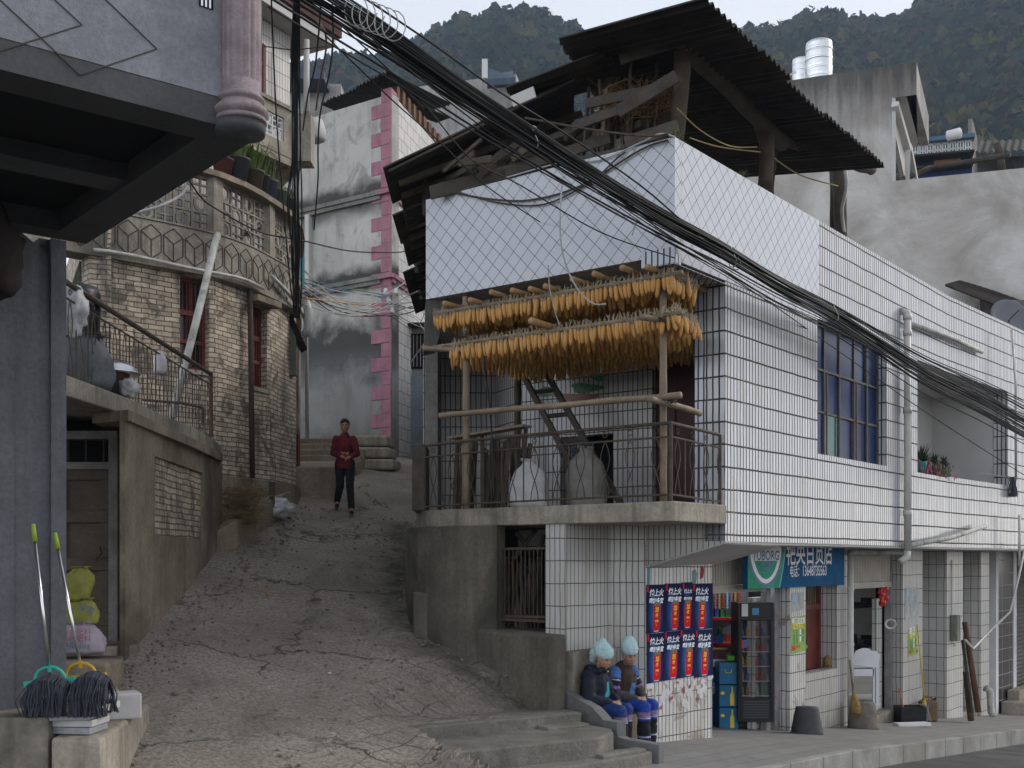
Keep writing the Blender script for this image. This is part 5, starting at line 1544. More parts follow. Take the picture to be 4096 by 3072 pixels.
 mb.add(q + [v - ff.n * 3 for v in q], [(0, 1, 2, 3), (7, 6, 5, 4), (0, 4, 5, 1), (1, 5, 6, 2), (2, 6, 7, 3), (3, 7, 4, 0)])
 mb.build('wall', M['render_grey'], t)
 mb = MB(); mb.box(P(482, 0, 45).x, P(487.5, 0, 45).x, 44.8, 45.2, P(0, 80, 45).z, P(0, 61, 45).z); mb.build('ridge_end', M['white'], t)
 mb = MB(); mb.add([P(487, 80, 45), P(514, 78, 45), P(513, 71, 46), P(500, 73, 46), P(489, 68, 46), P(488, 82, 49), P(514, 80, 49)], [(0, 1, 2, 3, 4), (0, 5, 6, 1), (4, 3, 5), (3, 2, 6, 5)])
 mb.beam(P(487, 84, 44.6), P(515, 82, 44.6), .3, .25); mb.build('blue_roof', mk('blue_glazed', (.05, .08, .12), .5, .3, 4), t)
 # small grey house with a bluish roof at the far left
 t = thing('blue_roof_house', 'small grey house with a bluish roof peeping past the cable pole', 'house', P(318, 100, 55))
 mb = MB(); mb.box(P(290, 0, 55).x, P(341, 0, 55).x, 55, 58, 4, P(0, 84, 55).z)
 mb.build('wall', M['render_grey'], t)
 mb = MB(); mb.box(P(286, 0, 54).x, P(326, 0, 54).x, 53.4, 58.5, P(0, 84, 54).z, P(0, 76, 54).z); mb.build('roof', mk('slate_blue', (.07, .09, .13), .7, .2, 2), t)
 # tin roof and dish at the right edge
 t = thing('back_shelter', 'black tin shelter roof behind the far end of the tiled parapet', 'shelter', P(990, 320, 30))
 mb = corrugated(P(945, 285, 26), P(960, 281, 30), P(1040, 300, 31), P(1030, 318, 27)); mb.build('roof_sheet', M['rust'], t)
 mb = MB(); mb.box(P(980, 0, 28).x, P(1080, 0, 28).x, 28, 28.3, P(0, 345, 28).z, P(0, 300, 28).z); mb.build('wall', M['concrete'], t)
 t = thing('satellite_dish', 'grey satellite dish standing behind the far tiled parapet', 'satellite dish', P(1011, 325, 24.2))
 mb = MB(); c = P(1011, 318, 24.3); d = Vector((.15, -.9, .35)).normalized(); x = d.cross(Vector((0, 0, 1))).normalized(); y = x.cross(d)
 vv = [c - d * .10]; rings = 6; n = 24
 for i in range(1, rings + 1):
  r = .46 * i / rings
  for j in range(n): vv.append(c - d * (.10 * (1 - (i / rings) ** 2)) + x * (r * math.cos(2*math.pi*j/n)) + y * (r * math.sin(2*math.pi*j/n)))
 fs = [(0, 1 + j, 1 + (j+1) % n) for j in range(n)]
 for i in range(rings - 1):
  for j in range(n): fs.append((1 + i*n + j, 1 + (i+1)*n + j, 1 + (i+1)*n + (j+1) % n, 1 + i*n + (j+1) % n))
 mb.add(vv, fs); o = mb.build('dish', mk('dish_grey', (.12, .13, .15), .5, .1, 4), t, smooth=True)
 md = o.modifiers.new('s', 'SOLIDIFY'); md.thickness = .012
 mb = MB(); mb.tube([c - d * .05, c + d * .3], .012, 6); mb.tube([c - d * .08, c - d * .1 - Vector((0, 0, .7))], .025, 6); mb.build('arm', M['iron'], t)
def _rw():
 m, nt, b = _new('stained_render_wall')
 tc = nd(nt, "ShaderNodeTexCoord").outputs['UV']
 c = mix(nt, ramp(nt, noi(nt, tc, .42, 7, .62, .7), .35, .62), (.27, .25, .23), (.52, .50, .48))
 c = mix(nt, ramp(nt, noi(nt, tc, 1.7, 6, .65, .4), .45, .7, 0, .5), c, (.32, .30, .27))
 sx = nd(nt, "ShaderNodeSeparateXYZ"); nt.links.new(tc, sx.inputs[0])
 st = noi(nt, mapping(nt, tc, (2.5, .22, 1)), 1, 6, .65)
 for z0, h in ((12.9, 1.6), (9.9, .9)):
  zz = nd(nt, "ShaderNodeMath", operation='MULTIPLY_ADD'); nt.links.new(st, zz.inputs[0]); zz.inputs[1].default_value = -2.2 * h; nt.links.new(sx.outputs[1], zz.inputs[2])
  f1 = ramp(nt, zz.outputs[0], z0 - 2.3 * h, z0 - 1.1 * h, 0, .88)
  f2 = ramp(nt, sx.outputs[1], z0 + .15, z0 + .2, 1, 0)
  mu = nd(nt, "ShaderNodeMath", operation='MULTIPLY'); nt.links.new(f1, mu.inputs[0]); nt.links.new(f2, mu.inputs[1])
  if z0 < 11:
   f3 = ramp(nt, sx.outputs[0], 9.3, 10.3, 0, .8); m3 = nd(nt, "ShaderNodeMath", operation='MULTIPLY'); nt.links.new(mu.outputs[0], m3.inputs[0]); nt.links.new(f3, m3.inputs[1]); mu = m3
  c = mix(nt, mu.outputs[0], c, (.045, .042, .04))
 nt.links.new(c, b.inputs['Base Color']); b.inputs['Roughness'].default_value = .9
 bump(nt, b, noi(nt, tc, 6, 7, .65), .6, .04)
 M['render_wall2'] = m
_rw()
far_buildings()
# ================================================================ wooded hills
def hills():
 rn = np.random.RandomState(5)
 def interp(u, pts):
  xs = [p[0] for p in pts]; ys = [p[1] for p in pts]
  return np.interp(u, xs, ys)
 ridgeL = [(150, 110), (260, 94), (325, 85), (345, 79), (372, 79), (400, 76), (425, 63), (440, 50), (455, 42), (480, 40), (500, 34), (520, 33), (545, 36), (562, 46), (580, 58), (620, 80), (700, 110), (800, 130)]
 ridgeR = [(560, 150), (640, 110), (700, 74), (730, 58), (745, 51), (765, 48), (790, 40), (808, 33), (822, 30), (845, 37), (870, 39), (900, 38), (915, 28), (925, 16), (960, -3), (1024, -35), (1150, -80), (1400, -120)]
 def hill(name, ridge, u0, u1, Yb, Yr, zb, kind_label, ncrown, sz, cols, seed):
  us = np.linspace(u0, u1, 90); ts = np.linspace(0, 1.0, 26)
  vv = []
  def pos(u, t):
   Y = Yb + (Yr - Yb) * t
   v = float(interp(u, ridge)); zr = (HV - v) / F * Yr
   # project along rays of constant u, height eases up to the ridge
   z = zb + (zr - zb) * (t ** .92)
   x = (u - 512) / F * Y
   z += 3.5 * noise.noise(Vector((x * .03, Y * .03, seed))) * math.sin(math.pi * min(1, t)) * 1.5
   return Vector((x, Y, z))
  for t in ts:
   for u in us: vv.append(pos(u, t))
  # back side
  for u in us:
   q = pos(u, 1.0); vv.append(Vector((q.x * 1.1, q.y * 1.15, q.z * .8)))
  nu = len(us)
  fs = [(j*nu+i, j*nu+i+1, (j+1)*nu+i+1, (j+1)*nu+i) for j in range(len(ts)) for i in range(nu - 1)]
  mb = MB(); mb.add(vv, fs)
  tag(mb.build(name, mk('hill_floor_' + name, (.035, .04, .022), .95, .4, .05, 0), smooth=True), kind='structure')
  # crown meshes: small leaf clumps spread through each crown volume
  base = []
  for kx in range(5):
   n = 90
   d = rn.normal(size=(n, 3)); d /= np.linalg.norm(d, axis=1)[:, None]
   r = rn.uniform(.45, 1.0, n) ** .6
   lob = 1 + .25 * np.sin(d[:, 0] * 4 + kx) * np.cos(d[:, 1] * 3 + 2 * kx)
   c = d * (r * lob)[:, None] * np.array([1, 1, .8]) + np.array([0, 0, .75])
   s_ = rn.uniform(.16, .34, n)
   a = rn.normal(size=(n, 3)); a /= np.linalg.norm(a, axis=1)[:, None]
   bb = np.cross(a, d); bb /= np.maximum(np.linalg.norm(bb, axis=1)[:, None], 1e-6)
   a2 = np.cross(bb, d * .6 + a * .4); a2 /= np.maximum(np.linalg.norm(a2, axis=1)[:, None], 1e-6)
   quad = np.stack([c - bb * s_[:, None] - a2 * s_[:, None] * .7, c + bb * s_[:, None] - a2 * s_[:, None] * .5, c + bb * s_[:, None] * .8 + a2 * s_[:, None], c - bb * s_[:, None] * .6 + a2 * s_[:, None] * .8], axis=1)
   base.append(quad)  # n,4,3
  V = []; MI = []
  for k in range(ncrown):
   u = rn.uniform(u0, u1)
   t = rn.uniform(0.0, 1.0) ** .8 if k > ncrown * .16 else rn.uniform(.985, 1.0)
   p = pos(u, t)
   s_ = sz * rn.uniform(.55, 1.25) * (1.0 if k > ncrown * .16 else rn.uniform(.5, .9))
   q = base[rn.randint(5)]
   th = rn.uniform(0, 6.28); R = np.array([[math.cos(th), -math.sin(th), 0], [math.sin(th), math.cos(th), 0], [0, 0, 1]])
   V.append((q @ R.T) * s_ * np.array([1, 1, rn.uniform(.8, 1.5)]) + np.array([p.x, p.y, p.z]))
   MI.append(np.full(q.shape[0], rn.choice(len(cols), p=cols_p)))
  V = np.concatenate(V).reshape(-1, 3); MI = np.concatenate(MI)
  nf = len(MI)
  me = bpy.data.meshes.new(name + '_forest')
  me.vertices.add(len(V)); me.vertices.foreach_set('co', V.astype(np.float32).ravel())
  me.loops.add(nf * 4); me.loops.foreach_set('vertex_index', np.arange(nf * 4, dtype=np.int32))
  me.polygons.add(nf); me.polygons.foreach_set('loop_start', np.arange(0, nf * 4, 4, dtype=np.int32))
  for c in cols: me.materials.append(c)
  me.polygons.foreach_set('material_index', MI.astype(np.int32))
  me.update(); me.validate()
  o = bpy.data.objects.new('forest', me); link(o)
  tag(o, kind_label, 'forest', kind='stuff')
 def leaf(n, c): return mk(n, c, .9, .5, .25, 0, spec=.05)
 cols = [leaf('pine_leaf', (.020, .033, .018)), leaf('broad_leaf', (.040, .048, .018)), leaf('yellow_leaf', (.085, .072, .018)), leaf('rusty_leaf', (.055, .036, .022)), leaf('dark_leaf', (.012, .020, .011))]
 cols_p = [.35, .25, .08, .08, .24]
 hill('left_hill', ridgeL, 230, 760, 150, 430, 8, 'dense pine wood covering the rounded hill behind the left houses', 9000, 4.2, cols, 1.0)
 cols_p = [.25, .27, .14, .12, .22]
 hill('right_hill', ridgeR, 620, 1320, 170, 440, 20, 'dense mixed wood with yellowing trees covering the steep right hillside', 12000, 3.7, cols, 5.0)
hills()
def haze():
 mb = MB(); mb.box(-420, 420, -14, 520, -12, 235)
 m = bpy.data.materials.new('haze'); m.use_nodes = True
 nt = m.node_tree; nt.nodes.clear()
 out = nt.nodes.new('ShaderNodeOutputMaterial'); v = nt.nodes.new('ShaderNodeVolumePrincipled')
 v.inputs['Color'].default_value = (.62, .78, 1.0, 1); v.inputs['Density'].default_value = .00036; v.inputs['Anisotropy'].default_value = .1
 nt.links.new(v.outputs[0], out.inputs['Volume'])
 tag(mb.build('haze', m), 'thin bluish evening haze in the valley air', 'haze', kind='stuff')
haze()
# ================================================================ helpers for small things
def one(mb, name, mat, label, cat, group=None, smooth=False, bevel=0):
 return tag(mb.build(name, mat, smooth=smooth, bevel=bevel), label, cat, group)
def text_mesh(body, size=1.0, bold=.0, shear=0, align='LEFT', space=1.0, name='text'):
 cu = bpy.data.curves.new('t', 'FONT')
 cu.body = body; cu.size = size; cu.offset = bold; cu.shear = shear; cu.align_x = align; cu.space_character = space
 cu.resolution_u = 3; cu.extrude = .0
 ob = bpy.data.objects.new('t', cu); COL.objects.link(ob)
 bpy.context.view_layer.update()
 dg = bpy.context.evaluated_depsgraph_get()
 me = bpy.data.meshes.new_from_object(ob.evaluated_get(dg))
 vv = [tuple(v.co) for v in me.vertices]; ff = [tuple(p.vertices) for p in me.polygons]
 bpy.data.objects.remove(ob); bpy.data.curves.remove(cu); bpy.data.meshes.remove(me)
 return vv, ff
def put_text(body, size, fr, a, n, z, mat, parent, name='lettering', bold=0, shear=0, align='LEFT', sx=1.0, sy=1.0, space=1.0, rot=0):
 vv, ff = text_mesh(body, size, bold, shear, align, space)
 mb = MB(); c, s = math.cos(rot), math.sin(rot)
 mb.add([fr.p(a + (x * sx * c - y * sy * s), n, z + (x * sx * s + y * sy * c)) for x, y, _ in vv], ff)
 return mb.build(name, mat, parent)
def sack(name, label, c, r, mat, seed=0, group=None, lean=(0, 0), top=.35, cat='sack'):
 """a filled, slumped, tied sack: rounded body with puckered neck"""
 mb = MB(); n = 44; c = Vector(c)
 p0 = [(0, .0), (.8, .0), (1.0, .08), (1.04, .3), (.98, .55), (.82, .76), (top, .9), (top * .8, .95), (top * 1.2, 1.0), (.0, .99)]
 prof = []
 for i in range(len(p0) - 1):
  for j in range(3): t = j / 3; prof.append((p0[i][0] + (p0[i+1][0] - p0[i][0]) * t, p0[i][1] + (p0[i+1][1] - p0[i][1]) * t))
 prof.append(p0[-1]); vv = []; fs = []
 for i, (rr, h) in enumerate(prof):
  for j in range(n):
   t = 2 * math.pi * j / n
   d = Vector((math.cos(t), math.sin(t), h)); sd_ = Vector((seed, seed * .3, 0))
   w_ = 1 + .16 * noise.noise(d * 2.2 + sd_) + .05 * noise.noise(d * 7 + sd_) + .07 * h * h * math.sin(t * 9 + 3 * noise.noise(d * 3 + sd_)) - .05 * abs(noise.noise(Vector((t * 1.2, h * 9, seed))))
   vv.append(c + Vector((r[0] * rr * w_ * math.cos(t) + lean[0] * h, r[1] * rr * w_ * math.sin(t) + lean[1] * h, r[2] * h + r[2] * .05 * noise.noise(d * 4 + sd_) * (h > .02))))
 for i in range(len(prof) - 1):
  for j in range(n):
   a = i * n + j; b = i * n + (j+1) % n; fs.append((a, b, b + n, a + n))
 mb.add(vv, fs)
 o = one(mb, name, mat, label, cat, group, smooth=True)
 return o
# ================================================================ balcony: railing, poles, corn
def balcony():
 railing(H, [FP.p(-.03, .0, 1.46), FP.p(.9, .05, 1.475), FP.p(2.2, .05, 1.485), FP.p(LP - .05, .0, 1.495), FA.p(1.12, -.04, 1.46)], .15, .78, .02, seed=3, step=.165)
 mb = MB(); c = FP.p(LP - .05, .0, 1.495); mb.tube([c, c - Vector((0, 0, .85))], .022, 8); c = FA.p(1.12, -.04, 1.46); mb.tube([c, c - Vector((0, 0, .82))], .02, 8)
 mb.build('rail_post', M['iron'], H)
 G = 'bamboo poles of the corn racks'
 def pole(a, b, r, label, mat='bamboo', group=None, name='bamboo_pole'):
  mb = MB(); a = Vector(a); b = Vector(b)
  k = 12; pts = [a.lerp(b, i / k) for i in range(k + 1)]
  pts = [q + Vector((0, 0, .01 * noise.noise(q * 2))) for q in pts]
  mb.tube(pts, [r * (1 + (.10 if i % 3 == 0 else 0)) for i in range(k + 1)], 10)
  return one(mb, name, M[mat], label, 'pole', group, smooth=True)
 # projecting rods at the top
 ends = [(444, 303), (470, 300), (491, 292), (512, 290), (530, 288.5), (545, 286), (572, 279), (594, 273.5), (622, 267.5), (647, 267)]
 for i, (u, v) in enumerate(ends):
  o = FP.px(u, v, .17); inn = o - FP.n * 2.6 + Vector((0, 0, .0))
  pole(o, inn, .032, 'short bamboo rod with pale cut end poking out above the top row of corn', 'bamboo_end', G)
 # racks carrying the rows
 for lay, z in ((0, 3.13), (1, 2.70)):
  for r in range(7):
   od = ('front', 'second', 'third', 'fourth', 'fifth', 'sixth', 'rearmost')[r]
   a0 = FP.p(.12, -.02 - r * .34, z - .015 * (r % 2)); b0 = FP.p(LP - (-.08, .04, .34, .36, .40, .40, .40)[r], -.02 - r * .34, z - .02)
   if r == 0 and lay == 1:
    pole(FP.p(-.02, .02, z), FP.p(.6, -.03, z - .08), .035, 'grey bamboo stub sticking out at the left end of the lower corn rack', 'bamboo')
   pole(a0, b0, .028, '%s horizontal bamboo pole of the %s corn rack' % (od, ('upper', 'lower')[lay]), 'bamboo', 'bamboo poles carrying the corn rows')
 pole(P(531, 321, 13.25), P(531, 321, 13.25) + FA.d * 2.4 + Vector((0, 0, -.05)), .04, 'thick pale bamboo pole end pointing outward above the lower corn row', 'bamboo_end')
 pole(P(641, 317, 12.45), P(668, 321, 12.75), .035, 'dark hollow bamboo end lashed to the right hand upright', 'bamboo')
 pole(FP.p(FP.a_at(462), -.08, .64), FP.p(FP.a_at(462), -.08, 3.3), .042, 'upright grey pole at the left end of the balcony railing', 'bamboo')
 pole(P(663.5, 505, 12.75), P(663, 268, 12.75), .04, 'upright grey pole behind the right end of the railing', 'bamboo')
 pole(P(517, 500, 16.7), P(518, 360, 16.7), .05, 'dark wooden post standing by the inner balcony wall', 'log', name='wooden_post')
 pole(P(440, 415.5, 14.2), P(681, 395, 12.35), .035, 'long bamboo pole lashed across the front of the balcony above the railing', 'bamboo')
 pole(P(649, 398, 12.35), P(700, 413, 12.95), .036, 'shorter bamboo pole lashed across the right side of the balcony', 'bamboo')
 # lashings
 for (u, v, Y) in ((462, 413.5, 14.05), (663, 397, 12.5), (672, 400, 12.5), (463, 335, 14.2), (664, 320, 12.6)):
  mb = MB(); c = P(u, v, Y)
  for k in range(4):
   ring = [c + Vector((math.cos(t) * .05, math.sin(t) * .05, (k - 1.5) * .018 + .012 * math.sin(t * 2 + k))) for t in [2*math.pi*j/10 for j in range(11)]]
   mb.tube(ring, .006, 4)
  one(mb, 'lashing', M['iron'], 'wire lashing binding the crossing balcony poles together', 'lashing', 'wire lashings on the balcony poles')
 # ------------ corn cobs
 mc, nt, b = _new('corn_kernels')
 tc = nd(nt, "ShaderNodeTexCoord").outputs['Object']
 sp = nd(nt, "ShaderNodeSeparateXYZ"); nt.links.new(tc, sp.inputs[0])
 at = nd(nt, "ShaderNodeMath", operation='ARCTAN2'); nt.links.new(sp.outputs[1], at.inputs[0]); nt.links.new(sp.outputs[0], at.inputs[1])
 cb = nd(nt, "ShaderNodeCombineXYZ"); m_ = nd(nt, "ShaderNodeMath", operation='MULTIPLY'); nt.links.new(at.outputs[0], m_.inputs[0]); m_.inputs[1].default_value = 2.2
 nt.links.new(m_.outputs[0], cb.inputs[0]); z_ = nd(nt, "ShaderNodeMath", operation='MULTIPLY'); nt.links.new(sp.outputs[2], z_.inputs[0]); z_.inputs[1].default_value = 90
 nt.links.new(z_.outputs[0], cb.inputs[1])
 br = nd(nt, "ShaderNodeTexBrick", offset=.5); br.inputs['Scale'].default_value = 1; br.inputs['Brick Width'].default_value = .86; br.inputs['Row Height'].default_value = .7; br.inputs['Mortar Size'].default_value = .12
 br.inputs['Color1'].default_value = (.78, .48, .14, 1); br.inputs['Color2'].default_value = (.66, .37, .09, 1); br.inputs['Mortar'].default_value = (.30, .12, .02, 1)
 nt.links.new(cb.outputs[0], br.inputs['Vector'])
 oi = nd(nt, "ShaderNodeObjectInfo")
 cc = mix(nt, ramp(nt, oi.outputs['Random'], 0, 1, 0, .35), br.outputs['Color'], (.42, .16, .03))
 nt.links.new(cc, b.inputs['Base Color']); b.inputs['Roughness'].default_value = .55
 mh = mk('dry_husk', (.36, .30, .20), .9, .4, 30, 0)
 rn = random.Random(21)
 def cob_mesh(k):
  mb = MB(); L = rn.uniform(.17, .215); R = rn.uniform(.025, .031)
  prof = [(0.002, -L), (R * .45, -L + .008), (R * .8, -L * .82), (R, -L * .55), (R * 1.02, -L * .3), (R * .9, -.03), (R * .5, -.012)]
  bend = rn.uniform(-.02, .02)
  n = 9; vv = []; fs = []
  for r_, z in prof:
   for j in range(n):
    t = 2 * math.pi * j / n; vv.append((r_ * math.cos(t) + bend * (z / L) ** 2, r_ * math.sin(t), z))
  for i in range(len(prof) - 1):
   for j in range(n): a = i*n+j; b_ = i*n+(j+1) % n; fs.append((a, b_, b_+n, a+n))
  mb.add(vv, fs, 0)
  for q in range(5):
   t = rn.uniform(0, 6.28); r0 = R * .75
   a = Vector((math.cos(t) * r0, math.sin(t) * r0, -.05)); b_ = Vector((math.cos(t) * .008, math.sin(t) * .008, .04)); c_ = b_ + Vector((rn.uniform(-.03, .03), rn.uniform(-.03, .03), rn.uniform(.01, .05)))
   mb.tube([a, a.lerp(b_, .5) + Vector((math.cos(t), math.sin(t), 0)) * .004, b_, c_], [.011, .009, .006, .002], 4, m=1)
  return mb
 protos = []
 for k in range(6):
  mb = cob_mesh(k); protos.append(mb)
 # slots
 slots = []
 for lay, z in ((0, 3.12), (1, 2.69)):
  for r in range(7):
   a = .14 if not (lay == 1 and r == 0) else .42
   while a < LP - (.02, .04, .34, .36, .40, .40, .40)[r]:
    p = FP.p(a, -.02 - r * .34, z + rn.uniform(-.02, .02))
    vis = r + (0 if lay == 1 else .1)
    slots.append((vis, p, 0)); a += rn.uniform(.046, .066) * (1.0 if r < 2 else 1.15)
  # right hand side rows running in from the corner
  a = .02
  while a < .60:
   for off in (.0, .14) if lay == 1 else (.05,):
    p = FA.p(a, -.02 - off, z + (.03 if lay else -.02) - .12 * a * lay + rn.uniform(-.05, .04)); slots.append((.5 + off, p, 1))
   a += rn.uniform(.045, .065)
 slots.sort(key=lambda s: s[0])
 GI = 'corn cobs hanging in rows from the balcony racks'
 protos_ob = []
 for k, mb in enumerate(protos):
  o = mb.build('corn_cob', [mc, mh], smooth=True, loc=(0, 0, 0)); protos_ob.append(o)
 cnt = 0
 rest = MB()
 used = set()
 for i, (vis, p, side) in enumerate(slots):
  k = rn.randrange(6)
  ro = (rn.gauss(0, .07) + (rn.uniform(-.35, .35) if side and rn.random() < .4 else 0), rn.gauss(0, .09), rn.uniform(0, 6.28))
  if cnt < 298:
   if k not in used: o = protos_ob[k]; used.add(k)
   else: o = protos_ob[k].copy(); COL.objects.link(o)
   o.location = p; o.rotation_euler = ro; s_ = rn.uniform(.88, 1.12); o.scale = (s_, s_, s_)
   tag(o, 'golden corn cob hanging by its dry husk in the balcony racks', 'corn cob', GI)
   cnt += 1
  else:
   R_ = Matrix.Rotation(ro[2], 3, 'Z') @ Matrix.Rotation(ro[0], 3, 'X'); m2 = protos[k]; b0 = len(rest.v)
   rest.v.extend([tuple(R_ @ Vector(q) + p) for q in m2.v])
   rest.f.extend([tuple(x + b0 for x in f) for f in m2.f]); rest.m.extend(m2.m)
 for k in range(6):
  if k not in used: bpy.data.objects.remove(protos_ob[k])
 mr = mk('corn_in_depth', (.50, .27, .07), .6, .35, 30, 0)  # darker corn colour with the shade of the deeper rows put in
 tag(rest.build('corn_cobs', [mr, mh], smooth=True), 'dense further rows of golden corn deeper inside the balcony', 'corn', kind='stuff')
 # dry leaf tufts along the rods
 st = MB()
 for k in range(900):
  lay = rn.random() < .6
  if rn.random() < .75: p = FP.p(rn.uniform(.2, LP), rn.uniform(-.5, .04), (2.70 if lay else 3.13))
  else: p = FA.p(rn.uniform(0, .62), -.05, 2.7 if lay else 3.1)
  d = Vector((rn.gauss(0, 1), rn.gauss(0, 1), rn.gauss(.5, .8))).normalized() * rn.uniform(.03, .09)
  st.beam(p, p + d, .004, .008)
 tag(st.build('corn_husks', mh), 'wispy dry corn husks bristling along the racks', 'husks', kind='stuff')
 # ladder
 t = thing('ladder', 'rough wooden ladder leaning inside the balcony under the corn', 'ladder', P(605, 500, 15.2))
 a0, a1 = P(514, 358, 16.3), P(594, 508, 15.0); b0, b1 = P(536, 355, 16.3), P(622, 506, 15.0)
 for (x, y) in ((a0, a1), (b0, b1)):
  mb = MB(); mb.beam(x, y, .045, .09); mb.build('side_rail', M['oldwood'], t, bevel=.008)
 for k in range(6):
  s_ = .08 + k * .165; mb = MB(); mb.beam(a0.lerp(a1, s_), b0.lerp(b1, s_), .035, .06); mb.build('rung', M['oldwood'], t, bevel=.006)
 # sacks
 sw = mk('white_woven_sack', (.50, .49, .50), .7, .2, 6, .5, 40); sg = mk('grey_woven_sack', (.27, .26, .24), .8, .25, 6, .5, 40)
 sack('sack', 'bulging white woven sack behind the balcony railing', P(528.5, 509, 14.35), (.23, .2, .62), sw, 1)
 sack('sack', 'taller greyish woven sack standing right of the white one behind the railing', P(586, 510, 15.0), (.26, .2, .82), sg, 5)
 # firewood behind railing
 for k in range(34):
  a = rn.uniform(.05, 1.12); n_ = rn.uniform(-.95, -.45); h = rn.uniform(.75, 1.02)
  p = FP.p(a, n_, .645); q = FP.p(a + rn.uniform(-.09, .09), n_ - rn.uniform(0, .12), .645 + h)
  mb = MB(); mb.tube([p, p.lerp(q, .5) + Vector((rn.uniform(-.01, .01), 0, 0)), q], rn.uniform(.015, .032), 6)
  one(mb, 'firewood_stick', M[rn.choice(['log', 'oldwood', 'log'])], 'upright firewood stick stacked behind the left end of the railing', 'firewood', 'firewood sticks stacked behind the railing')
 mb = MB(); mb.beam(FP.p(.1, -.4, 1.58), FP.p(1.3, -.42, 1.66), .2, .03); one(mb, 'board', M['bamboo'], 'thin board laid on top of the firewood behind the railing', 'board')
 mb = MB(); mb.box(-1.30, -1.12, 14.95, 15.6, .64, 1.5); one(mb, 'old_chest', M['oldwood'], 'dark plank chest at the left edge of the balcony', 'chest', bevel=.01)
 # cable down the left
 # wall decoration: painted tile panel
 BW = Fr(*FA.p(2.6, -4.12, 0)[:2], FA.n.x, FA.n.y)
 t = thing('wall_mural', 'faint ceramic wall picture with green plants and red sun behind the ladder', 'mural', BW.px(570, 400, .01))
 mb = MB(); BW.box(mb, BW.a_at(537), BW.a_at(606), .002, .014, BW.az(570, 400)[1], BW.az(570, 366)[1]); mb.build('panel', M['tile_in'], t)
 def blob(u, v, ru, rv, mat, nm, seed):
  mb = MB(); pts = []
  for j in range(16):
   tt = 2 * math.pi * j / 16; rr = 1 + .35 * math.sin(3 * tt + seed) * .6
   pts.append(BW.px(u + ru * rr * math.cos(tt), v + rv * rr * math.sin(tt), .018 + .001 * seed))
  mb.face(pts[::-1]); mb.build(nm, mat, t)
 blob(566, 370, 5, 4.5, mk('mural_red', (.45, .05, .03), .4, .1), 'sun', 0)
 blob(549, 392, 11, 5, mk('mural_green', (.05, .16, .08), .4, .3, 20), 'leaves', 1); blob(586, 388, 16, 5, MATS['mural_green'], 'leaves', 2); blob(575, 397, 22, 4, mk('mural_brown', (.22, .09, .06), .4, .3, 20), 'branch', 3)
 blob(598, 377, 8, 4, MATS['mural_green'], 'leaves', 4)
balcony()
# ================================================================ wood store gate and firewood
def store():
 t = thing('store_gate', 'rusty barred iron gate leaning in the wood store doorway', 'gate', P(523, 622, 13.95))
 a, b, c, d = P(497, 549, 14.15), P(546, 548, 13.72), P(546, 621.5, 13.72), P(497, 619, 14.15)
 for k, (x, y) in enumerate(((a, b), (b, c), (c, d), (d, a), (P(497, 616, 14.15), P(546, 617, 13.72)))):
  mb = MB(); mb.beam(x, y, .03, .03); mb.build('frame', M['iron'], t)
 for k in range(1, 12):
  s_ = k / 12; mb = MB(); mb.tube([a.lerp(b, s_), d.lerp(c, s_)], .007, 5); mb.build('bar', M['iron'], t)
 rn = random.Random(9)
 for k in range(44):
  x = rn.uniform(500, 545); Y = rn.uniform(14.35, 15.0)
  p = P(x, 560, Y); p.z = -.95; q = p + Vector((rn.uniform(-.12, .22), rn.uniform(0, .25), rn.uniform(.75, 1.0)))
  mb = MB(); mb.tube([p, p.lerp(q, .5) + Vector((rn.uniform(-.02, .02), 0, 0)), q], rn.uniform(.014, .03), 6)
  one(mb, 'firewood_stick', M[rn.choice(['bamboo', 'oldwood', 'log'])], 'split firewood stick stored behind the barred gate', 'firewood', 'firewood sticks inside the wood store')
 for (u0, v0, u1, v1) in ((517, 533, 530, 552), (512, 560, 536, 530), (538, 552, 544, 535)):
  mb = MB(); mb.beam(P(u0, v0, 14.3), P(u1, v1, 14.5), .05, .04)
  one(mb, 'firewood_stick', M['oldwood'], 'crooked branch jutting above the barred gate of the wood store', 'firewood', 'branches above the wood store gate')
 # peeling paper notices with brushed characters on the curved store wall
 t = thing('peeled_notices', 'peeling white paper notices with faded black characters on the store wall', 'notice', P(486, 545, 14.4))
 wf = Fr(-.86, 14.66, .80, -.51)
 pm = mk('old_paste', (.30, .29, .28), .9, .25, 12, .2); ink = mk('faded_ink', (.05, .05, .055), .9, .2)
 for k in range(46):
  a = rn.gauss(.33, .14); z = rn.uniform(-.55, .22)
  if abs(a - .33) > .3: continue
  w_, h = rn.uniform(.02, .06), rn.uniform(.03, .13)
  pts = [(a - w_/2, z), (a + w_/2 * rn.uniform(.5, 1), z - rn.uniform(0, .02)), (a + w_/2, z + h), (a, z + h * 1.15), (a - w_/2 * rn.uniform(.6, 1), z + h)]
  mb = MB(); mb.face([wf.p(x, .075 + .0006 * k, y) for x, y in pts]); mb.build('paper_scrap', pm, t)
 for s_, x, z in (('刷', .17, .16), ('墙', .17, .05), ('院', .28, .15), ('自', .40, .13), ('观', .40, .0), ('晴', .40, -.1), ('盒', .52, .13), ('说', .29, -.08), ('集', .29, -.22)):
  put_text(s_, .12, wf, x - .05, .112, z - .05, ink, t)
store()
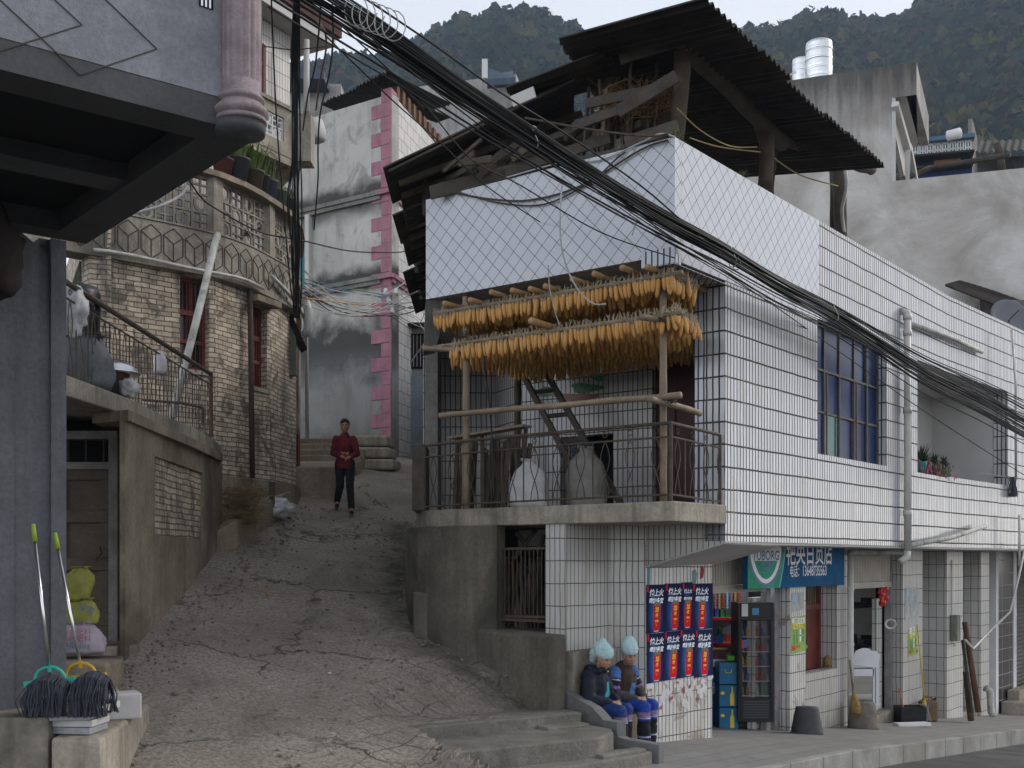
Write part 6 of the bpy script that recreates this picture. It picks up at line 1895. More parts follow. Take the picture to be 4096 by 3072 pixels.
# ================================================================ posters
def posters():
 def pm(name, c0, c1):
  m, nt, b = _new(name)
  tc = nd(nt, "ShaderNodeTexCoord").outputs['Generated']
  g = nd(nt, "ShaderNodeSeparateXYZ"); nt.links.new(tc, g.inputs[0])
  d = nd(nt, "ShaderNodeVectorMath", operation='DISTANCE'); nt.links.new(tc, d.inputs[0]); d.inputs[1].default_value = (.5, .5, .38)
  c = mix(nt, ramp(nt, d.outputs['Value'], .1, .55), c1, c0)
  nt.links.new(c, b.inputs['Base Color']); b.inputs['Roughness'].default_value = .7; b.inputs['Specular IOR Level'].default_value = .12
  return m
 blue = pm('poster_blue', (.006, .008, .05), (.004, .13, .40))
 red = mk('can_red', (.60, .005, .015), .7, .1, 3, 0, spec=.1); wht = mk('print_white', (.75, .78, .8), .4, .02, 3, 0); yel = mk('print_yellow', (.75, .55, .03), .4, .02, 3, 0)
 gold = mk('can_gold', (.16, .13, .05), .4, .4, 30, 0); silver = mk('can_silver', (.5, .5, .52), .4, .2, 30, 0); cy = mk('print_cyan', (.15, .45, .65), .4, .02)
 g = 'drink posters pasted on the corner wall'
 t1 = text_mesh('怕上火', .118, .0035, .25); t2 = text_mesh('喝加多宝', .096, .004, .25)
 can_t = [text_mesh(c, .078, .002, .15) for c in '加多寶']
 cols = {0: [0, .382, .732, .955, LW], 1: [.01, .36, .685, 1.01, LW]}
 zt, zm, zb = FW.az(646, 584)[1], FW.az(646, 633)[1], FW.az(646, 683)[1]
 names = [['top left', 'second in the top row', 'third in the top row', 'top right'], ['bottom left', 'second in the bottom row', 'third in the bottom row', 'bottom right']]
 for r in (0, 1):
  for c in range(4):
   a0, a1 = cols[r][c], cols[r][c+1]
   if r == 0 and c == 2: wfull = .34
   z1 = (zt if r == 0 else zm); z0 = (zm if r == 0 else zb)
   dz = .01 * ((c * 7 + r * 3) % 3 - 1)
   n = .006 + .0025 * (c + r * .5)
   t = thing('poster', 'blue drink poster with red can, %s of the pasted block' % names[r][c], 'poster', FW.p((a0 + a1) / 2, n, z0), g)
   mb = MB()
   e = .012 if c else 0
   q = [FW.p(a0 - e, n, z0 + dz), FW.p(a1, n, z0 + dz + .01), FW.p(a1, n, z1 + dz), FW.p(a0 - e, n, z1 + dz)]
   mb.add(q + [v - FW.n * .0015 for v in q], [(0, 1, 2, 3), (7, 6, 5, 4), (0, 4, 5, 1), (1, 5, 6, 2), (2, 6, 7, 3), (3, 7, 4, 0)])
   mb.build('sheet', blue, t)
   ac = a0 + min(.36, a1 - a0) / 2 + (.04 if (r == 0 and c == 2) is False else .02); H_ = z1 - z0
   ac = min(ac, a1 - .09)
   def T(tm, x, z, nn, mat, nm, sc=1):
    mb = MB(); mb.add([FW.p(x + p[0] * sc, n + nn, z + p[1] * sc) for p in tm[0]], tm[1]); mb.build(nm, mat, t)
   sc = min(1, (a1 - a0) / .36)
   T(t1, a0 + .06 * sc, z1 - .135 + dz, .0012, wht, 'slogan', .80 * sc); T(t2, a0 + .055 * sc, z1 - .225 + dz, .0012, wht, 'slogan', .74 * sc)
   mb = MB()
   cw, ch = .068, .30
   tilt = -.10
   def C(x, z): return (ac - .01 + x + tilt * -(z) * .6, z0 + .20 + z + dz)
   def poly(pts, nn, mat, nm):
    mb = MB(); mb.face([FW.p(*C(x, z)[:1], n + nn, C(x, z)[1]) for x, z in pts]); mb.build(nm, mat, t)
   arc = lambda zc, rz, s_, k=6: [(cw * math.cos(math.pi * j / k) * s_, zc + rz * math.sin(math.pi * j / k) * (1)) for j in range(k + 1)]
   poly([(-cw, -ch/2), (-cw*.8, -ch/2 - .02), (cw*.8, -ch/2 - .02), (cw, -ch/2), (cw, ch/2), (cw*.85, ch/2 + .02), (-cw*.85, ch/2 + .02), (-cw, ch/2)], .0010, red, 'can')
   poly([(-cw*.8, -ch/2 - .02), (-cw*.6, -ch/2 - .032), (cw*.6, -ch/2 - .032), (cw*.8, -ch/2 - .02)], .0014, silver, 'can_base')
   poly([(-cw, ch/2 - .012), (cw, ch/2 - .012), (cw*.8, ch/2 + .03), (-cw*.8, ch/2 + .03)], .0014, gold, 'can_rim')
   for q_, tm in enumerate(can_t):
    x, z = C(-.038, .065 - q_ * .082); mb = MB(); mb.add([FW.p(x + p[0] * .95, n + .0020, z + p[1] * .95) for p in tm[0]], tm[1]); mb.build('can_lettering', yel, t)
   mb = MB(); x = a0 + .018; mb.face([FW.p(x, n + .0012, z1 - .09 + dz), FW.p(x + .028, n + .0012, z1 - .09 + dz), FW.p(x + .028, n + .0012, z1 - .01 + dz), FW.p(x, n + .0012, z1 - .01 + dz)]); mb.build('red_tag', red, t)
 # torn paper remains below and above
 rn = random.Random(6)
 t = thing('torn_paper', 'torn white and magenta paper scraps left below the drink posters', 'paper', FW.p(.7, 0, zb - .3))
 pw = mk('torn_white', (.55, .54, .53), .8, .15, 10); pk = mk('torn_magenta', (.38, .06, .16), .7, .3, 10)
 for k in range(40):
  mg = k % 4 == 0; a = rn.uniform(.05, 1.35); z = zb - rn.uniform(.02, .34); s_ = rn.uniform(.02, .10) * (.6 if mg else 1)
  pts = [FW.p(a + s_ * math.cos(x) * rn.uniform(.4, 1.1), .0015 + .0002 * k + (.009 if mg else 0), z + s_ * .8 * math.sin(x) * rn.uniform(.5, 1.2)) for x in [2*math.pi*j/7 for j in range(7)]]
  mb = MB(); mb.face(pts); mb.build('scrap', pk if mg else pw, t)
 t = thing('torn_paper', 'faded blue and red paper remains above the drink posters', 'paper', FW.p(.7, 0, 0))
 for (a, z, w_, h, m) in ((.02, -.33, .07, .42, mk('torn_blue', (.10, .30, .38), .8, .3, 10)), (1.10, -.02, .12, .2, pk), (1.13, -.25, .09, .18, mk('torn_red', (.28, .05, .04), .8, .3, 8)), (.95, -.32, .12, .2, mk('torn_teal', (.18, .30, .28), .8, .3, 8)), (.78, .06, .16, .1, pk)):
  pts = [FW.p(a, .0025, z), FW.p(a + w_ * .8, .0025, z + .02), FW.p(a + w_, .0025, z + h * .7), FW.p(a + w_ * .7, .0025, z + h), FW.p(a + .01, .0025, z + h * .9)]
  mb = MB(); mb.face(pts); mb.build('scrap', m, t)
 # dried water stain is in the tile material; small squares on right
posters()
# ================================================================ shop sign
def sign():
 n0 = NS + .02; n1 = NS + .09
 a0, a1 = FA.a_at(747.5, n1), FA.a_at(844.5, n1)
 z0 = FA.az(795, 586)[1] if False else -.40
 t = thing('shop_sign', 'blue general store sign with green beer shield, shop name and telephone number', 'sign', FA.p((a0 + a1) / 2, n1, z0))
 blue = mk('sign_blue', (.002, .13, .30), .7, .25, 1.5, 0, col2=(.003, .06, .16), spec=.1); W_ = mk('sign_white', (.72, .72, .74), .5, .02, 3, 0)
 mb = MB(); FA.box(mb, a0, a1, n0, n1, z0, .187); mb.build('board', blue, t)
 ag = a0 + (a1 - a0) * .345
 grn = mk('sign_green', (.08, .42, .34), .7, .2, 2, 0, col2=(.02, .22, .10), spec=.1); lb = mk('sign_light', (.12, .45, .50), .4, .1, 2, 0)
 # green field with curved right edge
 def band(off, mat, nn, nm):
  mb = MB(); pts = [FA.p(a0 + .002, n1 + nn, z0 + .002)]
  for k in range(9):
   s_ = k / 8; pts.append(FA.p(ag + off - .20 * (1 - s_) ** 1.6, n1 + nn, z0 + .002 + (.183 - z0) * s_))
  pts.append(FA.p(a0 + .002, n1 + nn, .185)); mb.face(pts); mb.build(nm, mat, t)
 band(.03, lb, .002, 'light_edge'); band(0, grn, .004, 'green_field')
 ac = a0 + (ag - a0) * .47;
 def egg(w_, h, zc, mat, nn, nm, cut=None):
  mb = MB(); pts = []
  for k in range(28):
   th = 2 * math.pi * k / 28; x = w_ * math.sin(th); y = h * math.cos(th)
   if y < 0: x *= (1 - .10 * (y / h) ** 2)
   if cut is not None and y + zc > cut: y = cut - zc
   pts.append(FA.p(ac + x, n1 + nn, min(zc + y, .30)))
  mb.face(pts[::-1]); mb.build(nm, mat, t)
 nb = mk('sign_navy', (.01, .10, .25), .4, .05, 2, 0)
 wE = (ag - a0) * .46
 egg(wE, .53, .155, nb, .006, 'shield_rim'); egg(wE * .92, .485, .155, W_, .008, 'shield');
 egg(wE * .70, .36, .09, grn, .010, 'shield_centre', cut=-.01)
 put_text('TUBORG', .20, FA, ac, n1 + .012, .0, nb, t, bold=.004, align='CENTER', sx=.88 * wE / .45, sy=.95)
 put_text('乐堡啤酒', .115, FA, ac, n1 + .013, -.115, nb, t, bold=.003, align='CENTER', sx=.85)
 L_ = a1 - a0
 put_text('艳英百货店', .50, FA, ag + .04, n1 + .004, -.035, W_, t, bold=.006, sx=(L_ * .50) / 2.5, sy=.92)
 put_text('电话：', .19, FA, ag + .17, n1 + .004, -.235, W_, t, bold=.002, sx=.74)
 put_text('13648735563', .215, FA, ag + .17 + .44, n1 + .004, -.235, W_, t, bold=.003, sx=.78)
 # green bottle adverts
 lime = mk('lime_poster', (.13, .36, .09), .5, .3, 3, 0, col2=(.33, .40, .06)); dg = mk('print_green', (.02, .22, .07), .5, .05); yl = MATS['print_yellow']; wh = MATS['print_white']
 for (u0, u1, v0, v1, lab, tb) in ((790.5, 805.0, 616, 652, 'green and yellow bottle poster on the first shop pilaster', '啤酒选这里'), (908, 916.5, 629, 655, 'smaller green bottle poster on the pilaster behind the yellow mop', '啤酒')):
  b0, b1 = FA.a_at(u0, NS), FA.a_at(u1, NS); za, zb_ = FA.az((u0 + u1) / 2, v0, NS)[1], FA.az((u0 + u1) / 2, v1, NS)[1]
  t2 = thing('poster', lab, 'poster', FA.p((b0 + b1) / 2, NS + .01, zb_))
  nn = NS + .006
  mb = MB(); q = [FA.p(b0, nn, zb_ - .02), FA.p(b1, nn, zb_ + .01), FA.p(b1 + (.05 if u0 < 800 else 0), nn + .02, zb_ + .06), FA.p(b1, nn, zb_ + .12), FA.p(b1, nn, za), FA.p(b0, nn, za - .01)]
  mb.add(q + [v - FA.n * .002 for v in q], [tuple(range(6)), tuple(reversed(range(6, 12)))] + [(i, i + 6, (i+1) % 6 + 6, (i+1) % 6) for i in range(6)]); mb.build('sheet', lime, t2)
  wd = b1 - b0
  put_text(tb, wd * .20 if len(tb) > 3 else wd * .4, FA, b0 + .02, nn + .003, za - .11, wh, t2, bold=.002, sx=.95)
  put_text('实惠有礼' if len(tb) > 3 else '有礼', wd * .19 if len(tb) > 3 else wd * .35, FA, b0 + wd * .12, nn + .003, za - .19, yl, t2, bold=.002)
  for k in range(2):
   x = b0 + wd * (.2 + .2 * k); mb = MB(); zz = zb_ + (za - zb_) * .22; h = (za - zb_) * .42
   mb.face([FA.p(x - .025, nn + .0035, zz), FA.p(x + .025, nn + .0035, zz), FA.p(x + .025, nn + .0035, zz + h * .55), FA.p(x + .01, nn + .0035, zz + h * .75), FA.p(x + .01, nn + .0035, zz + h), FA.p(x - .01, nn + .0035, zz + h), FA.p(x - .01, nn + .0035, zz + h * .75), FA.p(x - .025, nn + .0035, zz + h * .55)]); mb.build('printed_bottle', dg, t2)
  for k in range(4):
   x = b0 + wd * (.58 + .2 * (k % 2)); zz = zb_ + (za - zb_) * (.48 - .2 * (k // 2)); mb = MB(); mb.face([FA.p(x, nn + .0035, zz), FA.p(x + .05, nn + .0035, zz), FA.p(x + .05, nn + .0035, zz + .08), FA.p(x, nn + .0035, zz + .08)]); mb.build('printed_box', dg if k % 2 else wh, t2)
  put_text('送礼多多', wd * .15, FA, b0 + .02, nn + .0035, zb_ + .04, MATS['can_red'], t2, bold=.002)
 # pale old notices
 for (u0, u1, v0, v1, n_, lab) in ((791, 804, 592, 612, .004, 'pale torn notice pasted above the green bottle poster'), (905, 919, 587, 620, .006, 'pale bluish torn notice high on the second shop pilaster')):
  q = [FA.px(u0, v1, NS + n_), FA.px(u1 - 1, v1 - 2, NS + n_), FA.px(u1, (v0 + v1) / 2, NS + n_), FA.px(u1 - .5, v0, NS + n_), FA.px(u0 + .5, v0 + 1, NS + n_), FA.px(u0, (v0 + v1) / 2 + 2, NS + n_)]
  t3 = thing('old_notice', lab, 'notice', q[0]); mb = MB(); mb.face(q); mb.build('paper', mk('pale_notice', (.45, .46, .45), .8, .3, 8), t3)
  mb = MB(); mb.face([FA.px(u0 + 1.5, v0 + 9, NS + n_ + .003), FA.px(u0 + 3.5, v0 + 9, NS + n_ + .003), FA.px(u0 + 4, v0 + 3, NS + n_ + .003), FA.px(u0 + 2, v0 + 2, NS + n_ + .003)]); mb.build('blue_mark', MATS['print_cyan'], t3)
sign()
# ================================================================ things inside and in front of the shops
def shop_things():
 rn = random.Random(12)
 # ---- drinks fridge
 x0, x1 = P(738, 0, 16.75).x, P(774, 0, 16.75).x
 Y = 16.75; zb = -2.42; zt = -.62
 t = thing('drinks_fridge', 'tall black drinks fridge with glass door in the shop doorway', 'fridge', ((x0 + x1) / 2, Y + .25, zb))
 bk = mk('fridge_black', (.015, .015, .017), .35, .2, 3, 0)
 mb = MB(); mb.box(x0, x0 + .04, Y, Y + .55, zb + .06, zt); mb.box(x1 - .04, x1, Y, Y + .55, zb + .06, zt); mb.box(x0 + .04, x1 - .04, Y + .5, Y + .55, zb + .06, zt)
 mb.box(x0 + .04, x1 - .04, Y, Y + .5, zb + .06, zb + .42); mb.box(x0 + .04, x1 - .04, Y, Y + .5, zt - .26, zt); mb.build('cabinet', bk, t, bevel=.006)
 for k in range(7):
  mb = MB(); mb.box(x0 + .08, x1 - .08, Y - .008, Y - .001, zb + .12 + k * .038, zb + .135 + k * .038); mb.build('vent_slat', mk('slat', (.07, .075, .08), .5, .1), t)
 gm, nt, b = _new('fridge_glass'); b.inputs['Base Color'].default_value = (.05, .06, .07, 1); b.inputs['Roughness'].default_value = .05; b.inputs['Specular IOR Level'].default_value = .25; b.inputs['Alpha'].default_value = .2
 mb = MB(); mb.box(x0 + .06, x1 - .05, Y - .015, Y - .008, zb + .44, zt - .28); d = mb.build('glass_door', gm, t)
 for (a, b_, c, e) in ((x0 + .02, x0 + .06, zb + .43, zt - .27), (x1 - .05, x1 - .02, zb + .43, zt - .27)):
  mb = MB(); mb.box(a, b_, Y - .02, Y - .002, c, e); mb.build('door_frame', bk, t)
 bcol = [mk('drink%d' % k, c, .3, .2, 9, 0) for k, c in enumerate([(.5, .05, .03), (.5, .3, .04), (.1, .3, .1), (.45, .42, .4), (.35, .12, .02), (.05, .12, .35), (.4, .15, .2)])]
 zz = zb + .44
 for s_ in range(5):
  z = zb + .44 + s_ * .215
  mb = MB(); mb.box(x0 + .05, x1 - .05, Y + .03, Y + .45, z - .008, z); mb.build('shelf', M['white'], t)
  nb = 6
  for k in range(nb):
   x = x0 + .08 + (x1 - x0 - .16) * k / (nb - 1); h = rn.choice([.12, .15, .17]); r = .026
   mb = MB(); mb.lathe([(r * .9, 0), (r, .01), (r, h * .6), (r * .45, h * .82), (r * .42, h * .95), (r * .2, h)], (x, Y + .09, z + .001), 10)
   one(mb, 'drink_bottle', rn.choice(bcol), 'small drink bottle standing on a shelf inside the drinks fridge', 'bottle', 'drink bottles in the fridge', smooth=True)
 mb = MB(); mb.box(x0 + .05, x0 + .14, Y - .022, Y - .016, zt - .2, zt - .02); one(mb, 'payment_card', M['white'], 'white payment card stuck on the fridge top panel', 'card')
 mb = MB(); mb.box(x0 + .2, x0 + .30, Y - .022, Y - .016, zt - .18, zt - .08); one(mb, 'price_card', mk('card_blue', (.08, .3, .5), .5, .2, 8), 'small blue card stuck beside the payment card on the fridge', 'card')
 fl = thing('fridge_label', 'red and blue stickers at the left edge of the fridge door', 'sticker', (x0 + .08, Y - .02, zt - .62)); mb = MB(); mb.box(x0 + .05, x0 + .08, Y - .024, Y - .017, zt - .66, zt - .54); mb.build('red_sticker', bcol[0], fl); mb = MB(); mb.box(x0 + .082, x0 + .14, Y - .024, Y - .017, zt - .66, zt - .54); mb.build('blue_sticker', bcol[5], fl)
 # ---- chest freezer with printed front
 fx0, fx1 = P(706, 0, 17.4).x, P(730, 0, 17.4).x + .15
 t = thing('chest_freezer', 'blue printed chest freezer with white lid behind the poster wall', 'freezer', ((fx0 + fx1) / 2, 17.6, -2.5))
 mb = MB(); mb.box(fx0 - .3, fx1 - .2, 17.3, 17.9, -2.5, -1.62); mb.build('body', mk('freezer_blue', (.01, .10, .30), .4, .3, 3), t, bevel=.01)
 mb = MB(); mb.box(fx0 - .34, fx1 - .16, 17.26, 17.94, -1.61, -1.5); mb.build('lid', M['white'], t, bevel=.02)
 fz = Fr(fx0 - .3, 17.295, 1, 0)
 put_text('上火', .16, fz, .38, .004, -1.86, MATS['print_white'], t, bold=.003, shear=.25); put_text('加多宝', .14, fz, .34, .004, -2.0, MATS['print_white'], t, bold=.003, shear=.25)
 mb = MB(); mb.face([fz.p(.42, .003, -2.36), fz.p(.52, .003, -2.39), fz.p(.66, .003, -2.1), fz.p(.56, .003, -2.06)]); mb.build('printed_can', MATS['can_red'], t)
 # crates of beer
 bx0 = P(720, 0, 16.9).x
 crate = mk('crate_blue', (.015, .16, .33), .5, .2, 4)
 for k in range(3):
  z0 = -2.48 + k * .33
  t = thing('beer_carton', ('lowest', 'middle', 'topmost lidded')[k] + ' blue carton in the stack between freezer and fridge', 'carton', (bx0 + .1, 17.0, z0))
  mb = MB(); mb.box(bx0 - .02, bx0 + .26, 16.85, 17.2, z0, z0 + .315); mb.build('box', crate, t, bevel=.008)
  f2 = Fr(bx0 - .02, 16.849, 1, 0)
  if k < 2:
   mb = MB(); mb.face([f2.p(.16, .002, z0 + .02), f2.p(.22, .002, z0 + .02), f2.p(.22, .002, z0 + .17), f2.p(.20, .002, z0 + .22), f2.p(.20, .002, z0 + .29), f2.p(.18, .002, z0 + .29), f2.p(.18, .002, z0 + .22), f2.p(.16, .002, z0 + .17)]); mb.build('printed_bottle', MATS['print_yellow'], t)
   mb = MB(); mb.face([f2.p(.05 + .03 * math.cos(a), .002, z0 + .2 + .025 * math.sin(a)) for a in [2*math.pi*j/10 for j in range(10)]][::-1]); mb.build('printed_disc', MATS['print_yellow'], t)
  else:
   mb = MB(); mb.tube([f2.p(.08, .01, z0 + .22), f2.p(.09, .02, z0 + .17), f2.p(.17, .02, z0 + .17), f2.p(.18, .01, z0 + .22)], .006, 5); mb.build('handle', MATS['print_yellow'], t)
 # shelves at the back left with goods
 t = thing('wall_shelf', 'white shop shelves with red price strips at the back of the shop', 'shelf', (P(716, 0, 18).x, 18.2, -1.2))
 sx0, sx1 = P(700, 0, 18).x, P(741, 0, 18).x
 for k, z in enumerate((-1.32, -.95 + .02)):
  mb = MB(); mb.box(sx0, sx1, 18, 18.4, z, z + .03); mb.build('board', M['white'], t); mb = MB(); mb.box(sx0, sx1, 17.985, 17.998, z - .01, z + .03); mb.build('price_strip', MATS['can_red'], t)
 for k in range(9):
  x = sx0 + .1 + k * .062; mb = MB()
  for q in range(7): mb.ell((x, 17.9, -.55 - q * .045 + .08), (.02, .008, .026), 6, 4)
  one(mb, 'sachet_strip', [bcol[0], MATS['print_cyan'], bcol[6], bcol[1]][k % 4], 'hanging strip of shiny snack sachets above the shop shelf', 'snack strip', 'snack sachet strips in the shop')
 for k in range(14):
  x = sx0 + .06 + (k % 7) * .09; z = -1.29 if k < 7 else -.90; h = rn.uniform(.08, .2); mb = MB(); mb.box(x, x + .065, 18.05, 18.2, z, z + h)
  one(mb, 'goods_box', rn.choice(bcol), 'small coloured packet standing on the back shop shelves', 'packet', 'packets on the back shop shelves')
 mb = MB(); mb.box(P(709, 0, 17.3).x, P(728, 0, 17.3).x, 17.35, 17.6, -1.495, -1.36); one(mb, 'snack_box', mk('maroon_box', (.09, .02, .03), .5, .2, 4), 'maroon carton of snacks on the chest freezer lid', 'carton')
 mb = MB()
 for k in range(40): c = Vector((rn.uniform(P(709, 0, 17.3).x, P(728, 0, 17.3).x), rn.uniform(17.36, 17.58), -1.35)); mb.ell(c, (.025, .02, .015), 6, 4)
 tag(mb.build('snack_packets', mk('gold_foil', (.45, .28, .05), .35, .4, 30, 0)), 'golden snack packets heaped in the maroon carton', 'snacks', kind='stuff')
 mb = MB(); c = P(735, 0, 17.0); mb.prism([(c.x - .11, 17.0), (c.x + .10, 17.0), (c.x + .10, 17.2), (c.x - .11, 17.2)], -1.49, -1.42); one(mb, 'basket', mk('lime_plastic', (.15, .5, .04), .5, .1), 'lime green plastic basket on the carton stack in the shop', 'basket', bevel=.01)
 # potted plant inside
 t = thing('potted_plant', 'dark leafy pot plant on the shop shelf near the fridge', 'plant', P(719, 630, 17.8)); mb = MB(); mb.lathe([(.06, 0), (.09, .12), (.095, .13)], (P(719, 0, 17.8).x, 17.8, -1.28), 14); mb.build('pot', bcol[5], t)
 leaves(t, Vector((P(719, 0, 17.8).x, 17.8, -1.16)), .18, 60, 'dark_leafy', (.02, .06, .02), 3)
 # shop lamp: a bright tube is reflected inside, hung under the ceiling
 t = thing('shop_lamp', 'small white ceiling lamp glowing inside the first shop', 'lamp', (P(738, 0, 17.2).x, 17.2, .1))
 em, nt, b = _new('lamp_glow'); b.inputs['Emission Color'].default_value = (.85, .93, 1, 1); b.inputs['Emission Strength'].default_value = 6; b.inputs['Base Color'].default_value = (.8, .8, .8, 1)
 mb = MB(); c = Vector((P(738, 0, 17.2).x, 16.9, .1)); mb.tube([c, c + Vector((.5, .4, 0))], .02, 8); mb.build('tube', em, t)
 ld = bpy.data.lights.new('shop_lamp_light', 'POINT'); ld.energy = 9; ld.shadow_soft_size = .15; ld.color = (.88, .94, 1)
 lo = bpy.data.objects.new('shop_lamp_light', ld); COL.objects.link(lo); lo.location = c + Vector((.1, .1, -.15))
 # ---- second shop: shelves, table
 sa0 = FA.a_at(854, NS - .6); sa1 = FA.a_at(897, NS - 1.4)
 t = thing('storage_shelf', 'metal shelves crowded with dusty appliances in the second shop', 'shelf', FA.p((sa0 + sa1) / 2, NS - 1.5, -2.8))
 pts = []
 for z in (-.95, -1.75):
  mb = MB(); FA.box(mb, sa0 - .1, sa1, NS - 1.9, NS - 1.25, z, z + .03); mb.build('board', M['greywood'], t)
 cols = [mk('junk%d' % k, c, .6, .3, 9, .1) for k, c in enumerate([(.12, .13, .15), (.3, .3, .32), (.05, .05, .06), (.4, .38, .35), (.12, .16, .22), (.25, .12, .06)])]
 for k in range(16):
  a = sa0 + (sa1 - sa0) * ((k % 8) + .2) / 8; z = -.92 if k < 8 else -1.72; mb = MB(); h = rn.uniform(.08, .38) if k >= 8 else rn.uniform(.06, .16)
  if k % 3 == 0: mb.lathe([(.06, 0), (.1, h * .3), (.09, h * .8), (.02, h)], tuple(FA.p(a + .08, NS - 1.45, z)), 12)
  else: FA.box(mb, a, a + rn.uniform(.12, .22), NS - 1.6, NS - 1.3, z, z + h)
  one(mb, 'appliance', rn.choice(cols), 'dusty appliance on the shelves of the second shop', 'appliance', 'appliances on the second shop shelves', bevel=.01)
 sb = thing('sausage_bag', 'shiny red packets hanging at the top right of the second shop doorway', 'packet', P(883, 590, 19.6))
 mb = MB()
 for k in range(26): mb.ell(P(883 + rn.uniform(-4, 4), 597 + rn.uniform(-8, 8), 19.6 + rn.uniform(-.04, .04)), (.04, .03, .05), 6, 4, jit=.4)
 mb.build('packet', mk('red_foil', (.45, .03, .02), .3, .4, 30, 0), sb)
 mb = MB()
 for q in range(4): mb.tube([P(890.5 + (5.5 - q * .4) * math.cos(a), 624 + (5 - q * .4) * math.sin(a), 19.5 + .01 * q) for a in [2*math.pi*j/20 for j in range(21)]], .008, 5)
 one(mb, 'wire_coil', M['pvc'], 'coil of pale wire hanging by the second shop door', 'coil', smooth=True)
 # white scalloped table
 t = thing('white_table', 'small white table with scalloped head board in the second shop doorway', 'table', P(868, 712, 19.3))
 wt = mk('white_lacquer', (.60, .60, .64), .5, .1, 3)
 Y = 19.25
 def pp(u, v, y=Y): return P(u, v, y)
 mb = MB(); pts = [pp(854, 665), pp(878, 668), pp(880, 655), pp(876, 651), pp(872, 651), pp(869, 648.5), pp(864, 648), pp(860, 649), pp(856, 651), pp(853, 655)]
 bkp = [p + Vector((0, .03, 0)) for p in pts]; k = len(pts)
 mb.add(pts + bkp, [tuple(range(k)), tuple(reversed(range(k, 2*k)))] + [(i, i + k, (i+1) % k + k, (i+1) % k) for i in range(k)]); mb.build('head_board', wt, t)
 mb = MB(); mb.box(pp(853, 0).x, pp(880, 0).x, Y + .04, Y + .4, pp(0, 668).z, pp(0, 666).z); mb.build('top', wt, t)
 mb = MB(); mb.box(pp(854, 0).x, pp(874, 0).x, Y, Y + .03, pp(0, 676).z, pp(0, 669).z); mb.build('apron', wt, t)
 for u in (855, 873, 876, 884):
  mb = MB(); mb.box(pp(u, 0).x, pp(u + 2, 0).x, Y + (.35 if u in (855, 884) else 0), Y + (.38 if u in (855, 884) else .03), pp(0, 710).z, pp(0, 668).z); mb.build('leg', wt, t)
 mb = MB(); mb.beam(pp(855, 702), pp(880, 705), .03, .03); mb.build('stretcher', wt, t)
 # ---- things on the pavement
 def ground_at(u, n): a = FA.a_at(u, n); return FA.p(a, n, zs(a))
 dg_ = mk('dark_grey_plastic', (.05, .052, .055), .6, .25, 5, .2)
 c = ground_at(807, NS + .35)
 mb = MB(); mb.lathe([(.24, 0), (.235, .02), (.17, .36), (.16, .385), (.05, .39)], tuple(c), 20, sy=.8); one(mb, 'bucket', dg_, 'dark grey upturned bucket on the pavement by the window bay', 'bucket', smooth=True)
 c = ground_at(863, NS + .32)
 mb = MB(); mb.lathe([(.25, 0), (.24, .04), (.2, .36), (.17, .42), (.05, .43)], tuple(c), 20); one(mb, 'cement_pot', mk('rough_pot', (.16, .14, .12), .95, .3, 6, .6), 'rough cement pot upturned beside the straw broom', 'pot', smooth=True)
 straw = mk('broom_straw', (.24, .155, .06), .9, .4, 20, .3, 60)
 def broom(top, mid, bot, r, label, flare=.075):
  t = thing('straw_broom', label, 'broom', bot)
  mb = MB(); mb.tube([top, mid], r, 7); mb.build('handle', M['bamboo'], t, smooth=True)
  d = (bot - mid); L = d.length
  mb = MB(); mb.tube([mid, mid + d * .15, mid + d * .55, mid + d * .85, bot], [r * 1.1, r * 1.5, flare, flare * 1.05, flare * .8], 14)
  b_ = mb.build('head', straw, t, smooth=True)
  mb = MB(); rnd = random.Random(3)
  for k in range(70):
   t_ = rnd.uniform(0, 6.28); q = Vector((math.cos(t_), math.sin(t_) * .6, 0)) * flare
   mb.beam(mid + d * .3 + q * .4, bot + q * rnd.uniform(.7, 1.25) - Vector((0, 0, rnd.uniform(0, .05))), .005, .005)
  mb.build('bristles', straw, b_)
 g = ground_at(858, NS + .30)
 broom(P(850, 660, g.y), P(853, 690, g.y - .02), P(857, 714, g.y - .05), .02, 'long straw broom leaning on the white drain pipe')
 yb = P(0, 0, 19.2).y
 zsl = zv(820, 672)
 q = FA.p(FA.a_at(832, NS - .15), NS - .15, zsl)
 broom(P(827.5, 623, q.y + .05), P(830, 650, q.y), Vector((q.x - .08, q.y - .02, zsl + .02)), .018, 'short straw broom leaning in the window corner', .08)
 # crate, jerrycan, tile, mop
 c0 = FA.a_at(912, NS + .3); zc = zs(c0)
 t = thing('plastic_crate', 'black plastic crate on the pavement holding an orange stick', 'crate', FA.p(c0, NS + .3, zc))
 bp_ = mk('black_plastic', (.018, .018, .02), .5, .2, 5)
 f = Fr(*P(906.5, 0, 19.6)[:2], 1, .12)
 A = FA.a_at(912, NS + .28); cen = FA.p(A, NS + .28, zc)
 f = Fr(cen.x - .22, cen.y - .1, 1, .1)
 for (a0, a1, n0, n1, z0, z1) in ((0, .46, -.01, 0, .0, .30), (0, .46, -.34, -.33, 0, .30), (0, .01, -.33, -.01, 0, .3), (.45, .46, -.33, -.01, 0, .3), (.01, .45, -.33, -.01, 0, .02)):
  mb = MB(); f.box(mb, a0, a1, n0, n1, zc + z0, zc + z1); mb.build('panel', bp_, t)
 mb = MB()
 for k in range(9): f.box(mb, .03 + k * .05, .045 + k * .05, 0.0, .006, zc + .02, zc + .28)
 f.box(mb, 0, .46, 0.0, .012, zc + .27, zc + .3); mb.build('rib', bp_, t)
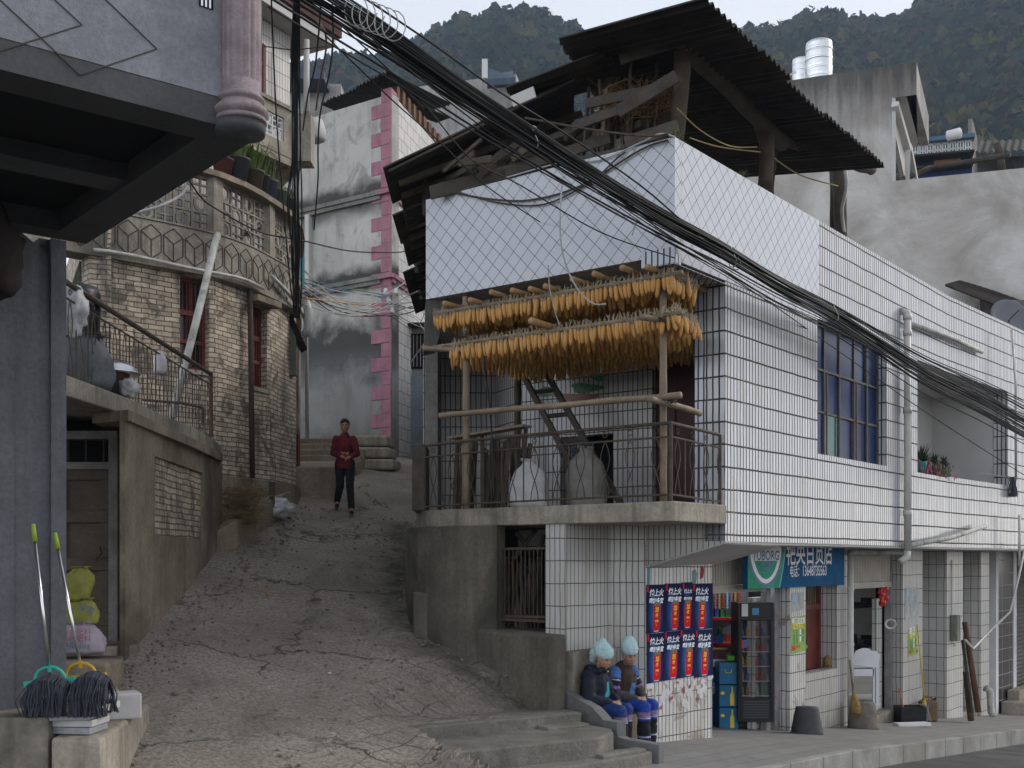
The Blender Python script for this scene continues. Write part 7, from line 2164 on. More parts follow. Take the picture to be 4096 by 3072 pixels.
 mb = MB(); mb.tube([f.p(.14, -.1, zc + .02), f.p(.04, -.2, zc + .62)], .012, 6); one(mb, 'stick', mk('orange_plastic', (.5, .12, .02), .5, .1), 'thin orange stick standing in the black crate', 'stick')
 cc = FA.p(FA.a_at(928, NS + .2), NS + .2, zs(FA.a_at(928, NS + .2)))
 t = thing('jerrycan', 'brown plastic jerrycan behind the black crate', 'jerrycan', cc)
 mb = MB(); mb.box(cc.x - .16, cc.x + .16, cc.y - .1, cc.y + .1, cc.z, cc.z + .4); jm = mk('brown_plastic', (.16, .10, .05), .5, .3, 5); mb.build('body', jm, t, bevel=.04)
 mb = MB(); mb.tube([cc + Vector((-.1, 0, .4)), cc + Vector((-.08, 0, .46)), cc + Vector((.06, 0, .46)), cc + Vector((.08, 0, .4))], .018, 8); mb.build('handle', jm, t, smooth=True); mb = MB(); mb.lathe([(.03, 0), (.03, .05)], tuple(cc + Vector((.13, 0, .39))), 10); mb.build('cap', bp_, t)
 mb = MB(); c = FA.p(FA.a_at(905, NS + .45), NS + .45, zs(FA.a_at(905, NS + .45))); mb.obox(c + Vector((.12, 0, .03)), (.3, .06, 0), (-.02, .09, 0), (0, 0, .028)); one(mb, 'kerb_slab', M['white'], 'pale flat stone strip lying before the black crate', 'slab', bevel=.005)
 mopz = zs(FA.a_at(922, NS + .1))
 foot = FA.p(FA.a_at(925.5, NS + .2), NS + .2, mopz)
 t = thing('mop', 'yellow handled mop standing behind the black crate', 'mop', foot)
 top = P(917.2, 624.5, foot.y + .1); mid = foot + Vector((-.02, 0, .42))
 ym = mk('yellow_plastic', (.55, .36, .03), .5, .1)
 mb = MB(); mb.tube([top, mid], .013, 8); mb.build('handle', ym, t, smooth=True); mb = MB(); mb.lathe([(.02, .0), (.045, -.1)], tuple(mid), 10); mb.build('socket', ym, t)
 strands(t, mid - Vector((0, 0, .08)), foot + Vector((0, 0, .02)), .11, 60, 'mop_grey', (.28, .28, .27))
 # leaning timbers
 for (u0, v0, u1, v1, r, lab, m_) in ((965, 622, 978.5, 712, .055, 'longer brown timber leaning in the third doorway', 'log'), (966, 672, 971, 720, .06, 'shorter thick log leaning in the third doorway', 'log'), (962.5, 640, 972, 712, .03, 'thin grey pole leaning between the brown timbers', 'oldwood')):
  Yt = 21.9; mb = MB(); mb.tube([P(u0, v0, Yt + .15), P((u0 + u1) / 2, (v0 + v1) / 2, Yt), P(u1, v1, Yt - .25)], r, 9); one(mb, 'timber', mk('brown_timber', (.11, .055, .03), .8, .4, 4, .4) if m_ == 'log' else M[m_], lab, 'timber', smooth=True)
 # meter box and pipes
 t = thing('meter_box', 'old grey electric meter box on the third shop pilaster', 'meter box', P(955, 640, 21.3))
 mb = MB(); c = FA.px(955.5, 628, NS + .08); mb.obox(c, FA.d * .11, FA.n * .07, (0, 0, .26)); mb.build('case', mk('old_box', (.22, .22, .19), .7, .35, 5, .2, stain=((.1, .08, .05), .6)), t, bevel=.015)
 mb = MB(); mb.tube([FA.px(952, 560, NS + .02), FA.px(952, 640, NS + .03), FA.px(956, 646, NS + .03)], .012, 6); mb.build('conduit', M['pvc'], t)
 def pipe(pts, r, label, mat='pvc', name='drain_pipe', n=12, cat='pipe'):
  mb = MB(); mb.tube(pts, r, n); return one(mb, name, M[mat], label, cat, smooth=True)
 # main drain pipe on the facade
 ax = FA.a_at(907.5, .09)
 t = thing('drain_pipe', 'tall white drain pipe running down the tiled facade beside the window', 'pipe', FA.p(ax, .09, .1))
 zt_ = FA.az(907.5, 318, .09)[1]; zb_ = FA.az(907.5, 551, .09)[1]
 mb = MB(); mb.tube([FA.p(ax, .09, zt_), FA.p(ax, .09, zb_)], .055, 16); mb.build('pipe', M['pvc'], t, smooth=True)
 for z in (zt_ - .03, zt_ - .28, zt_ - 1.5, zb_ + .55):
  mb = MB(); mb.lathe([(.066, 0), (.066, .09)], tuple(FA.p(ax, .09, z)), 16); mb.build('collar', M['pvc'], t, smooth=True)
 mb = MB(); mb.tube([FA.p(ax, .09, zb_), FA.p(ax - .01, .08, zb_ - .1), FA.p(ax - .12, .02, zb_ - .17)], .055, 12); mb.build('elbow', M['pvc'], t, smooth=True)
 mb = MB(); mb.tube([FA.p(ax, .09, zt_), FA.p(ax, .09, zt_ + .08), FA.p(ax - .05, .0, zt_ + .12)], .055, 12); mb.build('elbow', M['pvc'], t, smooth=True)
 pipe([FA.px(911, 324, .08)] + [FB.px(u, v, .07) for u, v in ((952, 338), (982, 352))], .038, 'horizontal insulated white pipe branching right from the drain pipe', 'pvc_old')
 pipe([FA.px(911, 545, .12)] + [FB.px(u, v, .14) for u, v in ((950, 538), (985, 526.5))], .04, 'sloping white pipe running low along the facade to the right', 'pvc_old')
 a = FA.a_at(850.5, NS + .06)
 t = thing('drain_pipe', 'thin white drain pipe beside the second shop doorway', 'pipe', FA.p(a, NS + .06, zs(a)))
 mb = MB(); mb.tube([FA.p(a, NS + .06, zs(a)), FA.p(a, NS + .06, .12)], .05, 14); mb.build('pipe', M['pvc'], t, smooth=True)
 mb = MB(); mb.tube([FA.p(a, NS + .06, .12), FA.p(a + 1.2, NS + .10, .13), FA.p(FA.a_at(905, NS + .3), NS + .3, .14)], .045, 12); mb.build('branch', M['pvc_old'], t, smooth=True)
 for z in (-.5, -1.4, -2.2):
  mb = MB(); mb.lathe([(.06, 0), (.06, .05)], tuple(FA.p(a, NS + .06, z)), 14); mb.build('collar', M['pvc'], t)
 pipe([P(1026, 543, 22.5), P(1018, 580, 22.3), P(1010, 612, 22.2), P(993, 628, 22.0), P(973, 649, 21.4), P(965.5, 640, 21.0)], .022, 'thin white conduit sagging across the brown tiled column', 'pvc', 'conduit')
 pipe([P(1012, 330, 21.9), P(1016, 390, 21.9), P(1016, 480, 21.9)], .022, 'white hose running down the far end of the facade', 'pvc', 'conduit')
 pipe([P(1019.5, 515, 22.2), P(1019.5, 566, 22.2)], .025, 'short white pipe below the far end of the upper storey', 'pvc', 'conduit')
 c = FA.p(FA.a_at(991, NS + .2), NS + .2, zs(FA.a_at(991, NS + .2)))
 pipe([P(985, 688, c.y), P(990, 691, c.y), P(991, 712, c.y), P(994, 716, c.y - .1)], .075, 'lagged white elbow pipe stub standing on the pavement', 'pvc_old', 'pipe_stub')
 # plants in the facade recess
 rn2 = random.Random(4)
 for i, (u, v, lab, pc) in enumerate(((924, 476, 'trailing pot plant at the left end of the facade recess', (.12, .09, .09)), (934, 478, 'bushy pot plant with pink buds in the facade recess', (.12, .10, .10)), (944, 480, 'pot plant in a green pot on the recess ledge', (.10, .22, .12)), (919, 466, 'taller feathery pot plant behind the others in the recess', (.03, .2, .2)))):
  p = FA.px(u, v, -.14); p.z = 1.43 if i < 3 else 1.43
  t = thing('potted_plant', lab, 'plant', p)
  mb = MB(); mb.lathe([(.09, 0), (.12, .14), (.13, .2), (.125, .21)], tuple(p), 16); mb.build('pot', mk('pot%d' % i, pc, .6, .2, 4), t, smooth=True)
  leaves(t, p + Vector((0, 0, .24)), .22 if i != 3 else .26, 110, 'succulent', (.06, .085, .045), 5 + i, droop=.8 if i != 3 else -.8)
  mb = MB()
  for k in range(12): mb.ell(p + Vector((rn2.gauss(0, .12), -.14 + rn2.uniform(-.04, .04), .12 + rn2.uniform(-.15, .1))), (.012, .012, .03), 6, 4)
  mb.build('pink_bud', mk('pink_bud', (.5, .05, .15), .5, .2), t)
 p = FB.px(1013, 478, .07)
 t = thing('mop', 'grey string mop hung out over the far ledge of the facade', 'mop', p); mb = MB(); mb.tube([p + Vector((-.6, .1, .1)), p], .012, 6); mb.build('handle', M['pvc'], t); strands(t, p + Vector((0, 0, .02)), p - Vector((0, 0, .38)), .10, 60, 'mop_dark', (.10, .11, .13))
def leaves(parent, c, r, n, mname, col, seed, droop=.3, name='foliage'):
 rn = random.Random(seed); mb = MB()
 for k in range(n):
  t = rn.uniform(0, 6.28); el = rn.uniform(-.2, 1.3)
  d = Vector((math.cos(t) * math.cos(el), math.sin(t) * math.cos(el), math.sin(el)))
  L = r * rn.uniform(.5, 1.15); w_ = r * .05
  s = d.cross(Vector((0, 0, 1))); s = s.normalized() * w_ if s.length > .01 else Vector((w_, 0, 0))
  a = c; b = c + d * L * .55; e = c + d * L - Vector((0, 0, droop * L * .5 * math.cos(el)))
  mb.add([a - s * .5, a + s * .5, b + s, b - s, e], [(0, 1, 2, 3), (3, 2, 4)])
 return mb.build(name, mk(mname, col, .8, .45, 12, 0), parent)
def strands(parent, top, bot, w_, n, mname, col, name='strings', seed=2):
 rn = random.Random(seed); mb = MB(); top = Vector(top); bot = Vector(bot)
 for k in range(n):
  a = top + Vector((rn.gauss(0, w_ * .25), rn.gauss(0, w_ * .2), 0)); b = bot + Vector((rn.gauss(0, w_ * .55), rn.gauss(0, w_ * .45), rn.uniform(0, .05)))
  m_ = a.lerp(b, .5) + Vector((rn.gauss(0, w_ * .2), rn.gauss(0, w_ * .2), 0))
  mb.tube([a, m_, b], .008, 4)
 return mb.build(name, mk(mname, col, .95, .3, 20, 0), parent)
shop_things()
# ================================================================ things on the left
def left_things():
 # two string mops with their heads up on the plinth
 for i, (top, bot, hc, cc, lab) in enumerate(((P(33, 524, 9.15), P(50, 672, 9.05), (.03, .36, .30), (51, 690), 'left string mop with teal clamp leaning on the grey wall'), (P(55, 533, 9.3), P(81, 668, 9.15), (.45, .26, .02), (94, 690), 'right string mop with yellow clamp leaning on the grey wall'))):
  t = thing('mop', lab, 'mop', bot)
  mid = top.lerp(bot, .12)
  mb = MB(); mb.tube([mid, bot], .013, 10); mb.build('handle', M['steel'], t, smooth=True)
  mb = MB(); mb.tube([top, mid], [.017, .02], 10); g = mb.build('grip', mk('lime_grip', (.25, .36, .03), .5, .1), t, smooth=True)
  cm = mk('clamp%d' % i, hc, .5, .1)
  mb = MB(); c = bot
  ring = [c + Vector((.12 * math.cos(a), 0, .10 * math.sin(a) - .06)) for a in [math.pi * j / 8 for j in range(9)]]
  mb.tube(ring, .014, 6); mb.tube([c + Vector((0, 0, .05)), c], .02, 8); mb.beam(c + Vector((-.2, 0, -.10)), c + Vector((.2, 0, -.06)), .04, .05); mb.build('clamp', cm, t)
  # strings draped over and hanging all round
  rn = random.Random(5 + i); mb = MB()
  hw = .15 if i == 0 else .13
  cx = P(cc[0], 0, 9.0).x
  for k in range(240):
   x = cx + rn.uniform(-hw, hw); y0 = 8.98 + rn.uniform(-.04, .04)
   zt = -.97 + .07 * math.cos((x - cx) / hw * 1.5) + (.03 if i else 0)
   zb = -1.21 - (rn.uniform(0, .01))
   sgn = -1 if rn.random() < .7 else 1
   pts = [Vector((x, y0, zt)), Vector((x + rn.uniform(-.01, .01), y0 + sgn * .07, zt - .03)), Vector((x + rn.gauss(0, .02), y0 + sgn * rn.uniform(.09, .14), (zt + zb) / 2)), Vector((x + (x - cx) * .05 + rn.gauss(0, .012), y0 + sgn * rn.uniform(.08, .16), zb + .01))]
   mb.tube(pts, .0055, 4)
  mb.build('strings', mk('mop_slate', (.05, .055, .07), .95, .35, 20, 0), t)
 # tiles, block
 tl = mk('grey_glazed_tile', (.30, .30, .33), .5, .2, 3); te = mk('pale_tile', (.45, .44, .44), .6, .15, 5)
 specs = [(54, 96, 735, 9.0, .34, 'lowest'), (56, 97, 727, 9.0, .34, 'second lowest'), (53, 92, 719, 8.95, .34, 'second highest'), (58, 106, 709, 8.98, .36, 'topmost')]
 z = -1.355
 for k, (u0, u1, v, Y, d, lab) in enumerate(specs):
  x0 = P(u0, 0, Y).x; x1 = P(u1, 0, Y).x
  mb = MB(); mb.obox(((x0 + x1) / 2, Y + .1, z + .027), ((x1 - x0) / 2, .02 * (k - 1.5), 0), (.01, .17, 0), (0, 0, .026))
  one(mb, 'floor_tile', tl if k % 2 == 0 else te, 'grey and white tile pack, %s of the stack on the cement block' % lab, 'tile', 'stacked tiles under the mops', bevel=.006)
  z += .056
 mb = MB(); c = P(119, 714, 9.9); mb.obox((c.x, c.y, -1.36 + .11), (.15, .08, 0), (-.06, .12, 0), (0, 0, .11)); one(mb, 'white_block', te, 'broken white block lying right of the stacked tiles', 'block', bevel=.015)
 # sacks at the door
 yl = mk('yellow_woven_sack', (.30, .31, .07), .75, .2, 5, .4, 40); pk = mk('pinkish_printed_sack', (.42, .36, .42), .75, .15, 5, .4, 40)
 zf = -.95
 o = sack('sack', 'pinkish white printed sack at the bottom of the pile by the door', (-4.50, 11.98, -.975), (.25, .2, .33), pk, 3, top=.55)
 f = Fr(-4.76, 11.76, 1, 0)
 rd = mk('faint_red_ink', (.38, .10, .16), .8, .1); bl = mk('faint_blue_ink', (.10, .17, .30), .8, .1)
 for k, s_ in enumerate(('复合肥料', '高效肥料', '净重50kg')):
  put_text(s_, .075, f, .16, .01 + .004 * k, -.76 - k * .07, rd if k < 2 else bl, o)
 for q in o.children:
  q.location = -Vector(o.location) if False else (0, 0, 0)
 sack('sack', 'small yellow sack squeezed against the grey pillar at the bottom', (-4.72, 11.90, -.975), (.12, .14, .26), yl, 8)
 o2 = sack('sack', 'lower yellow woven sack resting on the printed sack by the door', (-4.52, 12.05, -.67), (.19, .17, .27), yl, 4, top=.6)
 put_text('尿素', .09, Fr(-4.52, 11.87, 1, .1), .03, .01, -.50, bl, o2, rot=-.4)
 sack('sack', 'upper yellow woven sack tipping over on top of the pile by the door', (-4.60, 12.05, -.43), (.17, .16, .36), yl, 7, lean=(.09, 0), top=.5)
 # terrace clutter
 sm = M['steel']
 def atT(u, v, Y): return P(u, v, Y)
 t = MB(); c = P(74, 344, 12.6); t.lathe([(.22, 0), (.27, .1), (.28, .55), (.25, .62), (.24, .62)], tuple(c), 20); one(t, 'water_vat', mk('black_vat', (.018, .02, .025), .35, .2, 3), 'tall glossy black vat on the terrace against the brick wall', 'vat', smooth=True)
 sack('sack', 'grey plastic wrapped bundle at the left of the terrace', (P(74, 0, 12.3).x, 12.5, 1.83), (.34, .25, .62), mk('grey_plastic', (.11, .12, .13), .5, .3, 3, .3), 6, top=.6, cat='bundle')
 t = MB(); c = P(101, 380, 12.9); t.lathe([(.19, 0), (.20, .20), (.19, .25), (.16, .26)], (c.x, c.y, 1.83), 20); one(t, 'dark_tub', mk('dark_tub', (.02, .022, .03), .4, .2), 'dark tub with a lid on the terrace', 'tub', smooth=True)
 t = MB(); c = P(97, 360, 12.9); t.lathe([(.02, .18), (.13, .16), (.18, .08), (.185, .0)], (c.x, c.y, 2.12), 20); one(t, 'steel_basin', sm, 'smaller upturned steel basin on the dark tub', 'basin', smooth=True)
 t = MB(); c = P(112, 395, 13.1); t.lathe([(.15, 0), (.19, .28), (.20, .31)], (c.x, c.y, 1.82), 20); one(t, 'plastic_bucket', mk('brown_red_bucket', (.13, .04, .025), .5, .2), 'reddish brown bucket on the terrace', 'bucket', smooth=True)
 t = MB(); t.lathe([(.02, .12), (.17, .11), (.26, .05), (.29, .0), (.31, -.01), (.31, -.02)], (c.x, c.y, 2.14), 24); one(t, 'steel_basin', sm, 'large upturned steel basin on the brown bucket', 'basin', smooth=True)
 pb = mk('white_plastic_bag', (.50, .50, .52), .5, .2, 6, .4)
 def bag(c, r, lab, seed):
  mb = MB(); mb.ell((0, 0, 0), r, 36, 26, jit=.2)
  for i, q in enumerate(mb.v):
   q = Vector(q); k = 1 + .32 * abs(noise.noise(q * 9 + Vector((seed, 0, 0)))) - .25 * abs(noise.noise(q * 17)) ; mb.v[i] = tuple(q * k + c)
  return one(mb, 'plastic_bag', pb, lab, 'bag', smooth=True)
 bag(P(128, 388, 13.0), (.12, .1, .11), 'crumpled white plastic bag beside the brown bucket', 1)
 bag(P(72, 310, 11.9), (.16, .12, .26), 'white plastic bag hung high at the left end of the terrace', 2)
 mb = MB(); c = P(160, 364, 14.6)
 mb.lathe([(.02, -.12), (.07, -.13), (.085, -.08), (.085, .05), (.06, .11), (.025, .13), (.025, .17)], tuple(c), 16); one(mb, 'plastic_bottle', pb, 'white plastic container tied to the terrace handrail', 'container', smooth=True)
 # leaning drain pipe
 mb = MB(); mb.tube([P(217.5, 235, 17.9), P(216, 240, 17.7), P(196, 322, 16.9), P(172, 417, 16.0)], .055, 14); one(mb, 'leaning_pipe', M['pvc_old'], 'long mossy white pipe slanting from the old balcony to the terrace', 'pipe', smooth=True)
 mb = MB(); mb.tube([P(134, 136, 17), P(135.2, 295, 17.0)], .03, 8) if False else mb.tube([P(133.5, 340 / 1, 19.8), P(133.5, 345, 19.8)], .01, 4)
 mb = MB(); mb.tube([P(269.5 * .5, 0, 18)] * 1 + [P(135, 10, 18)], .01, 4) if False else None
 mb = MB(); mb.tube([P(249.5, 245, 19.1), P(251, 370, 19.1), P(252.5, 478, 19.1)], .045, 10); one(mb, 'rusty_pipe', mk('rust_pipe', (.07, .045, .035), .8, .35, 5, .3), 'dark rusty down pipe on the curved brick corner', 'pipe', smooth=True)
 off = [(q[0], q[1]) for q in offs(WPL, .14)]
 cp = curve_pts(off, 6)
 pts = [Vector((q.x, q.y, 4.56 + (.02 * math.sin(i)))) for i, q in enumerate(cp) if i < 11]
 mb = MB(); mb.tube(pts, .028, 8); one(mb, 'conduit', M['pvc'], 'white conduit following the old rendered band above the red window', 'pipe', smooth=True)
 pts = [Vector((q.x + .02, q.y, 4.82 - .055 * (i - 11))) for i, q in enumerate(cp) if 11 <= i < 20]
 pts += [Vector((pts[-1].x + .02, pts[-1].y, pts[-1].z - 2.1))]
 mb = MB(); mb.tube(pts, .035, 8); one(mb, 'conduit', M['pvc'], 'white conduit bending down the far end of the brick corner', 'pipe', smooth=True)
 # electrics at the far corner of the brick house
 mb = MB(); c = P(290, 352, 21.0); mb.box(c.x - .12, c.x + .14, 20.85, 21.0, c.z - .45, c.z + .45); one(mb, 'meter_board', mk('green_grey', (.14, .15, .12), .8, .3, 5), 'old greenish meter board on the far brick corner', 'meter board', bevel=.01)
 mb = MB(); c = P(296, 330, 20.9); mb.add([c + Vector((-.25, 0, .15)), c + Vector((-.05, -.1, .25)), c + Vector((.22, -.1, -.35)), c + Vector((.1, 0, -.4)), c + Vector((-.25, .01, .13)), c + Vector((-.05, -.09, .23)), c + Vector((.22, -.09, -.37)), c + Vector((.1, .01, -.42))], [(0, 1, 2, 3), (7, 6, 5, 4), (0, 4, 5, 1), (1, 5, 6, 2), (2, 6, 7, 3), (3, 7, 4, 0)]); one(mb, 'tar_flap', M['cable'], 'black tarred flap sheltering the meter board', 'cover')
 mb = MB(); mb.tube([P(302, 302, 21), P(306, 303, 21), P(308, 310, 21), P(308, 330, 21), P(303, 336, 21)], .08, 12); one(mb, 'pipe_bend', M['pvc'], 'fat white bent pipe at the cable pole', 'pipe', smooth=True)
 # flower pots on the curved cap
 capc = [(q.x, q.y) for q in curve_pts(offs([(-6.9, 16.4)] + WPL, .0), 10)]
 def cap_at(u):
  best = min(capc, key=lambda q: abs((q[0] / q[1]) - (u - 512) / F)); return Vector((best[0] - .02, best[1] + .0, 6.195))
 gr = 'flower pots along the curved balcony cap'
 for i, (u, r, h, pc, lab) in enumerate(((226, .17, .26, (.10, .04, .035), 'dark red flower pot with spiky grass at the near end of the cap'), (240, .22, .36, (.045, .048, .052), 'big black flower pot with long grass on the curved cap'), (254, .2, .30, (.09, .07, .05), 'brown flower pot with drooping grass on the curved cap'), (262, .16, .32, (.04, .045, .05), 'narrow black flower pot right of the brown one'), (271, .17, .32, (.06, .075, .10), 'blue grey flower pot with thin stems on the curved cap'), (279, .15, .28, (.09, .12, .09), 'pale green flower pot on the curved cap'), (288, .14, .26, (.05, .045, .045), 'small dark flower pot at the far end of the cap'))):
  p = cap_at(u)
  t = thing('flower_pot', lab, 'flower pot', p, gr)
  mb = MB(); mb.lathe([(r * .75, 0), (r * .98, h * .9), (r * 1.06, h * .92), (r * 1.06, h), (r * .9, h), (r * .85, h * .9)], tuple(p), 20); mb.build('pot', mk('potm%d' % i, pc, .6, .2, 5), t, smooth=True)
  rn = random.Random(30 + i); mb = MB(); n = [50, 110, 120, 50, 18, 14, 30][i]; Lm = [.3, .5, .55, .42, .45, .3, .3][i]
  for k in range(n):
   th = rn.uniform(0, 6.28); L = Lm * rn.uniform(.6, 1.2); out = rn.uniform(.15, .95)
   b0 = p + Vector((math.cos(th) * r * .5, math.sin(th) * r * .5, h * .9)); d = Vector((math.cos(th), math.sin(th), 0))
   m_ = b0 + d * L * out * .4 + Vector((0, 0, L * .75)); e = b0 + d * L * out * 1.1 + Vector((0, 0, L * (1.0 - out * .75)))
   s_ = Vector((-d.y, d.x, 0)) * .008
   mb.add([b0 - s_, b0 + s_, m_ + s_, m_ - s_, e], [(0, 1, 2, 3), (3, 2, 4)])
  mb.build('grass_blades', mk('pot_grass', (.11, .17, .035), .7, .45, 9, 0), t)
 leaves(None, P(247, 236, 19.0), .16, 60, 'fern', (.10, .13, .04), 9, name='wall_fern').__setitem__('label', 'small fern sprouting from the wall above the rusty pipe')
 bpy.data.objects['wall_fern']['category'] = 'fern'
 # straw pile and bag on the verge
 st = MB(); rn = random.Random(7)
 for k in range(420):
  c = P(242, 495, 17.9) + Vector((rn.gauss(0, .16), rn.gauss(0, .2), rn.uniform(-.45, .12))); d = Vector((rn.gauss(0, 1), rn.gauss(0, .6), rn.gauss(0, .25))).normalized() * .16
  st.beam(c - d, c + d, .007, .007)
 tag(st.build('straw_pile', mk('dry_straw', (.22, .16, .09), .9, .45, 10, 0)), 'pile of dry straw and brushwood against the foot of the brick wall', 'straw', kind='stuff')
 bag(P(276, 514 - 6, 19.6), (.30, .22, .17), 'crumpled white sack lying on the verge wall', 3)
 mb = MB(); mb.tube([P(272, 482, 19.4), P(272, 507, 19.4)], .05, 8); one(mb, 'short_post', M['oldwood'], 'short weathered post in front of the crumpled white sack', 'post')
 # litter
 def litter(u, v, s_, col, lab, nm, cat):
  # intersect pixel ray with the alley surface
  Y = 8.0
  while Y < 25:
   X = (u - 512) / F * Y; Z = (HV - v) / F * Y
   if Z <= ground_z(X, Y) + .01: break
   Y += .01
  mb = MB(); c = Vector((X, Y, ground_z(X, Y) + .035)); pts = [c + Vector((s_ * math.cos(a) * (1 + .3 * math.sin(3 * a)), s_ * .8 * math.sin(a), .01 * math.sin(2 * a))) for a in [2*math.pi*j/9 for j in range(9)]]
  low = [q - Vector((0, 0, .006)) for q in pts]; k = 9
  mb.add(pts + low, [tuple(range(k)), tuple(reversed(range(k, 2*k)))] + [(i, i + k, (i+1) % k + k, (i+1) % k) for i in range(k)])
  one(mb, nm, mk('litter_' + nm + lab[:6], col, .7, .2, 20), lab, cat)
 litter(267, 588, .022, (.5, .16, .02), 'upper small orange peel on the alley', 'orange_peel', 'peel')
 litter(267.5, 595, .03, (.5, .16, .02), 'lower larger orange peel on the alley', 'orange_peel', 'peel')
 litter(443, 623, .06, (.42, .28, .04), 'yellow dead leaf at the corner of the cement ledge', 'yellow_leaf', 'leaf')
 litter(400, 581, .05, (.22, .16, .22), 'purple sweet wrapper on the alley below the stone block', 'sweet_wrapper', 'wrapper')
 litter(329, 675, .025, (.5, .5, .5), 'white paper scrap in the middle of the alley', 'paper_scrap', 'scrap')
 litter(427, 746, .05, (.4, .34, .26), 'brown paper scrap by the lowest steps', 'paper_scrap', 'scrap')
left_things()
# ================================================================ cables
def cables():
 rn = random.Random(17)
 base = [(270, -35, 9.2), (324, 0, 9.6), (395, 45, 10.1), (463, 92, 10.5), (540, 142, 11.0), (602, 181, 11.5), (665, 219, 12.0), (722, 250, 12.5), (775, 282, 13.4), (833, 313, 14.8), (880, 343, 16.0), (926, 372, 17.2), (975, 396, 18.3), (1024, 423, 19.3), (1100, 465, 21)]
 g = 'black power cables bundled across the street'
 ctr = [P(*b) for b in base]
 n = 46
 for k in range(n):
  r1 = rn.gauss(0, 1); sp = rn.uniform(-1, 1)
  ph = rn.uniform(0, 6.28)
  pts = []
  for i, c in enumerate(ctr):
   s_ = i / (len(ctr) - 1)
   w_ = .07 + .05 * abs(s_ - .35) * 2 + max(0, s_ - .6) * .35
   dz = sp * w_ * 1.15 + .03 * math.sin(ph + s_ * 9 + sp * 3); dy = r1 * w_ * .7 * math.cos(ph + s_ * 5)
   if k in (3, 9, 15): dz -= .10 * math.sin(math.pi * min(1, max(0, (s_ - .3) / .5))) * (1 + k * .05)
   if k in (5, 11): dz += .12 * (1 - s_)
   if k in (20, 26, 30): dz -= .20 * (1 - s_) + .05
   pts.append(c + Vector((0, dy, dz)))
  # smooth
  fine = []
  for i in range(len(pts) - 1):
   p0, p1, p2, p3 = pts[max(i-1, 0)], pts[i], pts[i+1], pts[min(i+2, len(pts)-1)]
   for j in range(3):
    t = j / 3; fine.append(.5 * ((2*p1) + (p2-p0)*t + (2*p0-5*p1+4*p2-p3)*t*t + (3*p1-p0-3*p2+p3)*t*t*t))
  fine.append(pts[-1])
  mb = MB(); mb.tube(fine, rn.choice([.0055, .0065, .008, .0105]), 5)
  one(mb, 'overhead_cable', M['cable'], 'black cable in the thick bundle sagging in front of the tiled house', 'cable', g, smooth=True)
 def wire(pts, r, label, mat='cable', group=None, name='wire', sub=5):
  pts = [P(*q) if len(q) == 3 else FP.px(q[0], q[1], .03) for q in pts]; fine = []
  for i in range(len(pts) - 1):
   p0, p1, p2, p3 = pts[max(i-1, 0)], pts[i], pts[i+1], pts[min(i+2, len(pts)-1)]
   for j in range(sub):
    t = j / sub; fine.append(.5 * ((2*p1) + (p2-p0)*t + (2*p0-5*p1+4*p2-p3)*t*t + (3*p1-p0-3*p2+p3)*t*t*t))
  fine.append(pts[-1]); mb = MB(); mb.tube(fine, r, 5)
  return one(mb, name, M[mat] if isinstance(mat, str) else mat, label, 'wire', group, smooth=True)
 # thinner separate lines fanning from the top left
 wire([(300, -30, 9.5), (370, 30, 10), (440, 80, 10.5), (560, 170, 11), (640, 215, 12), (690, 235, 12.6), (740, 268, 14), (800, 305, 15)], .009, 'black line running just under the cable bundle past the parapet corner')
 wire([(318, -10, 9.5), (400, 62, 10), (500, 140, 10.8), (600, 205, 11.4), (700, 258, 12.2), (760, 296, 13.6), (830, 345, 16), (930, 415, 18), (1024, 475, 20)], .007, 'thin black line sagging lowest across the long facade')
 wire([(345, -15, 9.7), (430, 42, 10.2), (500, 92, 10.8), (560, 130, 11.4), (640, 185, 12), (700, 235, 12.3), (770, 278, 13.3)], .010, 'black line running just above the cable bundle at the upper left')
 wire([(330, 15, 9.6), (420, 100, 10.4), (470, 158, 11), (520, 185, 11.5), (600, 232, 11.9), (675, 258, 12.48)], .007, 'thin line crossing low over the diamond tiled band')
 wire([(325, 35, 9.7), (390, 98, 10.2), (440, 142, 11), (485, 185, 12), (540, 222)], .007, 'lowest thin line fanning down to the left parapet')
 wire([(455, 193), (490, 199), (530, 200), (580, 186), (640, 150), (668, 140)], .012, 'dark cable drooping along the top of the diamond band', 'iron')
 wire([(458, 192), (500, 203), (545, 204), (590, 182), (615, 160), (625, 152)], .010, 'second dark cable drooping along the left parapet', 'iron')
 wire([(505, 178), (560, 163), (600, 160), (640, 143), (660, 134), (675, 137)], .010, 'white cable looping along the parapet top to the corner', 'whitecable')
 wire([(564, 160), (560, 220, 12.8), (563, 255, 12.7), (575, 285, 12.6), (592, 303, 12.5), (606, 304, 12.4)], .010, 'white cable dangling in a curve before the corn', 'whitecable')
 wire([(548, 265, 13.0), (550, 290, 13.0), (556, 315, 13.0), (560, 325, 13.0)], .007, 'thin white wire hanging over the lower corn row', 'whitecable')
 wire([(617, 175, 12.3), (635, 195, 12.2), (638, 215, 12.2), (632, 235, 12.2)], .006, 'thin white wire curl below the bundle on the diamond tiles', 'whitecable')
 wire([(488, 330, 14.3), (484, 365, 14.1), (489, 400, 14.0), (492, 440, 13.9), (494, 500, 13.9)][:5], .012, 'black cord hanging by the left upright pole')
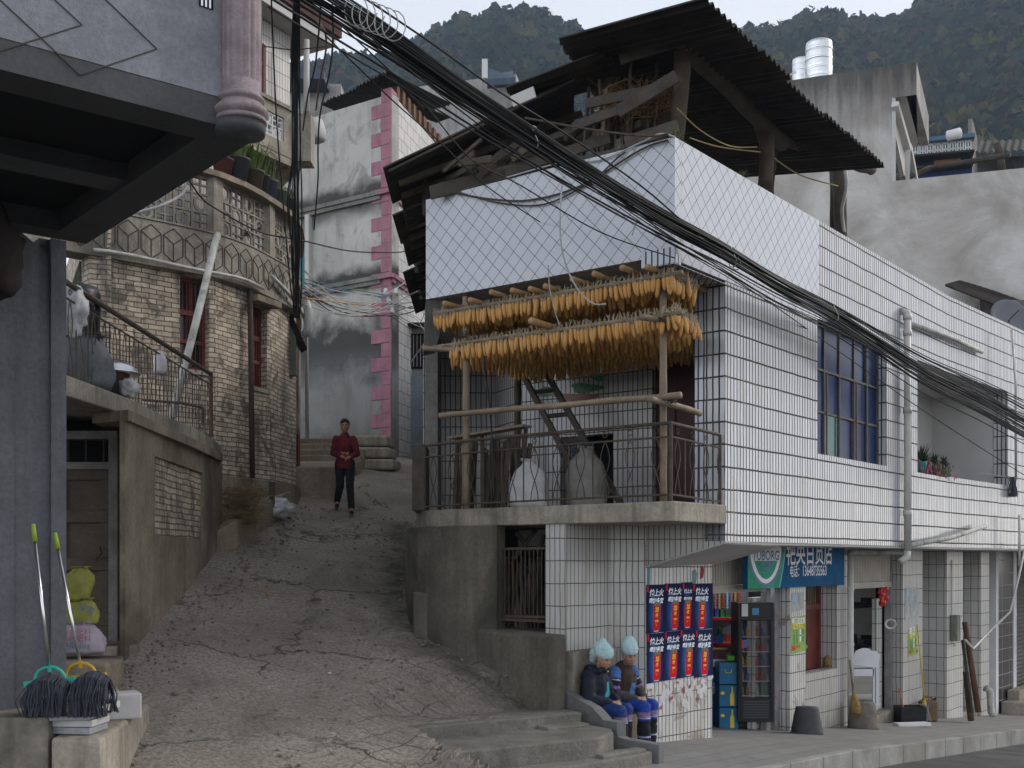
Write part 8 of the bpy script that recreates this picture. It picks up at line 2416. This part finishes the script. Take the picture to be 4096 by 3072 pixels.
 # ties round the bundle
 for (u, v, Y) in ((356, 20, 9.9), (362, 24, 9.9), (535, 138, 11.0), (733, 257, 12.7), (737, 260, 12.8), (835, 313, 14.8)):
  c = P(u, v, Y); mb = MB(); mb.tube([c + Vector((.03 * math.sin(a * 2), .08 * math.cos(a), .11 * math.sin(a))) for a in [2*math.pi*j/14 for j in range(16)]], .006, 4)
  one(mb, 'cable_tie', M['whitecable'], 'pale wire tie wound round the cable bundle', 'wire tie', 'wire ties on the cable bundle')
 for k in range(6):
  mb = MB(); c = P(356 + k * 4, 6 + k * 3, 9.7); mb.tube([c + Vector((.10 * math.sin(a) + .03 * k, 0, .13 * math.cos(a) - .04)) for a in [2*math.pi*j/14 for j in range(13)]], .005, 4)
  one(mb, 'wire_loop', M['whitecable'], 'spare white wire loop hooked on the cable bundle at the top', 'wire loop', 'white wire loops on the bundle')
 # vertical bunch on the left
 gv = 'black cables dropping down in front of the old balcony'
 for k in range(13):
  x = 296 + rn.gauss(0, 2.9); pts = [(x + 1 + rn.gauss(0, 1), -20, 16)]
  for v in (60, 140, 200, 250, 290, 318): pts.append((x + rn.gauss(0, 1.1) + (rn.uniform(-6, 5) if v in (200, 250) and k < 4 else 0), v, 17 + v / 110))
  wire(pts, rn.choice((.009, .012, .014)), 'black cable in the vertical bunch beside the curved balcony', 'cable', gv, 'vertical_cable')
 wire([(271, -10, 15), (276, 110, 17), (282, 190, 18), (291, 290, 19), (295, 305, 19.5)], .012, 'single black wire hanging left of the vertical bunch')
 wire([(322, -10, 13), (316, 60, 14), (308, 95, 15), (303, 130, 17)], .012, 'black wire slanting from the bundle towards the white pipe')
 wire([(332, 5, 13), (333, 40, 14), (329, 75, 16), (320, 115, 18), (318, 150, 19), (318, 180, 20), (314, 230, 20.5)], .014, 'long black wire wandering down before the stained wall')
 wire([(318, 22, 14), (325, 32, 14), (326, 50, 15), (321, 75, 16.5), (316, 110, 18)], .014, 'ochre sheathed wire beside the white rain pipe', mk('ochre_cable', (.16, .09, .04), .6, .2))
 wire([(188, 178, 17.0), (200, 196, 17.3), (215, 208, 17.8), (260, 232, 18.5), (300, 240, 19.6), (350, 251, 22), (395, 252.5, 23), (410, 250, 24)], .014, 'dark cable strung across the alley from the pierced panel')
 wire([(135, 213, 16.6), (160, 206, 16.8), (180, 196, 17.1), (188, 186, 17.2)], .022, 'white hose drooping under the grey house floor', 'whitecable')
 cols = [('whitecable', 'white'), (mk('blue_wire', (.04, .13, .25), .6, .1), 'blue'), (mk('orange_wire', (.42, .24, .08), .6, .1), 'orange'), (mk('green_wire', (.05, .16, .12), .6, .1), 'green')]
 gw = 'pale service wires strung across the alley'
 for k in range(16):
  v0 = 270 + rn.uniform(0, 40); v1 = 297 + rn.uniform(-8, 20); sag = rn.uniform(3, 18)
  wire([(305, v0, 20.8), (335, (v0 * .6 + v1 * .4) + sag, 23), (365, (v0 * .3 + v1 * .7) + sag * .9, 25), (390, v1, 27.6), (415, v1 + rn.uniform(-18, 14), 28.5), (430, v1 + rn.uniform(-30, 40), 27)], rn.choice([.008, .010, .012]), 'pale thin wire among those sagging to the pink corner', cols[0][0] if k % 4 else 'cable', gw)
 wire([(305, 283, 20.8), (340, 290, 23.5), (375, 296, 26), (392, 297, 27.7)], .012, 'blue service wire sagging across the alley', cols[1][0])
 wire([(305, 298, 20.8), (345, 303, 23.5), (390, 308, 27.7), (418, 307, 28.2)], .013, 'orange service wire sagging across the alley', cols[2][0])
 wire([(305, 279, 20.8), (345, 288, 23.5), (392, 296, 27.7)], .010, 'green service wire sagging across the alley', cols[3][0])
 # insulators on the pink corner
 for (u, v) in ((385.5, 292), (389, 300), (392, 311), (396, 292)):
  t = thing('insulator', 'small white insulator bracket on the pink corner of the rendered building', 'insulator', P(u, v, 27.6), 'insulators on the pink corner')
  mb = MB(); c = P(u, v, 27.65); mb.tube([c, c + Vector((0, .3, 0))], .02, 6); mb.build('arm', M['iron'], t); mb = MB(); mb.lathe([(.05, 0), (.06, .05), (.03, .07), (.055, .1), (.02, .14)], tuple(c - Vector((0, 0, .05))), 10); mb.build('cap', M['white'], t, smooth=True)
 # thin yellow strings on the roof
 ys = mk('yellow_string', (.34, .26, .12), .8, .2)
 wire([(677, 108, 13.3), (700, 130, 13.6), (730, 146, 14.2), (757, 147, 15.2)], .009, 'upper yellow string tied between the roof posts', ys)
 wire([(690, 138, 13.5), (720, 147, 14.2), (760, 152, 15.3)], .009, 'lower yellow string tied between the roof posts', ys)
 wire([(770, 155, 15.8), (800, 175, 16.8), (838, 186, 18.0)], .010, 'yellow string running back to the far roof post', ys)
 wire([(842, 160, 17.8), (846, 175, 17.8), (846, 190, 17.8), (842, 210, 17.9), (844, 232, 18.1)], .028, 'grey hose hanging from the far end of the tin roof', 'pvc_old')
 wire([(525, 118, 13.5), (600, 131, 12.9), (648, 136, 12.5), (668, 134, 12.3)], .014, 'grey rope slung across the shed front', 'iron')
 leaves(None, FA.p(1.75, -.07, 4.62), .13, 90, 'parapet_moss', (.14, .17, .05), 3, name='parapet_weeds').__setitem__('label', 'small green weeds growing on the parapet top before the roof post')
 bpy.data.objects['parapet_weeds']['category'] = 'weeds'
 leaves(None, FA.p(.18, -.07, 4.62), .16, 40, 'parapet_sprout', (.14, .15, .05), 4, name='corner_sprout').__setitem__('label', 'thin green sprout growing behind the parapet corner')
 bpy.data.objects['corner_sprout']['category'] = 'sprout'
cables()
# ================================================================ people
def people():
 def limb(mb, pts, rs, n=12):
  pts = [Vector(p) for p in pts]
  # refine
  fp = []; fr_ = []
  for i in range(len(pts) - 1):
   for j in range(4):
    t = j / 4; fp.append(pts[i].lerp(pts[i+1], t)); fr_.append(rs[i] + (rs[i+1] - rs[i]) * t)
  fp.append(pts[-1]); fr_.append(rs[-1])
  mb.tube(fp, fr_, n)
  for p, r in zip(pts, rs): mb.ell(p, (r, r, r), n, 8)
 def fuse(name, mb, mats, parent, voxel=.008, it=4, wrinkle=0, rule=None, wsc=14):
  o = mb.build('tmp', mats[0], None, loc=(0, 0, 0))
  md = o.modifiers.new('r', 'REMESH'); md.mode = 'VOXEL'; md.voxel_size = voxel
  ms = o.modifiers.new('s', 'SMOOTH'); ms.factor = .6; ms.iterations = it
  bpy.context.view_layer.update()
  me = bpy.data.meshes.new_from_object(o.evaluated_get(bpy.context.evaluated_depsgraph_get()))
  old = o.data; bpy.data.objects.remove(o); bpy.data.meshes.remove(old)
  n = len(me.vertices)
  co = np.empty(n * 3); me.vertices.foreach_get('co', co); co = co.reshape(-1, 3)
  if wrinkle:
   no = np.empty(n * 3); me.vertices.foreach_get('normal', no); no = no.reshape(-1, 3)
   d = np.array([noise.noise(Vector((p[0] * wsc, p[1] * wsc, p[2] * wsc * 1.6))) + .5 * noise.noise(Vector(p) * wsc * 2.3) for p in co])
   co = co + no * (d * wrinkle)[:, None]
  org = np.array(parent.location)
  me.vertices.foreach_set('co', (co - org).astype(np.float32).ravel())
  me.materials.clear()
  for m in mats: me.materials.append(m)
  np_ = len(me.polygons)
  if rule is not None:
   c = np.empty(np_ * 3); me.polygons.foreach_get('center', c); c = c.reshape(-1, 3) + org
   me.polygons.foreach_set('material_index', np.array([rule(p) for p in c], dtype=np.int32))
  else: me.polygons.foreach_set('material_index', np.zeros(np_, dtype=np.int32))
  me.polygons.foreach_set('use_smooth', [True] * np_)
  me.update(); me.name = name
  ob = bpy.data.objects.new(name, me); link(ob); ob.parent = parent
  return ob
 skin = mk('weathered_skin', (.34, .18, .11), .55, .15, 12, .15, 90)
 dark = mk('eye_dark', (.015, .01, .01), .5, .1); lip = mk('lip', (.20, .07, .055), .5, .1); gold = mk('gold_earring', (.6, .4, .1), .3, .1, metal=1)
 def frame(f):
  f = Vector((f[0], f[1], 0)).normalized(); s = Vector((f.y, -f.x, 0)); return f, s, Vector((0, 0, 1))
 def head(mb, c, d, up, R=.098):
  """c centre of skull, d facing direction, up head up axis"""
  d = d.normalized(); s = d.cross(up).normalized(); up = s.cross(d).normalized()
  def e(o, r):
   M_ = Matrix((s, d, up)).transposed()
   b0 = len(mb.v); mb.ell((0, 0, 0), r, 16, 12)
   for i in range(b0, len(mb.v)): mb.v[i] = tuple(c + M_ @ (Vector(mb.v[i]) + Vector(o)))
  e((0, -.012, .018), (.078, .095, .088)); e((0, .018, -.035), (.067, .070, .076)); e((0, .032, -.088), (.040, .040, .030))
  e((0, .082, -.020), (.011, .018, .030)); e((0, .094, -.036), (.016, .014, .012))
  e((-.042, .052, -.030), (.022, .024, .022)); e((.042, .052, -.030), (.022, .024, .022)); e((0, .072, .022), (.05, .016, .010))
  e((0, .074, -.066), (.024, .014, .008)); e((0, .070, -.078), (.020, .013, .008))
  for q in (-1, 1): e((q * .077, -.004, -.012), (.010, .020, .033))
  return s, d, up
 def face_bits(t, c, d, up, ear=True):
  d = d.normalized(); s = d.cross(up).normalized(); up = s.cross(d).normalized()
  L = lambda x, y, z: c + s * x + d * y + up * z
  for q in (-1, 1):
   mb = MB(); mb.beam(L(q * .018, .083, -.002), L(q * .044, .069, -.004), .006, .006); mb.build('eye', dark, t)
   mb = MB(); mb.beam(L(q * .014, .089, .024), L(q * .046, .074, .022), .006, .005); mb.build('eyebrow', dark, t)
   if ear: mb = MB(); mb.ell(L(q * .082, -.002, -.048), (.009, .009, .011), 8, 6); mb.build('earring', gold, t)
  mb = MB(); mb.beam(L(-.021, .084, -.072), L(.021, .084, -.072), .007, .005); mb.build('mouth', lip, t)
 def hand(mb, w, d, side, up, curl=.6):
  """palm, four fingers of different lengths, thumb from the side"""
  d = d.normalized(); side = side.normalized(); up = up.normalized()
  limb(mb, [w, w + d * .045, w + d * .085], [.024, .030, .028], 10)
  for k, (o, L) in enumerate(((-.028, .062), (-.010, .074), (.010, .070), (.027, .055))):
   b = w + d * .085 + side * o
   k1 = b + d * L * .5 - up * .006; k2 = b + d * L * (.85 - .2 * curl) - up * (.02 + .02 * curl)
   limb(mb, [b, k1, k2], [.0105, .0095, .008], 8)
  b = w + d * .03 - side * .028
  limb(mb, [b, b + d * .03 - side * .022, b + d * .058 - side * .018 - up * .01], [.012, .0105, .009], 8)
 # shared seat
 f0, s0, z0 = frame((.80, -.60, 0))
 mb = MB(); a = Vector((.76, 13.50)); e_ = Vector((1.32, 14.14)); n2 = Vector((.767, -.64))
 q = [a, e_, e_ + n2 * .36, a + n2 * .36]
 mb.prism([(p.x, p.y) for p in q], -2.4, -1.885)
 one(mb, 'stone_bench', M['cement'], 'rough cement ledge under the two seated women', 'ledge', bevel=.02)
 def seated(hip, f, label, headc, hdir, hup, cols, wide=1.0, kneedx=.0, style='A'):
  f, s, up = frame(f)
  ground = -2.262
  t = thing('person', label, 'person', Vector((hip.x, hip.y, hip.z - .02)))
  chest = hip + f * .03 + up * .30; neck = hip + f * .075 + up * .47
  headc = neck + Vector(headc)
  sh = [chest + up * .10 + s * (.165 * q) * wide + f * .0 for q in (-1, 1)]
  el = [chest - up * .16 + s * (.235 * q) * wide + f * .05 for q in (-1, 1)]
  wr = [hip + f * .27 + up * .10 + s * (.085 * q - .01) for q in (-1, 1)]
  hp = [hip + s * (.09 * q) for q in (-1, 1)]
  kn = [hip + f * (.40 + .02 * q) + s * (.105 * q + kneedx) + up * .015 for q in (-1, 1)]
  an = [Vector((k.x, k.y, ground + .09)) + f * (.0 + .02 * q) + s * .01 for k, q in zip(kn, (-1, 1))]
  # body
  mb = MB()
  limb(mb, [hip, chest, neck], [.13, .135, .06]); limb(mb, [neck, neck.lerp(headc, .6)], [.052, .048])
  head(mb, headc, Vector(hdir), Vector(hup))
  for q in (0, 1):
   limb(mb, [chest + up * .08, sh[q], el[q], wr[q]], [.06, .052, .042, .026])
   limb(mb, [hp[q], kn[q], an[q], an[q] + f * .12 - up * .05], [.075, .055, .038, .03])
  hand(mb, wr[0], (f * .55 + s * .75 - up * .25), (f * .7 - s * .55), up, .9)
  hand(mb, wr[1], (f * .55 - s * .75 - up * .15), -(f * .7 + s * .55), up, .9)
  fuse('body', mb, [skin], t, .0065, 3)
  face_bits(t, headc, Vector(hdir), Vector(hup))
  # trousers or skirt cloth
  mb = MB(); limb(mb, [hip - up * .02, hip + up * .12], [.155, .15])
  for q in (0, 1):
   limb(mb, [hp[q] + f * .02, hp[q].lerp(kn[q], .5), kn[q] - up * .005, kn[q].lerp(an[q], .35), an[q] + up * .05], [.112, .096, .084, .080, .084])
  kz = kn[0].z
  def rule(p):
   d = kz - p[2]; x = (Vector(p) - hip).dot(f)
   if x < .25: return 0
   if d < .055: return 0
   if d < .125: return 1
   if d < .135: return 3
   if d < .155: return 0 if style == 'B' else 2
   if .335 < d < .35: return 3
   return 2
  fuse('trousers', mb, [cols['blue'], cols['band'], cols['black'], cols['line']], t, .011, 5, .010, rule)
  # shoes
  for q in (0, 1):
   mb = MB(); limb(mb, [an[q] - f * .03 - up * .05, an[q] + f * .06 - up * .055, an[q] + f * .14 - up * .062], [.042, .046, .034]); fuse('shoe', mb, [cols['shoe']], t, .009, 3)
  # upper garment
  if style == 'A':
   mb = MB(); limb(mb, [hip + up * .04, hip + up * .16 + f * .01, chest, chest + up * .10], [.185, .18, .175, .13])
   for q in (0, 1): limb(mb, [sh[q] - up * .01, sh[q].lerp(el[q], .5), el[q], el[q].lerp(wr[q], .6), wr[q] - (wr[q] - el[q]).normalized() * .01], [.092, .088, .080, .066, .050])
   # hood collar
   for k in range(10):
    a_ = math.pi * (.15 + 1.7 * k / 9) ; c = neck + f * (-.085 * math.cos(a_ - math.pi) * -1) * 1.0 + s * .095 * math.sin(a_); c = neck - up * .01 + (-f) * (.09 * -math.cos(a_)) * 1 + s * (.10 * math.sin(a_)); mb.ell(c + up * (.02 if abs(math.cos(a_)) > .5 else 0), (.045, .045, .04), 8, 6)
   mb.ell(neck - f * .10 + up * .0, (.10, .10, .055), 12, 8)
   def r2(p):
    v = Vector(p) - chest;
    return 1 if (v.dot(f) > .10 and abs(v.dot(s)) < .015 - .14 * (v.z - .03) and -.30 < v.z < .03) else 0
   fuse('padded_jacket', mb, [cols['top'], cols['shirt']], t, .009, 4, .011, r2, 11)
   mb = MB(); mb.ell(neck + f * .115 - up * .02, (.014, .014, .014), 8, 6); mb.build('button', gold, t, smooth=True)
  else:
   mb = MB(); limb(mb, [hip + up * .05, hip + up * .16 + f * .01, chest, chest + up * .11], [.172, .168, .172, .12])
   mb.ell(neck - up * .015, (.085, .085, .05), 12, 8)
   def r3(p):
    v = Vector(p) - chest
    return 1 if (v.dot(f) > .10 and abs(v.dot(s)) < .045 and v.z < -.03) else 0
   fuse('brown_vest', mb, [cols['top'], cols['shirt']], t, .009, 4, .010, r3, 11)
   for q in (0, 1):
    mb = MB(); limb(mb, [sh[q] - up * .01, sh[q].lerp(el[q], .5), el[q], el[q].lerp(wr[q], .6), wr[q] - (wr[q] - el[q]).normalized() * .01], [.086, .080, .074, .064, .048])
    A_, B_ = sh[q], el[q]
    def r4(p, A_=A_, B_=B_, E=el[q], W_=wr[q]):
     x = (Vector(p) - A_).dot((B_ - A_).normalized()) / (B_ - A_).length
     if (Vector(p) - E).dot((W_ - E).normalized()) > .03 and x > .75: return 4
     if x < .30: return 0
     if x < .36: return 1
     if x < .42: return 2
     if x < .47: return 1
     if x < .66: return 1
     if x < .80: return 3
     return 1
    fuse('sleeve', mb, [cols['shirt'], cols['black'], cols['line'], cols['purple'], cols['cuff']], t, .009, 4, .007, r4)
  # head cloth
  d = Vector(hdir).normalized(); s_ = d.cross(Vector(hup)).normalized(); u_ = s_.cross(d).normalized()
  Lh = lambda x, y, z: headc + s_ * x + d * y + u_ * z
  mb = MB()
  if style == 'A':
   limb(mb, [Lh(0, .01, .082), Lh(0, -.03, .10), Lh(0, -.10, .12)], [.100, .108, .072]); limb(mb, [Lh(0, -.07, .07), Lh(0, -.14, .04), Lh(0, -.17, -.04)], [.085, .07, .04]); limb(mb, [Lh(.03, .03, .12), Lh(-.02, -.06, .19), Lh(-.03, -.10, .215)], [.06, .045, .02])
   limb(mb, [Lh(-.08, -.0, .02), Lh(-.09, -.05, -.02), Lh(-.09, -.08, -.09)], [.025, .022, .012])
  else:
   limb(mb, [Lh(0, .0, .082), Lh(0, -.02, .115), Lh(0, -.03, .16), Lh(-.01, -.05, .185)], [.105, .100, .072, .038]); limb(mb, [Lh(0, -.06, .06), Lh(0, -.085, -.02)], [.08, .05])
  def cut(p):
   return 0
  o = fuse('head_cloth', mb, [cols['cloth']], t, .0065, 3, .007, None, 13)
  return t
 cloth = mk('pale_cyan_cloth', (.40, .56, .59), .85, .15, 10, .3, 50)
 black = mk('black_cloth', (.012, .012, .015), .9, .2, 10, .2, 60); blue = mk('indigo_cloth', (.012, .035, .16), .8, .3, 8, .2, 60); blue2 = mk('royal_cloth', (.010, .045, .30), .8, .3, 8, .2, 60)
 band = mk('embroidered_pink', (.30, .18, .30), .85, .5, 60, 0, col2=(.10, .10, .16)); line = mk('lavender_trim', (.30, .32, .52), .8, .2, 20, 0)
 navy = mk('navy_quilt', (.010, .014, .028), .75, .3, 8, .3, 30); brown = mk('brown_vest', (.050, .030, .022), .85, .3, 8, .3, 40)
 cyan = mk('cyan_shirt', (.03, .30, .38), .8, .1, 8); sky_ = mk('blue_shirt', (.06, .16, .42), .8, .2, 8); purple = mk('purple_braid', (.22, .12, .34), .85, .4, 60, 0); cuff = mk('dark_grey_cuff', (.045, .045, .05), .9, .3, 20, .3, 40); shoe = mk('black_shoe', (.012, .012, .012), .7, .2, 8)
 A = seated(Vector((.955, 13.47, -1.745)), (.82, -.57), 'elderly woman in navy padded jacket and pale blue head cloth seated beside the cement ledge', (.05, -.06, .125), (.70, -.70, -.16), (.12, -.12, .98), dict(blue=blue, band=band, black=black, line=line, top=navy, shirt=cyan, cloth=cloth, shoe=shoe), 1.0, 0, 'A')
 B = seated(Vector((1.31, 13.84, -1.735)), (.72, -.69), 'elderly woman in brown vest and striped blue sleeves dozing beside the drink posters', (.035, -.06, .13), (.42, -.88, -.22), (.08, -.20, .97), dict(blue=blue2, band=band, black=black, line=line, top=brown, shirt=sky_, purple=purple, cuff=cuff, cloth=cloth, shoe=shoe), 1.0, 0, 'B')
 # walking figure in the alley
 X, Y = P(345, 0, 21.0).x, 21.0
 gz = ground_z(X, Y) + .02
 f, s, up = frame((.12, -1, 0))
 hip = Vector((X, Y, gz + .86)); t = thing('person', 'person in dark red jacket and black trousers walking down the alley', 'person', Vector((X, Y, gz)))
 chest = hip + up * .34 + f * .03; neck = hip + up * .55 + f * .05; hc = neck + up * .13 + f * .02
 sh = [chest + up * .11 + s * (.15 * q) for q in (-1, 1)]; hp = [hip + s * (.09 * q) for q in (-1, 1)]
 el = [sh[0] - up * .26 - s * .07 + f * .03, sh[1] - up * .26 + s * .06 - f * .04]; wr = [el[0] + f * .18 - up * .08 + s * .10, el[1] + f * .17 - up * .06 - s * .12]
 kn = [hp[0] + f * .14 - up * .40, hp[1] - f * .05 - up * .41]
 an = [hp[0] + f * .16 - up * .79 - s * .03, hp[1] - f * .20 - up * .76 + s * .06]
 g2 = ground_z(an[0].x, an[0].y); an[0].z = g2 + .10; an[1].z = ground_z(an[1].x, an[1].y) + .11
 mb = MB(); limb(mb, [hip, chest, neck], [.125, .135, .06]); limb(mb, [neck, hc], [.05, .05]); head(mb, hc, f, up)
 for q in (0, 1):
  limb(mb, [chest + up * .1, sh[q], el[q], wr[q]], [.06, .05, .04, .026]); limb(mb, [hp[q], kn[q], an[q], an[q] + f * .13 - up * .04], [.08, .055, .038, .03])
 hand(mb, wr[0], (f * .4 + s * .7 - up * .3), f, up, .8); hand(mb, wr[1], (f * .4 - s * .7 - up * .3), f, up, .8)
 fuse('body', mb, [skin], t, .008, 3)
 face_bits(t, hc, f, up, False)
 mb = MB(); mb.lathe([(.158, -.10), (.162, -.08), (.155, .1)], tuple(hip), 20); limb(mb, [hip + up * .08, hip + up * .2, chest, chest + up * .12], [.145, .145, .155, .11]); mb.ell(neck - up * .02, (.08, .08, .05), 10, 8)
 for q in (0, 1): limb(mb, [sh[q], sh[q].lerp(el[q], .5), el[q], wr[q]], [.07, .065, .06, .045])
 fuse('red_jacket', mb, [mk('dark_red_jacket', (.13, .012, .02), .8, .3, 8, .2, 40)], t, .010, 4, .010)
 mb = MB(); limb(mb, [hip - up * .02, hip + up * .06], [.135, .13])
 for q in (0, 1): limb(mb, [hp[q], kn[q], an[q] + up * .03], [.10, .075, .06])
 fuse('trousers', mb, [black], t, .010, 4, .008)
 for q in (0, 1): mb = MB(); limb(mb, [an[q] - f * .03 - up * .05, an[q] + f * .14 - up * .06], [.045, .036]); fuse('shoe', mb, [shoe], t, .010, 3)
 mb = MB(); limb(mb, [hc - f * .015 + up * .055, hc - f * .05 + up * .0, hc - f * .05 - up * .07], [.088, .082, .045]); fuse('hair', mb, [mk('black_hair', (.012, .010, .010), .6, .3, 30, .3, 80)], t, .009, 2, .008, None, 30)
people()
